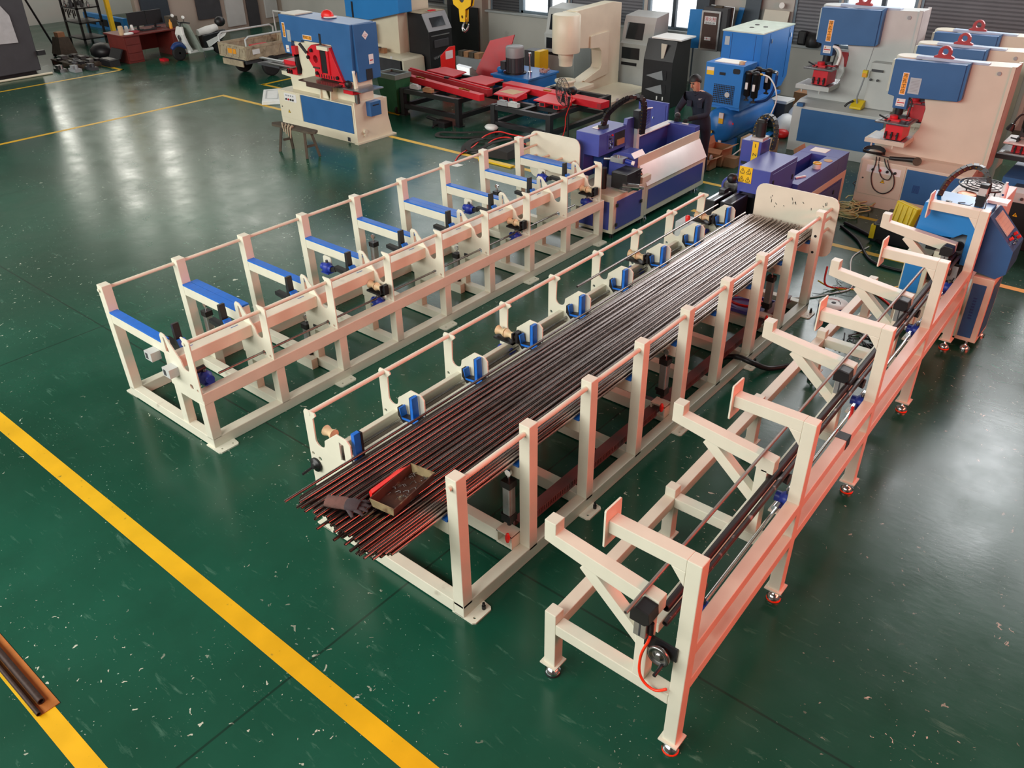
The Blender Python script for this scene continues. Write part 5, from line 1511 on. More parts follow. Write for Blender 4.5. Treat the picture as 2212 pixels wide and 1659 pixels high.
for i in range(4):
    MB().cyl((-15.13 + 0.075 * i, 10.761, 0.60), (-15.13 + 0.075 * i, 10.74, 0.60), 0.02, 8).build('button', INKR if i == 1 else BLACK, o)
    MB().box(-15.15 + 0.075 * i, 10.759, 0.66, -15.11 + 0.075 * i, 10.761, 0.69).build('small_print', GREY, o)
warn_triangle(d, -15.1, 10.765, 0.34, 0.09)
MB().cyl((-15.32, 10.765, 0.42), (-15.32, 10.755, 0.42), 0.014, 8).build('lock', STEEL, d)
panel(iw, -14.65, 0.2, -13.06, 0.745, 10.78, BLUE, 0.014, 'blue_panel', 'blue sheet panel')
MB().box(-13.28, 10.775, 0.02, -13.2, 10.78, 0.10).build('maker_mark_patch', DARK, iw)
MB().box(-12.998, 11.1, 0.5, -12.86, 11.38, 0.78).build('waste_box', BLUE, iw, 'blue hanging box', bev=0.005)
MB().box(-12.858, 11.16, 0.70, -12.855, 11.32, 0.72).build('box_slot', INK, iw)
MB().cyl((-13.0, 10.98, 0.22), (-12.93, 10.98, 0.22), 0.04, 10).cyl((-13.0, 10.98, 0.14), (-12.95, 10.98, 0.14), 0.02, 8).build('drain_port', CREAM2, iw)
# body slab with end throat
MB().plate([(-15.15, 0.76), (-15.18, 1.0), (-15.47, 1.02), (-15.47, 1.10), (-14.78, 1.10), (-14.74, 1.2), (-14.84, 1.62), (-14.90, 1.70), (-15.1, 1.72), (-15.1, 2.2), (-13.05, 2.2), (-13.05, 0.76)], 10.98, 11.38, 'y').build('frame_slab', CREAM2, iw, bev=0.006)
MB().plate([(-14.10, 0.76), (-14.0, 1.0), (-13.94, 1.0), (-13.90, 0.9), (-13.84, 0.76)], 10.86, 10.88, 'y').build('support_bracket', CREAM2, iw)
for x in (-14.05, -13.72):
    MB().plate([(10.80, 0.76), (10.98, 0.76), (10.98, 1.08), (10.84, 1.06)], x, x + 0.03, 'x').build('gusset', CREAM2, iw)
# blue covers
cv = MB().plate([(-15.18, 1.72), (-15.12, 1.50), (-14.90, 1.50), (-14.88, 1.76), (-14.55, 1.76), (-14.55, 1.80), (-13.62, 1.80), (-13.36, 1.17), (-13.06, 1.17), (-13.0, 2.22), (-15.18, 2.24)], 10.90, 11.5, 'y').build('blue_cover', BLUE, iw, bev=0.01)
MB().plate([(11.0, 1.16), (11.56, 1.18), (11.56, 2.2), (10.96, 2.22)], -13.05, -12.98, 'x').build('end_cover', BLUE, iw, bev=0.008)
MB().box(-12.985, 11.18, 1.18, -12.97, 11.34, 1.38).build('end_slot', INK, iw)
MB().box(-15.16, 10.96, 2.24, -14.7, 11.4, 2.262).build('top_tray', BEIGE, cv)
MB().box(-13.96, 10.893, 1.72, -13.90, 10.9, 1.98).build('dark_slot', INK, cv)
MB().box(-13.95, 10.80, 1.70, -13.62, 10.9, 1.77).build('cream_bar', CREAM2, cv)
label_strip(cv, -15.06, 10.90, 1.95, 0.07, 0.26, '冲孔工位')
label_strip(cv, -14.33, 10.90, 1.87, 0.26, 0.07, '剪切工位', False)
MB().box(-14.97, 10.893, 1.74, -14.86, 10.9, 1.96).build('instruction_plate', LABELG, cv)
MB().box(-15.06, 10.893, 1.53, -14.96, 10.9, 1.66).build('safety_label', LABELW, cv)
MB().box(-15.04, 10.891, 1.59, -14.98, 10.893, 1.60).build('red_line', INKR, cv)
wl = MB().plate([(11.24, 1.92), (11.32, 2.0), (11.24, 2.08), (11.16, 2.0)], -12.978, -12.974, 'x').build('diamond_label', LABELW, iw)
MB().box(-12.974, 11.20, 2.0, -12.972, 11.28, 2.008).box(-12.974, 11.21, 1.975, -12.972, 11.27, 1.983).build('red_line', INKR, wl)
w2 = MB().box(-12.978, 11.28, 1.46, -12.974, 11.40, 1.64).build('safety_label', LABELW, iw)
MB().box(-12.974, 11.30, 1.52, -12.972, 11.38, 1.54).build('red_line', INKR, w2)
# red shear tooling
rt = MB().plate([(-14.15, 1.16), (-14.14, 1.30), (-14.22, 1.38), (-14.32, 1.50), (-14.34, 1.58), (-14.28, 1.68), (-14.16, 1.76), (-14.05, 1.77), (-13.62, 1.76), (-13.52, 1.56), (-13.30, 1.15)], 10.84, 10.98, 'y', [circ(-14.08, 1.50, 0.075, 10)]).build('shear_head', RED, iw, bev=0.004)
MB().cyl((-14.08, 10.97, 1.50), (-14.08, 10.93, 1.50), 0.08, 12).build('bar_cutter', DARK, rt)
MB().box(-13.88, 10.82, 1.27, -13.72, 10.85, 1.72).build('black_slide', BLACK, rt)
MB().box(-13.93, 10.81, 1.25, -13.89, 10.85, 1.70).box(-13.70, 10.81, 1.25, -13.64, 10.85, 1.70).build('red_rail', RED, rt)
MB().beam((-14.28, 10.8, 1.60), (-14.40, 10.74, 1.78), 0.045, 0.045).build('lever', BLACK, rt)
for x, z in ((-14.06, 1.24), (-13.44, 1.22), (-14.16, 1.66), (-14.28, 1.52)):
    MB().cyl((x, 10.84, z), (x, 10.80, z), 0.035, 8).build('clamp_bolt', BLACK, rt)
for i in range(7):
    MB().box(-14.02 + 0.075 * i, 10.83, 1.17, -14.005 + 0.075 * i, 10.845, 1.23).build('slot', INK, rt)
MB().box(-14.14, 10.80, 1.335, -13.94, 10.84, 1.36).build('cutter_bar', STEEL, rt)
warn_triangle(rt, -13.80, 10.84, 1.23, 0.05)
MB().box(-14.35, 10.56, 1.10, -13.25, 10.98, 1.125).box(-14.20, 10.62, 1.0, -13.4, 10.64, 1.10).build('shear_table', BROWNP, iw)
# left punch station
MB().cyl((-15.0, 11.1, 1.50), (-15.0, 11.1, 1.36), 0.05, 10).build('punch_tool', BLACK, iw)
MB().box(-15.22, 10.9, 1.28, -14.82, 11.3, 1.36).build('stripper', RED, iw)
MB().box(-15.55, 10.72, 1.255, -14.8, 11.4, 1.28).build('die_table', STEEL, iw)
rb = MB().box(-15.12, 10.88, 1.10, -14.80, 11.3, 1.255).build('die_block', RED, iw)
red_clamps(rb, -15.1, 10.88, 1.11, 0.8)
MB().box(-14.84, 10.9, 1.12, -14.78, 11.0, 1.50).build('throat_pad', INK, iw)
MB().box(-14.90, 10.9, 1.46, -14.78, 11.2, 1.66).build('throat_block', RED, iw)
MB().box(-16.0, 10.85, 1.30, -15.2, 10.93, 1.325).build('gauge_arm', ALU, iw)
MB().box(-15.95, 10.75, 1.2, -15.2, 11.2, 1.24).build('side_table', DARK, iw)
# right notcher station
nt_ = MB().box(-13.3, 10.82, 0.95, -13.02, 11.2, 1.06).build('notcher_block', RED, iw)
MB().box(-13.46, 10.72, 1.06, -12.62, 11.28, 1.08).build('notcher_table', ALU, nt_)
MB().box(-13.36, 10.78, 1.085, -13.2, 10.98, 1.14).build('red_guide', RED, nt_)
MB().ball((-13.10, 10.80, 1.15), 0.075, 8).build('black_rag', BLACK, nt_)
MB().cyl((-12.95, 10.86, 1.08), (-12.98, 10.86, 1.36), 0.04, 10, 0.028).build('white_column', CREAM2, nt_)
MB().cyl((-12.98, 10.86, 1.36), (-12.98, 10.86, 1.40), 0.03, 10).build('column_cap', WHITE, nt_)
MB().cyl((-13.0, 10.9, 0.78), (-13.0, 10.9, 0.95), 0.05, 10).build('table_leg', STEEL, nt_)
# red cap on top
hl_ = thing('safety_helmet', 'red and white cap lying on top of the ironworker', 'cap', (-14.05, 11.25, 2.24))
MB().ball((-14.05, 11.25, 2.26), 0.13, 12, (1.2, 0.8, 0.85)).build('crown', REDPL, hl_)
MB().plate(circ(-13.93, 11.22, 0.13, 12), 2.24, 2.255, 'z').build('brim', WHITE, hl_)

# old bench in front
st = thing('work_bench', 'low dark wooden trestle bench in front of the ironworker', 'bench', (-13.45, 9.75, 0))
MB().plate([(-14.10, 9.60), (-14.02, 9.74), (-12.92, 9.78), (-12.84, 9.66), (-12.95, 9.58), (-14.0, 9.52)], 0.475, 0.515, 'z').build('top', WOOD, st)
for x, y, dx, dy in ((-13.78, 9.58, -0.08, -0.06), (-13.75, 9.72, -0.06, 0.08), (-13.1, 9.60, 0.07, -0.07), (-13.06, 9.72, 0.08, 0.08)):
    MB().beam((x, y, 0.48), (x + dx, y + dy, 0.0), 0.045, 0.045).build('leg', WOOD, st)
MB().beam((-13.80, 9.6, 0.22), (-13.78, 9.78, 0.22), 0.03, 0.04).build('rung', WOOD, st)
MB().beam((-13.06, 9.56, 0.22), (-13.02, 9.78, 0.22), 0.03, 0.04).build('rung', WOOD, st)
rag = thing('cloth_rag', 'grey rag hanging over the top of the trestle bench', 'rag', (-13.6, 9.6, 0.515))
rm = MB()
for i in range(4):
    rm.sweep([(-13.85 + 0.1 * i, 9.66, 0.525), (-13.75 + 0.1 * i, 9.60, 0.53), (-13.68 + 0.08 * i, 9.545, 0.52), (-13.62 + 0.06 * i, 9.52, 0.42 - 0.03 * i)], [0.02, 0.026, 0.018, 0.012], 6, smooth_pts=3)
rm.build('folds', TRIKE, rag)
wt = thing('plastic_tray', 'white flat plastic tray on the floor left of the ironworker', 'tray', (-17.6, 12.1, 0))
MB().hexa([(-17.25, 11.55, 0), (-16.95, 11.9, 0), (-18.0, 12.7, 0), (-18.25, 12.32, 0)], [(-17.24, 11.56, 0.10), (-16.97, 11.9, 0.10), (-18.0, 12.68, 0.10), (-18.22, 12.32, 0.10)]).build('body', WHITE, wt, bev=0.02)
MB().sweep([(-17.35, 11.75, 0.103), (-17.15, 11.95, 0.103), (-17.85, 12.5, 0.103), (-18.03, 12.28, 0.103), (-17.35, 11.75, 0.103)], 0.012, 5).build('rim_groove', LGREY, wt)

# tall machine behind the ironworker
tm = thing('hydraulic_press', 'tall press with bright blue cover and cream body behind the ironworker', 'machine', (-18.0, 16.5, 0))
MB().box(-18.55, 16.4, 0, -17.55, 17.6, 3.4).build('body', CREAM2, tm, bev=0.01)
MB().plate([(-19.42, 1.22), (-18.5, 1.20), (-17.28, 1.46), (-17.25, 3.6), (-19.42, 3.6)], 16.2, 16.7, 'y').build('blue_cover', SKYBLUE, tm, bev=0.01)
MB().box(-19.14, 16.185, 1.22, -19.08, 16.2, 1.62).build('dark_slot', INK, tm)
tb = MB().plate([(-18.52, 0.42), (-17.0, 0.40), (-16.92, 0.36), (-16.9, 0.0), (-16.96, 0.0), (-16.98, 0.35), (-18.52, 0.37)], 15.9, 16.68, 'y').build('table_flange', CREAM2, tm)
MB().box(-18.5, 15.95, 0.0, -17.1, 16.65, 0.36).build('table_base', DARK, tm)
MB().plate(rrect(-18.53, 0.66, -18.30, 1.16, 0.07), 16.1, 16.16).build('grey_guard', GREY, tm)
MB().box(-18.4, 15.7, 0.56, -17.95, 16.1, 0.58).build('die_plate', DARK, tm)
MB().box(-17.42, 15.895, 0.36, -17.34, 15.9, 0.43).build('white_label', LABELW, tm)
for x, y, m_, l_ in ((-18.25, 16.05, CARD2, 'small pale carton on the flange of the tall press'), (-18.02, 16.1, CARD, 'brown packet on the flange of the tall press')):
    one('carton', MB().box(x, y, 0.42, x + 0.15, y + 0.12, 0.54), m_, l_, 'box', (x + 0.07, y + 0.06, 0.42))

# green wheelie bin
bn = thing('wheelie_bin', 'open green plastic bin between the ironworker and the red railed table', 'bin', (-14.2, 13.1, 0))
MB().plate([(-14.62, 12.85), (-13.98, 12.85), (-13.98, 13.35), (-14.62, 13.35)], 0.76, 0.86, 'z', [[(-14.56, 12.9), (-14.04, 12.9), (-14.04, 13.3), (-14.56, 13.3)]]).build('rim', mat('grey_green_rim', '#6c7a72', 0.5), bn)
MB().hexa([(-14.52, 12.92, 0.03), (-14.05, 12.92, 0.03), (-14.05, 13.28, 0.03), (-14.52, 13.28, 0.03)], [(-14.60, 12.87, 0.80), (-14.0, 12.87, 0.80), (-14.0, 13.33, 0.80), (-14.60, 13.33, 0.80)]).build('body', GREENB, bn)
MB().box(-14.55, 12.91, 0.81, -14.05, 13.29, 0.815).build('dark_inside', INK, bn)
for x in (-14.5, -14.1):
    MB().cyl((x, 12.95, 0.09), (x + 0.05, 12.95, 0.09), 0.09, 14).build('wheel', RUBBER, bn)

# ================================================================== steel tables with red rails
def steel_table(x0, x1, y0, y1, h, label):
    t = thing('steel_table', label, 'table', ((x0 + x1) / 2, (y0 + y1) / 2, 0), None)
    s_ = 0.11
    first = None
    for x in (x0, x1 - s_):
        for y in (y0, y1 - s_):
            MB().box(x, y, 0.02, x + s_, y + s_, h).build('leg', BLACKP, t)
            MB().box(x - 0.03, y - 0.03, 0, x + s_ + 0.03, y + s_ + 0.03, 0.02).build('foot_plate', BLACKP, t)
    for z in (h - 0.10, 0.16):
        for y in (y0, y1 - s_):
            MB().box(x0 + s_, y + 0.01, z, x1 - s_, y + s_ - 0.01, z + 0.09).build('cross_rail', BLACKP, t)
        for x in (x0, x1 - s_):
            MB().box(x + 0.01, y0 + s_, z, x + s_ - 0.01, y1 - s_, z + 0.09).build('side_rail', BLACKP, t)
    MB().box((x0 + x1) / 2 - 0.05, y0 + s_, h - 0.10, (x0 + x1) / 2 + 0.05, y1 - s_, h - 0.01).build('side_rail', BLACKP, t)
    MB().box(x0 + 0.2, y0 + 0.5, h - 0.09, x1 - 0.2, y0 + 0.6, h - 0.01).build('cross_rail', BLACKP, t)
    return t


t1 = steel_table(-13.98, -12.2, 12.95, 14.9, 0.585, 'black steel table on the left carrying two red rails and red plates')
t2 = steel_table(-11.4, -9.85, 13.05, 15.2, 0.585, 'black steel table on the right carrying a red rail behind the fan')


def oblique_box(p, q, w, z0, z1):
    """box along p->q, w deep towards the back"""
    p, q = Vector((*p, 0)), Vector((*q, 0))
    d = (q - p).normalized()
    n = Vector((-d.y, d.x, 0)) * w
    c = [p, q, q + n, p + n]
    return MB().hexa([(v.x, v.y, z0) for v in c], [(v.x, v.y, z1) for v in c])


ra = thing('guide_rail', 'red steel rail lying in front on the left black table', 'rail', (-13.1, 13.3, 0.587))
oblique_box((-14.55, 13.55), (-11.72, 13.08), 0.14, 0.587, 0.72).build('bar', RED, ra, bev=0.006)
oblique_box((-14.60, 13.53), (-14.50, 13.515), 0.17, 0.59, 0.735).build('rail_end', RED, ra)
for t in (0.2, 0.75):
    x, y = -14.55 + 2.83 * t, 13.58 - 0.47 * t
    MB().box(x, y, 0.72, x + 0.1, y + 0.05, 0.74).cyl((x + 0.1, y + 0.03, 0.735), (x + 0.32, y - 0.02, 0.73), 0.014, 6).build('brass_fitting', BRASS, ra)
rb_ = thing('guide_rail', 'dark red grooved rail behind the front rail on the left black table', 'rail', (-13.1, 13.8, 0.587))
oblique_box((-14.70, 13.95), (-11.85, 13.47), 0.16, 0.587, 0.735).build('bar', DRED, rb_, bev=0.006)
oblique_box((-14.70, 14.0), (-11.85, 13.52), 0.05, 0.735, 0.76).build('top_groove', RED, rb_)
MB().box(-13.35, 13.74, 0.735, -13.22, 13.80, 0.77).build('black_slider', BLACK, rb_)
rc = thing('guide_rail', 'red square rail along the back of the right black table', 'rail', (-10.8, 14.3, 0.587))
oblique_box((-12.05, 14.22), (-9.32, 14.02), 0.28, 0.587, 0.72).build('bar', RED, rc, bev=0.006)
MB().box(-9.40, 14.0, 0.61, -9.315, 14.03, 0.70).build('open_end', DRED, rc)
MB().box(-10.9, 14.19, 0.70, -10.72, 14.24, 0.74).build('rail_clip', BRASS, rc)


def red_plate(c, z, label, paper=False):
    x0 = sum(p[0] for p in c) / 4
    y0 = sum(p[1] for p in c) / 4
    t = thing('red_plate', label, 'plate', (x0, y0, z - 0.12))
    MB().hexa([(x, y, z - 0.025) for x, y in c], [(x, y, z) for x, y in c]).build('sheet', RED, t, bev=0.004)
    for k in (0.18, 0.62):
        x, y = c[0][0] + (c[3][0] - c[0][0]) * k, c[0][1] + (c[3][1] - c[0][1]) * k + 0.02
        q_ = MB().box(x, y, z - 0.115, x + 0.14, y + 0.45, z - 0.025).build('channel', RED, t)
        MB().box(x + 0.02, y - 0.004, z - 0.10, x + 0.12, y + 0.001, z - 0.04).build('channel_mouth', INK, q_)
    if paper:
        MB().hexa([(x0 - 0.22, y0 - 0.15, z), (x0 + 0.2, y0 - 0.2, z), (x0 + 0.24, y0 + 0.14, z), (x0 - 0.16, y0 + 0.16, z)], [(x0 - 0.22, y0 - 0.15, z + 0.004), (x0 + 0.2, y0 - 0.2, z + 0.004), (x0 + 0.24, y0 + 0.14, z + 0.004), (x0 - 0.16, y0 + 0.16, z + 0.004)]).build('cardboard_sheet', CARD2, t)
    return t


red_plate([(-14.35, 14.2), (-14.25, 14.72), (-13.45, 14.6), (-13.35, 14.05)], 0.72, 'red plate at the far left corner of the left black table')
red_plate([(-13.05, 13.95), (-12.95, 14.55), (-12.25, 14.5), (-12.2, 13.85)], 0.72, 'red plate at the right end of the left black table')
red_plate([(-11.62, 13.42), (-11.85, 14.12), (-11.2, 14.15), (-11.0, 13.42)], 0.70, 'red plate with a cardboard sheet on it, left on the right black table', True)
red_plate([(-10.62, 13.50), (-10.70, 14.10), (-9.98, 14.12), (-9.82, 13.48)], 0.70, 'bare red plate on the right black table under the fan')
for i, (x, y, m_) in enumerate(((-13.75, 13.05, LGREY), (-13.3, 13.0, CARD), (-11.25, 13.1, GREY), (-11.0, 13.12, LGREY))):
    one('steel_block', MB().box(x, y, 0.587, x + 0.26, y + 0.1, 0.66).box(x + 0.04, y + 0.02, 0.66, x + 0.2, y + 0.08, 0.685), m_,
        ('light grey part at the left corner of the left table', 'brownish part beside the grey one on the left table', 'grey clamp at the left corner of the right table', 'pale clamp next to the grey clamp on the right table')[i], 'part', (x + 0.13, y + 0.05, 0.587))
lp_ = one('red_sheet', MB().plate([(14.9, 0.0), (15.35, 0.0), (15.4, 1.06), (15.2, 1.06), (14.9, 0.9)], -14.56, -14.53, 'x'), REDPL, 'narrow red panel with white label standing behind the left table', 'panel', (-14.55, 15.1, 0))
MB().box(-14.53, 15.05, 0.80, -14.524, 15.3, 0.98).build('label_sheet', LABELW, lp_)
one('red_sheet', MB().hexa([(-14.9, 16.3, 0), (-14.05, 16.45, 0), (-14.05, 16.48, 0), (-14.9, 16.33, 0)], [(-14.45, 16.6, 1.02), (-13.78, 16.75, 1.20), (-13.78, 16.78, 1.20), (-14.45, 16.63, 1.02)]), RED, 'big red panel leaning behind the blue hydraulic unit', 'panel', (-14.5, 16.4, 0))

# hydraulic power unit
hu = thing('hydraulic_unit', 'blue hydraulic tank with a dark electric motor on top behind the tables', 'machine', (-12.55, 15.6, 0))
MB().box(-13.1, 15.12, 0.06, -12.05, 16.2, 0.62).build('tank', COMPB, hu, bev=0.01)
MB().box(-13.14, 15.08, 0.60, -12.01, 16.24, 0.645).build('top_plate', COMPB, hu, bev=0.006)
MB().box(-12.9, 15.3, 0.0, -12.2, 16.0, 0.06).build('skid', NAVY, hu)
MB().cyl((-12.45, 15.12, 0.38), (-12.45, 15.08, 0.38), 0.05, 10).box(-12.7, 15.09, 0.42, -12.5, 15.12, 0.5).build('tank_fitting', COMPB, hu)
mo = MB().lathe([(0.2, 0.66), (0.2, 1.0), ], (-12.70, 15.45, 0), (0, 0, 1), 22).build('motor', DARK, hu)
MB().lathe([(0.215, 1.0), (0.215, 1.20), (0.2, 1.235), (0.12, 1.24)], (-12.70, 15.45, 0), (0, 0, 1), 22).build('fan_cowl', GREY, mo)
for k in range(14):
    a = k * 2 * PI / 14
    MB().beam((-12.70 + 0.205 * math.cos(a), 15.45 + 0.205 * math.sin(a), 0.68), (-12.70 + 0.205 * math.cos(a), 15.45 + 0.205 * math.sin(a), 0.98), 0.012, 0.02).build('cooling_fin', DARK, mo)
MB().box(-13.0, 15.28, 0.72, -12.86, 15.45, 0.90).build('terminal_box', DARK, mo)
MB().cyl((-12.70, 15.45, 0.645), (-12.70, 15.45, 0.67), 0.27, 20).build('motor_flange', BLACK, mo)
MB().box(-13.08, 15.75, 0.645, -12.9, 15.95, 0.92).box(-13.06, 15.77, 0.92, -12.92, 15.93, 1.0).build('valve_block', NAVY, hu)
MB().ball((-13.06, 15.35, 0.70), 0.09, 9, (1.1, 0.9, 0.8)).build('blue_rag', SKYBLUE, hu)
MB().cyl((-12.30, 15.5, 0.645), (-12.30, 15.5, 0.72), 0.05, 10).cyl((-12.30, 15.5, 0.72), (-12.30, 15.5, 1.05), 0.022, 8).cyl((-12.30, 15.5, 1.05), (-12.30, 15.5, 1.12), 0.035, 10).build('pressure_post', CHROME, hu)
ra_ = MB()
random.seed(9)
for i in range(16):
    x, y = random.uniform(-12.27, -12.05), random.uniform(15.75, 16.05)
    ra_.ball((x, y, 0.68 + 0.03 * random.random()), 0.035, 6)
ra_.build('pink_rag', mat('pink_mottled_rag', '#b08a88', 0.9, var=0.5, scale=30), hu)['kind'] = 'stuff'
one('side_cabinet', MB().box(-13.62, 16.95, 0, -13.30, 17.3, 0.84).m(1).box(-13.30, 16.95, 0.0, -13.14, 17.3, 0.84), [DARK, YELLOW], 'grey and yellow cabinet behind the hydraulic unit', 'cabinet', (-13.4, 17.1, 0))

# ================================================================== C-frame press without tooling
cf = thing('c_frame_press', 'pale cream C-frame press with round cylinder and open throat, unpainted tooling', 'machine', (-11.2, 16.6, 0))
MB().plate([(15.95, 2.02), (17.42, 2.06), (17.78, 2.0), (17.8, 0.0), (16.0, 0.0), (16.0, 0.42), (16.28, 0.50), (16.5, 0.56), (16.95, 0.67), (17.0, 0.75), (16.96, 1.05), (16.86, 1.16), (16.45, 1.18), (15.95, 1.24)], -11.62, -11.36, 'x').build('frame_slab', CREAM2, cf, bev=0.012)
MB().plate([(16.50, 1.17), (16.50, 1.43), (17.25, 1.45), (17.25, 0.5), (16.4, 0.42), (16.28, 0.50), (16.92, 0.66), (16.98, 0.75), (16.95, 1.05), (16.86, 1.14)], -11.36, -11.32, 'x').build('throat_plate', CREAM2, cf, bev=0.006)
MB().plate([(15.85, 1.22), (16.0, 1.22), (16.0, 2.0), (15.85, 2.0)], -11.66, -11.32, 'x').build('cylinder_mount', CREAM2, cf, bev=0.006)
for z in (1.35, 1.5, 1.65, 1.8):
    MB().cyl((-11.32, 15.92, z), (-11.31, 15.92, z), 0.016, 8).build('bolt', GREY, cf)
MB().lathe([(0.30, 1.22), (0.31, 1.24), (0.31, 1.98), (0.29, 2.0)], (-11.36, 15.6, 0), (0, 0, 1), 26).build('cylinder', CREAM2, cf)
MB().lathe([(0.15, 0.94), (0.155, 1.08), (0.17, 1.1), (0.17, 1.22)], (-11.36, 15.6, 0), (0, 0, 1), 20).build('ram', CREAM2, cf)
MB().lathe([(0.20, 0.46), (0.20, 0.58), (0.24, 0.60), (0.24, 0.64), (0.15, 0.64), (0.15, 0.5)], (-11.36, 15.6, 0), (0, 0, 1), 20, cap=False).build('die_ring', CREAM2, cf)
MB().box(-11.75, 15.3, 0.40, -11.05, 16.3, 0.47).build('die_table', CREAM2, cf, bev=0.006)
MB().box(-11.6, 15.5, 0.0, -11.2, 16.1, 0.40).build('table_column', CREAM2, cf)
MB().plate([(-11.36, 0.22), (-10.95, 0.22), (-10.60, 0.20), (-10.50, 0.14), (-10.50, 0.0), (-10.56, 0.0), (-10.56, 0.12), (-10.66, 0.17), (-11.36, 0.18)], 16.0, 17.75, 'y').build('base_flange', CREAM2, cf)
MB().box(-10.495, 16.4, 0.13, -10.49, 16.5, 0.19).build('white_label', LABELW, cf)

# grey control cabinets by the wall
def grey_cabinet(x0, w, y0, label):
    t = thing('control_cabinet', label, 'cabinet', (x0 + w / 2, y0 + 0.35, 0))
    MB().plate([(y0, 0.0), (y0, 1.05), (y0 + 0.06, 1.12), (y0 + 0.14, 1.52), (y0 + 0.2, 1.66), (y0 + 0.75, 1.72), (y0 + 0.75, 0)], x0, x0 + w, 'x').build('body', LGREY, t, bev=0.006)
    sc_ = MB().hexa([(x0 + 0.10, y0 + 0.065, 1.16), (x0 + w - 0.28, y0 + 0.065, 1.16), (x0 + w - 0.28, y0 + 0.08, 1.16), (x0 + 0.10, y0 + 0.08, 1.16)],
                    [(x0 + 0.10, y0 + 0.138, 1.52), (x0 + w - 0.28, y0 + 0.138, 1.52), (x0 + w - 0.28, y0 + 0.15, 1.52), (x0 + 0.10, y0 + 0.15, 1.52)]).build('screen', GLASSD, t)
    MB().box(x0 + 0.06, y0 - 0.005, 0.72, x0 + w - 0.3, y0, 0.98).build('window_panel', GLASSD, t)
    MB().box(x0 + 0.06, y0 - 0.005, 0.57, x0 + w - 0.36, y0, 0.64).build('drive_slot', INK, t)
    MB().box(x0 + 0.03, y0 - 0.012, 0.04, x0 + w - 0.03, y0, 0.54).build('door', LGREY, t, bev=0.004)
    MB().box(x0 - 0.005, y0 - 0.01, 1.04, x0 + w + 0.005, y0 + 0.02, 1.07).build('shelf_edge', LGREY, t)
    return t


grey_cabinet(-11.52, 0.86, 18.05, 'grey control cabinet with dark screen right behind the C-frame press')
grey_cabinet(-13.80, 0.95, 18.0, 'grey control cabinet with dark screen left of the C-frame press by the wall')

# black open cabinet, right of the C-frame press
kb = thing('control_cabinet', 'empty black control cabinet shell with white top beside the fire hydrant cabinet', 'cabinet', (-9.8, 17.4, 0))
MB().plate([(17.0, 0.0), (17.0, 1.0), (17.14, 1.42), (17.75, 1.44), (17.75, 0)], -10.2, -9.45, 'x').build('body', BLACKP, kb, bev=0.006)
MB().box(-10.1, 17.12, 1.43, -9.35, 17.78, 1.46).build('top', WHITE, kb)
MB().plate([(-9.78, 1.36), (-9.64, 1.35), (-9.70, 1.06), (-9.76, 1.05)], 17.01, 17.04, 'y').build('cutout', BEIGE, kb)
for z0, z1 in ((0.30, 0.50), (0.60, 0.80)):
    MB().plate([(-10.1, z0 + 0.06), (-9.70, z1), (-9.66, z0), (-9.80, z0)], 16.99, 17.0, 'y').build('shelf_opening', GREY, kb)
    MB().box(-9.66, 16.99, z0, -9.58, 17.0, z1).build('opening_side', INK, kb)
for x in (-9.80, -9.65):
    MB().box(x, 16.99, 0.16, x + 0.03, 17.0, 0.24).build('latch', WHITE, kb)

# black kiosk, left
kk = thing('control_kiosk', 'black control kiosk with sloping screen by the dark board under the crane hook', 'cabinet', (-17.1, 17.0, 0))
MB().plate([(-17.5, 0), (-16.72, 0), (-16.72, 0.98), (-16.95, 1.40), (-17.5, 1.42)], 16.72, 17.6, 'y').build('body', BLACKP, kk, bev=0.008)
MB().hexa([(-16.735, 16.72, 0.98), (-16.735, 17.6, 0.98), (-16.955, 17.6, 1.40), (-16.955, 16.72, 1.40)], [(-16.70, 16.72, 0.99), (-16.70, 17.6, 0.99), (-16.93, 17.6, 1.42), (-16.93, 16.72, 1.42)]).build('sloped_face', GREY, kk)
MB().hexa([(-16.755, 16.9, 1.08), (-16.755, 17.4, 1.08), (-16.865, 17.4, 1.30), (-16.865, 16.9, 1.30)], [(-16.735, 16.9, 1.09), (-16.735, 17.4, 1.09), (-16.845, 17.4, 1.31), (-16.845, 16.9, 1.31)]).build('screen', GLASSD, kk)
MB().box(-17.5, 16.72, 1.42, -16.95, 17.6, 1.435).build('dusty_top', TRIKE, kk)
MB().box(-16.72, 16.8, 0.86, -16.70, 17.5, 0.88).build('drawer_edge', ALU, kk)
MB().box(-16.72, 16.9, 0.56, -16.69, 17.45, 0.76).build('panel_window', DARK, kk, bev=0.01)
for i in range(7):
    MB().box(-16.72, 16.85 + 0.06 * i, 0.28 + 0.01 * i, -16.67, 16.88 + 0.06 * i, 0.33 + 0.01 * i).build('connector', ALU, kk)
one('red_box', MB().box(-17.1, 17.1, 1.435, -16.98, 17.3, 1.46), RED, 'small red box on top of the black kiosk', 'box', (-17.04, 17.2, 1.435))
one('steel_board', MB().box(-18.32, 19.3, 0, -17.28, 19.36, 1.25), BLACKP, 'dark upright board behind the crane hook by the wall', 'board', (-17.8, 19.33, 0))
gb_ = thing('storage_bench', 'grey low cabinet with brown blocks on it below the dark board', 'bench', (-16.0, 17.8, 0))
MB().box(-16.55, 17.55, 0, -15.5, 18.1, 0.28).build('body', GREY, gb_)
for i in range(4):
    one('wood_block', MB().box(-16.5 + 0.2 * i, 17.6, 0.28, -16.34 + 0.2 * i, 17.85, 0.42), CARD if i % 2 else WOOD, ('dark wood block at the left end of the grey bench', 'brown block second from the left on the grey bench', 'dark block third on the grey bench', 'brown block at the right of the grey bench')[i], 'block', (-16.42 + 0.2 * i, 17.7, 0.28))
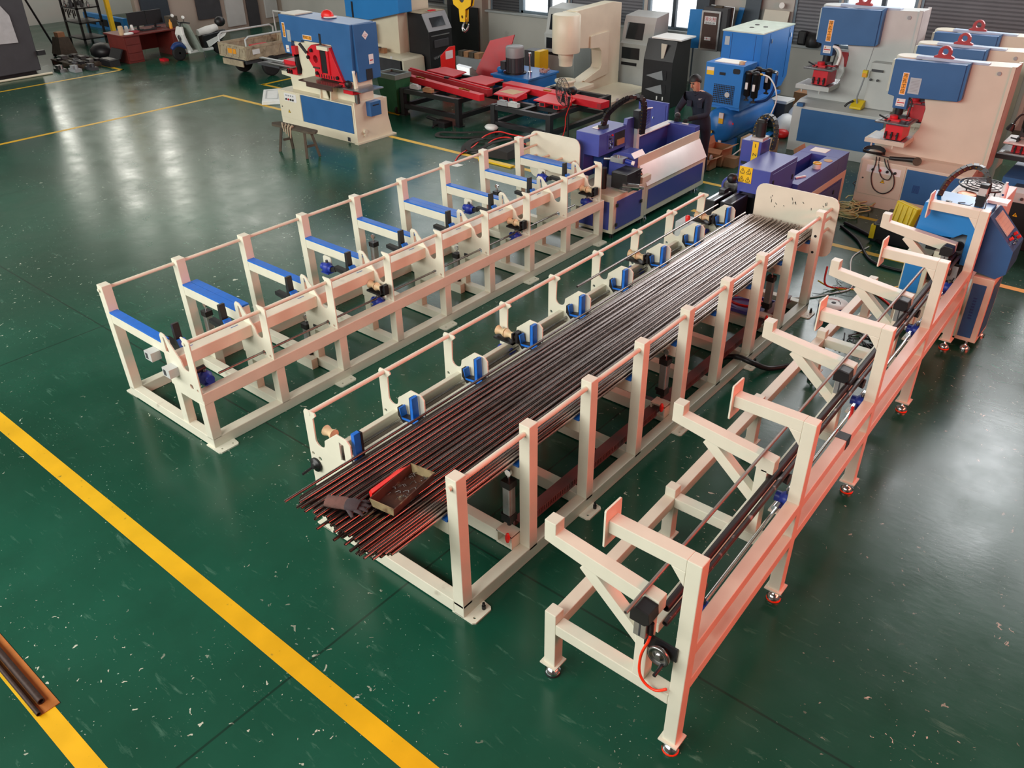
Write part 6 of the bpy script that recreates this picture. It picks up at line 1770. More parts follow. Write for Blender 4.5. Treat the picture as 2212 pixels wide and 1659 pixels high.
pj = thing('machine_parts', 'heap of brown machine parts under a bright metal hood behind the left table', 'parts', (-14.6, 16.0, 0))
MB().hexa([(-14.75, 15.7, 0.25), (-14.4, 15.75, 0.25), (-14.4, 16.1, 0.25), (-14.75, 16.05, 0.25)], [(-14.85, 15.75, 0.52), (-14.45, 15.8, 0.48), (-14.45, 15.9, 0.5), (-14.85, 15.85, 0.54)]).build('metal_hood', ALU, pj)
MB().box(-14.7, 15.7, 0, -14.45, 16.0, 0.25).build('carton', CARD2, pj)
MB().sweep([(-15.6, 15.9, 0.3), (-15.3, 15.8, 0.42), (-15.0, 15.85, 0.35), (-14.8, 15.8, 0.3)], 0.05, 6, smooth_pts=3).box(-15.5, 15.7, 0, -14.9, 16.2, 0.3).build('motor_remains', WOOD, pj)

# crane hook block hanging on its ropes
HX, HY, HZ_ = -13.0, 14.1, 1.72
hk = thing('crane_hook', 'yellow crane hook block with steel hook hanging from above', 'hook', (HX, HY, HZ_))
pulley = [(HX + 0.27 * math.cos(t), HZ_ + 0.66 + 0.27 * math.sin(t)) for t in [PI * 0.0 + k * PI / 14 for k in range(15)]]
for dy in (-0.06, 0.04):
    MB().plate([(HX - 0.07, HZ_ + 0.17), (HX + 0.07, HZ_ + 0.17), (HX + 0.09, HZ_ + 0.42), (HX + 0.24, HZ_ + 0.5), (HX + 0.27, HZ_ + 0.64)] + pulley + [(HX - 0.27, HZ_ + 0.64), (HX - 0.24, HZ_ + 0.5), (HX - 0.09, HZ_ + 0.42)], HY + dy, HY + dy + 0.02, 'y', [circ(HX, HZ_ + 0.27, 0.035, 10), circ(HX, HZ_ + 0.62, 0.07, 12)]).build('cheek_plate', YELLOW, hk)
MB().lathe([(0.25, -0.035), (0.21, 0.0), (0.25, 0.035)], (HX, HY, HZ_ + 0.64), (0, 1, 0), 20).build('pulley', DARK, hk)
MB().cyl((HX, HY, HZ_ + 0.32), (HX, HY, HZ_ + 0.13), 0.025, 10).build('shank', STEEL, hk)
MB().sweep([(HX, HY, HZ_ + 0.16), (HX - 0.03, HY, HZ_ + 0.10), (HX - 0.055, HY, HZ_ + 0.04), (HX - 0.035, HY, HZ_ - 0.01), (HX + 0.02, HY, HZ_ - 0.02), (HX + 0.08, HY, HZ_ + 0.02), (HX + 0.115, HY, HZ_ + 0.09), (HX + 0.125, HY, HZ_ + 0.13)], [0.018, 0.02, 0.03, 0.036, 0.034, 0.026, 0.018, 0.012], 8, smooth_pts=1).build('hook', CHROME, hk)
MB().sweep([(HX + 0.08, HY - 0.02, HZ_ + 0.26), (HX + 0.10, HY - 0.02, HZ_ + 0.18), (HX + 0.09, HY - 0.02, HZ_ + 0.13)], 0.012, 6).build('safety_catch', BRASS, hk)
for x in (-0.22, 0.22):
    MB().cyl((HX + x, HY, HZ_ + 0.66), (HX + x, HY, 10.95), 0.01, 6).build('wire_rope', STEEL, hk)

# pedestal fan
fn = thing('pedestal_fan', 'black pedestal fan with wire cage in front of the right black table', 'fan', (-9.32, 12.92, 0))
FX, FY, FZ = -9.30, 12.80, 1.16
MB().lathe([(0.20, 0), (0.20, 0.02), (0.05, 0.04)], (-9.32, 12.92, 0), (0, 0, 1), 18).build('foot', BLACK, fn)
MB().cyl((-9.32, 12.92, 0.03), (-9.32, 12.92, 1.05), 0.022, 8).build('pole', BLACK, fn)
MB().lathe([(0.03, 0), (0.075, 0.04), (0.08, 0.14), (0.04, 0.18)], (FX + 0.03, FY + 0.0, FZ), (0.55, 0.8, 0.1), 12).build('motor', BLACK, fn)
D_ = Vector((-0.55, -0.80, -0.1)).normalized()
A_ = D_.cross(Vector((0, 0, 1))).normalized()
B_ = A_.cross(D_)
FC = Vector((FX, FY, FZ)) + D_ * 0.05
cgm = fn
for off, r in ((0.10, 0.10), (0.09, 0.18), (0.03, 0.25), (-0.04, 0.25)):
    MB().sweep([FC + D_ * off + A_ * (r * math.cos(t)) + B_ * (r * math.sin(t)) for t in [k * 2 * PI / 20 for k in range(21)]], 0.005, 4).build('cage_ring', BLACK, fn)
wr = MB()
for k in range(36):
    a = k * 2 * PI / 36
    e = A_ * math.cos(a) + B_ * math.sin(a)
    wr.sweep([FC + D_ * 0.10 + e * 0.06, FC + D_ * 0.09 + e * 0.18, FC + D_ * 0.03 + e * 0.25, FC - D_ * 0.04 + e * 0.25, FC - D_ * 0.10 + e * 0.14], 0.0026, 3)
wr.build('cage_wires', DARK, fn)['kind'] = 'stuff'
for k in range(3):
    a = 0.5 + k * 2 * PI / 3
    e, e2 = A_ * math.cos(a) + B_ * math.sin(a), A_ * math.cos(a + 0.55) + B_ * math.sin(a + 0.55)
    MB().hexa([FC + e * 0.03 - D_ * 0.02, FC + e * 0.21 - D_ * 0.02, FC + e2 * 0.21 + D_ * 0.025, FC + e2 * 0.03 + D_ * 0.01], [FC + e * 0.03 - D_ * 0.015, FC + e * 0.21 - D_ * 0.015, FC + e2 * 0.21 + D_ * 0.03, FC + e2 * 0.03 + D_ * 0.015]).build('blade', BLACK, fn)
MB().sweep([(FX + 0.05, FY + 0.02, FZ), (FX + 0.15, FY, FZ - 0.1), (-9.34, 12.88, 0.7), (-9.36, 12.86, 0.4), (-9.5, 12.8, 0.02)], 0.008, 6, smooth_pts=4).build('red_cable', REDPL, fn)

# webbing straps, red air hose, foot pump and litter on the floor
def floor_curve(pts, r, m_, name, label, cat, n=6, k=6, z=None):
    p = [Vector((a[0], a[1], (a[2] if len(a) > 2 else (z if z is not None else r)))) for a in pts]
    return one(name, MB().sweep(p, r, n, smooth_pts=k), m_, label, cat, (p[0].x, p[0].y, 0))


def ribbon(pts, w, t):
    mb = MB()
    p = spline([Vector(a) for a in pts], 6)
    vs, fs = [], []
    for i, q in enumerate(p):
        d = p[min(i + 1, len(p) - 1)] - p[max(0, i - 1)]
        up = Vector((0, 0, 1))
        s_ = Vector((-d.y, d.x, 0)).normalized() * (w / 2)
        vs += [q - s_, q + s_, q + s_ + up * t, q - s_ + up * t]
    for i in range(len(p) - 1):
        a, b = 4 * i, 4 * i + 4
        fs += [(a, a + 1, b + 1, b), (a + 1, a + 2, b + 2, b + 1), (a + 2, a + 3, b + 3, b + 2), (a + 3, a, b, b + 3)]
    mb.add(vs, fs)
    return mb


one('lifting_strap', ribbon([(-11.3, 12.6, 0.03), (-11.6, 12.35, 0.02), (-12.05, 12.15, 0.01), (-12.12, 12.3, 0.05), (-11.7, 12.45, 0.08), (-11.25, 12.75, 0.10), (-10.9, 12.85, 0.12), (-10.85, 12.5, 0.1), (-11.2, 12.3, 0.06), (-11.1, 11.9, 0.03), (-10.85, 11.6, 0.015)], 0.09, 0.012), STRAP, 'long black webbing sling looped on the floor in front of the tables', 'sling', (-11.3, 12.4, 0))
one('lifting_strap', ribbon([(-10.95, 12.3, 0.12), (-10.98, 11.95, 0.09), (-10.85, 11.75, 0.05), (-10.7, 11.85, 0.04), (-10.6, 12.2, 0.12), (-10.35, 12.5, 0.16), (-10.2, 12.2, 0.08), (-10.35, 11.85, 0.03)], 0.10, 0.012), STRAP, 'tangle of black webbing nearer the end plate of the empty rack', 'sling', (-10.6, 12.0, 0))
one('folded_sheet', MB().hexa([(-10.4, 11.7, 0.005), (-9.9, 11.8, 0.005), (-9.8, 12.4, 0.005), (-10.3, 12.5, 0.005)], [(-10.3, 11.8, 0.16), (-9.95, 11.85, 0.12), (-9.9, 12.3, 0.20), (-10.2, 12.4, 0.14)]), STRAP, 'crumpled black sheet beside the webbing tangle', 'sheet', (-10.1, 12.1, 0))
one('white_bag', MB().ball((-11.25, 12.9, 0.17), 0.13, 9, (1.3, 0.9, 0.5)), WHITE, 'small white bag on top of the black sling', 'bag', (-11.25, 12.9, 0.1))
floor_curve([(-10.65, 11.15), (-10.85, 11.5), (-10.9, 11.95, 0.06), (-11.0, 12.4, 0.14), (-10.85, 12.65, 0.2), (-10.5, 12.65, 0.2), (-10.2, 12.9, 0.12), (-9.9, 13.0, 0.03)], 0.014, REDPL, 'air_hose', 'red air hose running through the black slings', 'hose')
floor_curve([(-10.62, 11.9, 0.03), (-10.72, 12.3, 0.12), (-10.55, 12.55, 0.16), (-10.25, 12.6, 0.1), (-9.9, 12.7, 0.03)], 0.014, REDPL, 'air_hose', 'second red hose loop nearest the end plate of the empty rack', 'hose')
for k, (x, y) in enumerate(((-10.05, 12.55), (-9.85, 12.15))):
    one('carton', MB().box(x, y, 0.0, x + 0.25, y + 0.18, 0.14), CARD2, ('pale carton behind the end plate, farther from the rack', 'pale carton close behind the stub rails of the empty rack')[k], 'box', (x + 0.12, y + 0.09, 0))
pm = thing('foot_pump', 'black foot pump on the floor under the left black table', 'pump', (-12.8, 12.8, 0))
MB().box(-12.75, 12.7, 0.0, -12.4, 12.95, 0.10).sweep([(-12.75, 12.85, 0.08), (-12.95, 12.86, 0.10), (-13.05, 12.84, 0.12)], 0.035, 6).sweep([(-12.62, 12.72, 0.05), (-12.6, 12.6, 0.06), (-12.58, 12.52, 0.03)], 0.025, 6).build('body', BLACK, pm)
one('paper_sheet', MB().hexa([(-10.78, 10.88, 0.002), (-10.38, 10.92, 0.002), (-10.36, 11.07, 0.002), (-10.82, 11.07, 0.002)], [(-10.78, 10.88, 0.006), (-10.38, 10.92, 0.006), (-10.36, 11.07, 0.006), (-10.82, 11.07, 0.006)]), PAPER, 'white sheet on the floor near the end of the empty rack', 'paper', (-10.6, 11, 0))
one('paper_scrap', MB().box(-9.72, 11.1, 0.002, -9.58, 11.18, 0.005), PAPER, 'small white scrap on the floor beside the yellow line end', 'paper', (-9.65, 11.1, 0))
one('yellow_channel', MB().box(-10.35, 11.46, 0.002, -9.55, 11.58, 0.03), YELLOW, 'yellow flat bar lying on the yellow line behind the empty rack', 'bar', (-9.95, 11.5, 0))

# two rusty tubes on a rusty plate, bottom left
rp = one('steel_plate', MB().box(-6.9, 0.62, 0.0, -4.62, 0.74, 0.006), mat('rust_orange_plate', '#a2601f', 0.7, var=0.2, scale=6), 'rust orange flat strip under the two loose tubes at the floor line', 'plate', (-5.7, 0.68, 0))
for y, r, x1, l_ in ((0.66, 0.024, -4.70, 'thicker rusty tube lying on the orange strip, with open round end'), (0.605, 0.016, -4.62, 'thinner rusty tube on the floor beside the thicker one')):
    loose_tube((-6.9, y, r + 0.007), (x1, y, r + 0.007), r, l_, TUBER, 16)

# ================================================================== left bay
gm_ = thing('machine_housing', 'large dark grey machine housing with pale window cut by the left picture edge', 'machine', (-25.6, 9.5, 0))
MB().hexa([(-27.6, 7.0, 0.12), (-25.05, 7.0, 0.12), (-25.1, 10.0, 0.12), (-27.6, 10.6, 0.12)], [(-27.6, 7.0, 2.6), (-25.15, 7.0, 2.6), (-25.2, 10.1, 2.6), (-27.6, 10.6, 2.6)]).build('housing', DARK, gm_, bev=0.02)
MB().box(-27.4, 7.2, 0, -25.2, 9.9, 0.12).build('plinth', BLACKP, gm_)
MB().plate([(8.6, 0.92), (9.62, 0.88), (9.60, 1.55), (9.45, 1.80), (8.6, 1.85)], -25.14, -25.08, 'x').build('window_panel', mat('pale_window', '#b5b6b8', 0.35), gm_)
MB().box(-25.1, 10.0, 0.5, -25.0, 10.2, 0.62).build('side_lug', BLACKP, gm_)
loose_tube((-25.0, 8.4, 0.03), (-24.95, 10.2, 0.03), 0.03, 'pale pipe lying along the foot of the dark grey housing', CREAM2, 12, 'pipe')

rk_ = thing('tool_rack', 'black angle iron rack hung with dark tools in the left bay', 'rack', (-29.0, 13.2, 0))
for x, y in ((-29.5, 12.9), (-28.5, 12.9), (-29.5, 13.6), (-28.5, 13.6)):
    MB().box(x, y, 0, x + 0.06, y + 0.06, 1.9).build('upright', BLACKP, rk_)
for z in (0.15, 0.62, 1.05):
    MB().box(-29.5, 12.9, z, -28.44, 13.66, z + 0.04).build('shelf', BLACKP, rk_)
random.seed(21)
for i in range(14):
    x, y = random.uniform(-29.45, -28.55), random.uniform(12.95, 13.5)
    h_ = random.uniform(0.10, 0.26)
    one('tool_holder', MB().lathe([(0.05, 0), (0.05, h_ * 0.5), (0.025, h_ * 0.6), (0.03, h_)], (x, y, 1.09), (0, 0, 1), 8), DARK if i % 3 else STEEL, 'dark tool holder standing on the top shelf of the angle iron rack', 'tool', (x, y, 1.09), 'tool holders on the black rack')
for i in range(8):
    x = -29.4 + 0.12 * i
    one('hanging_tool', MB().cyl((x, 12.88, 1.04), (x, 12.88, 0.78 + 0.08 * (i % 3)), 0.02, 6), BLACK, 'black tool hanging from the front edge of the top rack shelf', 'tool', (x, 12.88, 0.78), 'tools hanging on the black rack')
pb_ = thing('blue_pallet', 'blue plastic pallet standing on edge behind the tool rack', 'pallet', (-31.5, 14.8, 0))
MB().box(-32.4, 14.9, 0, -29.6, 15.05, 0.45).build('deck', SKYBLUE, pb_)
for i in range(3):
    MB().box(-32.2 + i * 0.9, 14.88, 0.1, -31.6 + i * 0.9, 14.905, 0.32).build('fork_opening', INK, pb_)
wl_ = thing('floor_lamp', 'leaning black stand with hose loop beside the dark grey housing', 'stand', (-28.6, 11.6, 0))
MB().beam((-28.3, 11.9, 0), (-28.6, 11.5, 1.6), 0.05, 0.05).beam((-28.8, 11.2, 1.5), (-28.4, 11.8, 1.6), 0.04, 0.04).build('frame', BLACK, wl_)
MB().sweep([(-28.8 + 0.2 * math.cos(t), 11.4 + 0.15 * math.sin(t), 1.55 + 0.12 * math.sin(t)) for t in [k * PI / 6 for k in range(14)]], 0.02, 6).build('hose_loop', DARK, wl_)
sl_ = thing('vise_stand', 'brown wheeled block with parts in the left bay beside the clutter', 'stand', (-27.2, 11.6, 0))
MB().hexa([(-27.5, 11.4, 0.08), (-26.9, 11.4, 0.08), (-26.9, 11.9, 0.08), (-27.5, 11.9, 0.08)], [(-27.4, 11.5, 0.55), (-27.0, 11.5, 0.55), (-27.0, 11.8, 0.55), (-27.4, 11.8, 0.55)]).build('body', WOOD, sl_)
MB().box(-27.35, 11.55, 0.55, -27.1, 11.75, 0.68).build('block', CARD, sl_)
for x in (-27.4, -27.0):
    MB().cyl((x, 11.42, 0.05), (x + 0.04, 11.42, 0.05), 0.05, 10).build('wheel', RUBBER, sl_)
# pallets and scrap metal near the housing
pt = thing('wood_pallet', 'low wooden pallet with scrap parts in front of the left bay', 'pallet', (-25.6, 11.2, 0))
for i in range(5):
    MB().box(-26.4, 10.85 + 0.19 * i, 0.10, -24.9, 11.0 + 0.19 * i, 0.125).build('board', WOOD, pt)
for x in (-26.35, -25.7, -25.0):
    MB().box(x, 10.85, 0, x + 0.09, 11.76, 0.10).build('bearer', WOOD, pt)
random.seed(8)
for i in range(18):
    x, y = random.uniform(-26.3, -25.0), random.uniform(10.9, 11.7)
    s_ = random.uniform(0.05, 0.13)
    mb = MB().box(x - s_, y - s_ * 0.6, 0.127, x + s_, y + s_ * 0.6, 0.127 + s_ * 0.7) if i % 3 else MB().pipe((x, y, 0.127), (x, y, 0.127 + s_ * 0.4), s_, s_ * 0.6, 12)
    one('scrap_part', mb, (DARK, STEEL, BLACK)[i % 3], 'small metal scrap part lying on the low pallet', 'part', (x, y, 0.127), 'scrap parts on the low pallet')
for i, (x, y) in enumerate(((-24.75, 10.75), (-24.6, 11.15), (-25.1, 10.5))):
    one('die_part', MB().box(x - 0.2, y - 0.1, 0, x + 0.2, y + 0.1, 0.08).box(x - 0.12, y - 0.07, 0.08, x + 0.05, y + 0.07, 0.16).cyl((x + 0.12, y, 0.08), (x + 0.12, y, 0.18), 0.04, 10), (GREY, DARK, STEEL)[i],
        ('grey machine part on the floor in front of the pallet', 'dark machine part on the floor at the right of the pallet', 'bright machine part on the floor nearest the pale pipe')[i], 'part', (x, y, 0))
bk = thing('open_toolbox', 'open black toolbox on the floor between pallet and desk', 'toolbox', (-24.6, 12.0, 0))
MB().box(-25.0, 11.6, 0, -24.4, 11.9, 0.18).build('box', BLACKP, bk)
MB().hexa([(-25.0, 11.9, 0.18), (-24.4, 11.9, 0.18), (-24.4, 11.94, 0.18), (-25.0, 11.94, 0.18)], [(-25.0, 12.04, 0.42), (-24.4, 12.04, 0.42), (-24.4, 12.08, 0.42), (-25.0, 12.08, 0.42)]).build('lid', BLACKP, bk)
MB().box(-24.95, 11.63, 0.18, -24.45, 11.85, 0.2).build('tray', STEEL, bk)
one('bin_liner', MB().ball((-25.9, 12.2, 0.2), 0.35, 10, (1.2, 1, 0.7)), BLACK, 'black bag slumped behind the open toolbox', 'bag', (-25.9, 12.2, 0))

# desk with monitors and clutter
dk = thing('office_desk', 'red brown wooden desk with monitors against the left partition', 'desk', (-24.8, 13.2, 0))
MB().box(-25.5, 12.15, 0.72, -24.40, 14.15, 0.76).build('desk_top', REDWOOD, dk, bev=0.005)
MB().box(-25.4, 12.2, 0.0, -24.45, 12.68, 0.72).build('pedestal', REDWOOD, dk, bev=0.005)
MB().box(-25.4, 13.7, 0.0, -24.45, 14.1, 0.72).build('pedestal', REDWOOD, dk, bev=0.005)
MB().box(-25.42, 12.7, 0.15, -25.38, 13.7, 0.72).build('back_panel', REDWOOD, dk)
for z in (0.06, 0.28, 0.50):
    MB().box(-24.448, 12.23, z, -24.43, 12.65, z + 0.19).build('drawer_front', REDWOOD, dk, bev=0.003)
for y, w_, l_ in ((13.05, 0.55, 'black monitor in the middle of the red brown desk'), (13.6, 0.5, 'black monitor at the right of the red brown desk')):
    mo_ = thing('computer_monitor', l_, 'monitor', (-25.1, y, 0.76))
    MB().box(-25.12, y - w_ / 2, 0.86, -25.07, y + w_ / 2, 1.24).build('screen', BLACK, mo_, bev=0.006)
    MB().box(-25.15, y - 0.1, 0.76, -24.98, y + 0.1, 0.775).box(-25.12, y - 0.03, 0.77, -25.09, y + 0.03, 0.9).build('stand', BLACK, mo_)
one('keyboard', MB().box(-24.85, 12.95, 0.762, -24.68, 13.4, 0.785), BLACK, 'black keyboard on the red brown desk', 'keyboard', (-24.75, 13.2, 0.762))
for i, (x, y, mb, m_, l_, c_) in enumerate((
        (-24.6, 12.25, MB().lathe([(0.06, 0), (0.075, 0.2), (0.06, 0.24)], (-24.6, 12.25, 0.76), (0, 0, 1), 12), CARD2, 'orange patterned paper cup tub at the corner of the desk', 'tub'),
        (-24.75, 12.5, MB().lathe([(0.05, 0), (0.05, 0.18), (0.03, 0.2)], (-24.75, 12.5, 0.76), (0, 0, 1), 10), LGREY, 'grey tin behind the paper tub on the desk', 'tin'),
        (-24.8, 12.7, MB().lathe([(0.045, 0), (0.045, 0.16), (0.03, 0.2)], (-24.8, 12.7, 0.76), (0, 0, 1), 10), WHITE, 'white bottle among the clutter on the desk', 'bottle'),
        (-24.5, 13.75, MB().lathe([(0.045, 0), (0.045, 0.15), (0.018, 0.2), (0.018, 0.24)], (-24.5, 13.75, 0.76), (0, 0, 1), 10), LABELO, 'orange bottle at the right end of the desk', 'bottle'),
        (-24.8, 13.95, MB().box(-24.95, 13.85, 0.76, -24.65, 14.1, 1.05), WOOD, 'brown box at the right end of the desk', 'box'))):
    one(c_ if c_ != 'tub' else 'paper_tub', mb, m_, l_, c_, (x, y, 0.76))
one('red_cloth', MB().ball((-24.6, 12.62, 0.79), 0.13, 9, (1, 1.4, 0.4)), mat('red_checked_cloth', '#8c3038', 0.9, var=0.5, scale=40), 'red checked cloth on the desk edge', 'cloth', (-24.6, 12.62, 0.76))
one('white_cloth', MB().ball((-24.52, 12.42, 0.785), 0.11, 9, (0.9, 1.5, 0.35)), WHITE, 'white cloth hanging at the desk corner', 'cloth', (-24.52, 12.42, 0.76))
one('red_block', MB().box(-24.2, 13.0, 0, -23.95, 13.15, 0.06), RED, 'small red thing on the floor between desk and scooter', 'block', (-24.1, 13.1, 0))

# electric scooter
sc = thing('electric_scooter', 'white and blue electric scooter parked beside the desk', 'scooter', (-23.7, 14.0, 0))
X_ = -23.7


def wheel(parent, x, y, r, w, name='wheel'):
    o = MB().lathe([(r - 0.05, -w / 2), (r - 0.015, -w / 2), (r, -w / 4), (r, w / 4), (r - 0.015, w / 2), (r - 0.05, w / 2)], (x, y, r), (1, 0, 0), 24).build(name, RUBBER, parent)
    MB().lathe([(0.03, -w / 2), (r - 0.05, -w / 3), (r - 0.05, w / 3), (0.03, w / 2)], (x, y, r), (1, 0, 0), 16).build('rim', GREY, o)
    return o


wheel(sc, X_, 13.38, 0.21, 0.10)
wheel(sc, X_, 14.72, 0.21, 0.11)
MB().sweep([(X_, 13.18, 0.34), (X_, 13.3, 0.43), (X_, 13.45, 0.43), (X_, 13.6, 0.33)], [0.05, 0.075, 0.08, 0.06], 10, smooth_pts=3).build('mudguard', NAVY, sc)
fs = MB()
prof = [(13.68, 0.22, 0.16), (13.55, 0.45, 0.20), (13.48, 0.70, 0.20), (13.52, 0.90, 0.13)]
for (y0, z0, w0), (y1, z1, w1) in zip(prof, prof[1:]):
    fs.hexa([(X_ - w0, y0, z0), (X_ + w0, y0, z0), (X_ + w0, y0 + 0.09, z0), (X_ - w0, y0 + 0.09, z0)], [(X_ - w1, y1, z1), (X_ + w1, y1, z1), (X_ + w1, y1 + 0.09, z1), (X_ - w1, y1 + 0.09, z1)])
fs.build('front_shield', WHITE, sc, bev=0.02)
MB().lathe([(0.075, 0), (0.05, 0.03)], (X_, 13.49, 0.62), (0, -1, 0), 14).build('headlamp', DARK, sc)
MB().cyl((X_, 13.42, 0.3), (X_, 13.60, 1.0), 0.03, 8).build('steering_column', DARK, sc)
MB().sweep([(X_ - 0.32, 13.72, 1.0), (X_ - 0.15, 13.62, 1.02), (X_, 13.6, 1.0), (X_ + 0.15, 13.62, 1.02), (X_ + 0.32, 13.72, 1.0)], 0.02, 7).build('handlebar', BLACK, sc)
for s_ in (-1, 1):
    m = MB().cyl((X_ + 0.2 * s_, 13.62, 1.02), (X_ + 0.26 * s_, 13.58, 1.14), 0.008, 6).build('mirror_stem', BLACK, sc)
    MB().ball((X_ + 0.28 * s_, 13.57, 1.17), 0.07, 10, (1.2, 0.4, 0.7)).build('mirror', WHITE, m)
MB().hexa([(X_ - 0.28, 13.72, 0.95), (X_ + 0.28, 13.72, 0.95), (X_ + 0.25, 13.66, 0.98), (X_ - 0.25, 13.66, 0.98)][::-1], [(X_ - 0.30, 13.98, 0.30), (X_ + 0.32, 14.0, 0.18), (X_ + 0.30, 13.92, 0.18), (X_ - 0.30, 13.90, 0.30)]).build('rain_apron', mat('grey_green_apron', '#8d968c', 0.6, var=0.15, scale=8, bump=0.2), sc, 'grey green leg apron')
MB().box(X_ - 0.14, 13.65, 0.16, X_ + 0.14, 14.45, 0.24).build('footboard', WHITE, sc, bev=0.02)
MB().hexa([(X_ - 0.13, 14.2, 0.22), (X_ + 0.13, 14.2, 0.22), (X_ + 0.13, 14.85, 0.42), (X_ - 0.13, 14.85, 0.42)], [(X_ - 0.13, 14.15, 0.60), (X_ + 0.13, 14.15, 0.60), (X_ + 0.1, 15.0, 0.66), (X_ - 0.1, 15.0, 0.66)]).build('rear_body', BLACKP, sc, bev=0.03)
MB().hexa([(X_ + 0.10, 14.3, 0.25), (X_ + 0.15, 14.3, 0.25), (X_ + 0.15, 14.9, 0.50), (X_ + 0.10, 14.9, 0.50)], [(X_ + 0.10, 14.25, 0.42), (X_ + 0.15, 14.25, 0.42), (X_ + 0.13, 15.0, 0.60), (X_ + 0.10, 15.0, 0.60)]).build('side_panel', WHITE, sc)
MB().sweep([(X_, 14.1, 0.66), (X_, 14.4, 0.68), (X_, 14.75, 0.74)], [0.09, 0.13, 0.10], 10).build('seat', WHITE, sc)
MB().ball((X_, 14.9, 0.88), 0.15, 12, (1.0, 1.1, 0.95)).build('helmet', BLACK, sc)
MB().cyl((X_ + 0.1, 14.1, 0.18), (X_ + 0.25, 14.05, 0.0), 0.012, 6).build('kickstand', DARK, sc)

# cargo tricycle
tk = thing('cargo_tricycle', 'weathered khaki cargo tricycle with open load bed beside the ironworker', 'tricycle', (-20.0, 14.3, 0))
BX0, BX1, BY0, BY1, BZ, BT = -20.95, -19.75, 13.0, 14.9, 0.50, 0.84
MB().box(BX0, BY0, BZ, BX1, BY1, BZ + 0.04).build('load_floor', TRIKE, tk)
for nm, a, b in (('tail_gate', (BX0, BY0), (BX1, BY0)), ('side_gate', (BX1, BY0), (BX1, BY1)), ('side_gate', (BX0, BY0), (BX0, BY1)), ('front_gate', (BX0, BY1), (BX1, BY1))):
    g_ = MB().beam((*a, (BZ + BT) / 2), (*b, (BZ + BT) / 2), 0.03, BT - BZ).build(nm, TRIKE, tk)
    d = Vector((b[0] - a[0], b[1] - a[1], 0))
    n_ = Vector((d.y, -d.x, 0)).normalized() * 0.024
    for i in range(4):
        p0, p1 = Vector((*a, 0)) + d * (0.03 + 0.245 * i) + n_, Vector((*a, 0)) + d * (0.235 + 0.245 * i) + n_
        for z in (BZ + 0.04, BT - 0.05):
            MB().beam((p0.x, p0.y, z), (p1.x, p1.y, z), 0.016, 0.03).build('pressed_rib', TRIKE, g_)
        MB().beam((p0.x, p0.y, BZ + 0.06), (p0.x + d.x * 0.05, p0.y + d.y * 0.05, BT - 0.07), 0.016, 0.03).build('pressed_rib', TRIKE, g_)
MB().box(BX0 + 0.45, BY0 - 0.03, BZ + 0.12, BX0 + 0.8, BY0 - 0.016, BZ + 0.24).build('orange_plate', LABELO, tk)
MB().box(BX1 + 0.016, BY0 + 0.2, BZ + 0.12, BX1 + 0.03, BY0 + 0.42, BZ + 0.24).build('pale_plate', LABELW, tk)
for x in (BX0, BX1):
    MB().sweep([(x, BY0 + 0.05, BT), (x, BY0 + 0.05, BT + 0.16), (x, BY0 + 0.15, BT + 0.22), (x, BY1 - 0.2, BT + 0.22), (x, BY1 - 0.1, BT + 0.16), (x, BY1 - 0.1, BT)], 0.025, 7).build('hand_rail', LGREY, tk)
MB().sweep([(BX0, BY1, BT), (BX0, BY1, BT + 0.55), (BX1, BY1, BT + 0.55), (BX1, BY1, BT)], 0.025, 7).cyl((-20.35, BY1, BT), (-20.35, BY1, BT + 0.55), 0.02, 6).build('front_rail', LGREY, tk)
wheel(tk, BX0 + 0.12, 13.6, 0.27, 0.13)
wheel(tk, BX1 - 0.05, 13.75, 0.27, 0.13)
wheel(tk, -20.3, 16.2, 0.27, 0.11)
MB().box(BX0 + 0.1, BY0 + 0.05, 0.38, BX1 - 0.1, BY1, BZ).build('chassis', DARK, tk)
MB().box(BX0 + 0.15, BY0 - 0.04, 0.32, BX1 - 0.15, BY0 - 0.01, 0.47).build('bumper_plate', TRIKE, tk)
MB().beam((-20.35, 14.9, 0.42), (-20.3, 16.0, 0.5), 0.3, 0.12).box(-20.55, 15.0, 0.5, -20.1, 15.5, 0.82).build('driver_seat', DARK, tk)
MB().beam((-20.3, 16.2, 0.27), (-20.3, 15.95, 1.1), 0.05, 0.05).sweep([(-20.65, 15.7, 1.05), (-20.3, 15.95, 1.1), (-19.95, 15.7, 1.05)], 0.02, 6).build('fork_and_bars', BLACK, tk)
MB().box(-20.75, 13.8, BZ + 0.04, -20.3, 14.3, BZ + 0.18).build('load_rags', RED, tk)

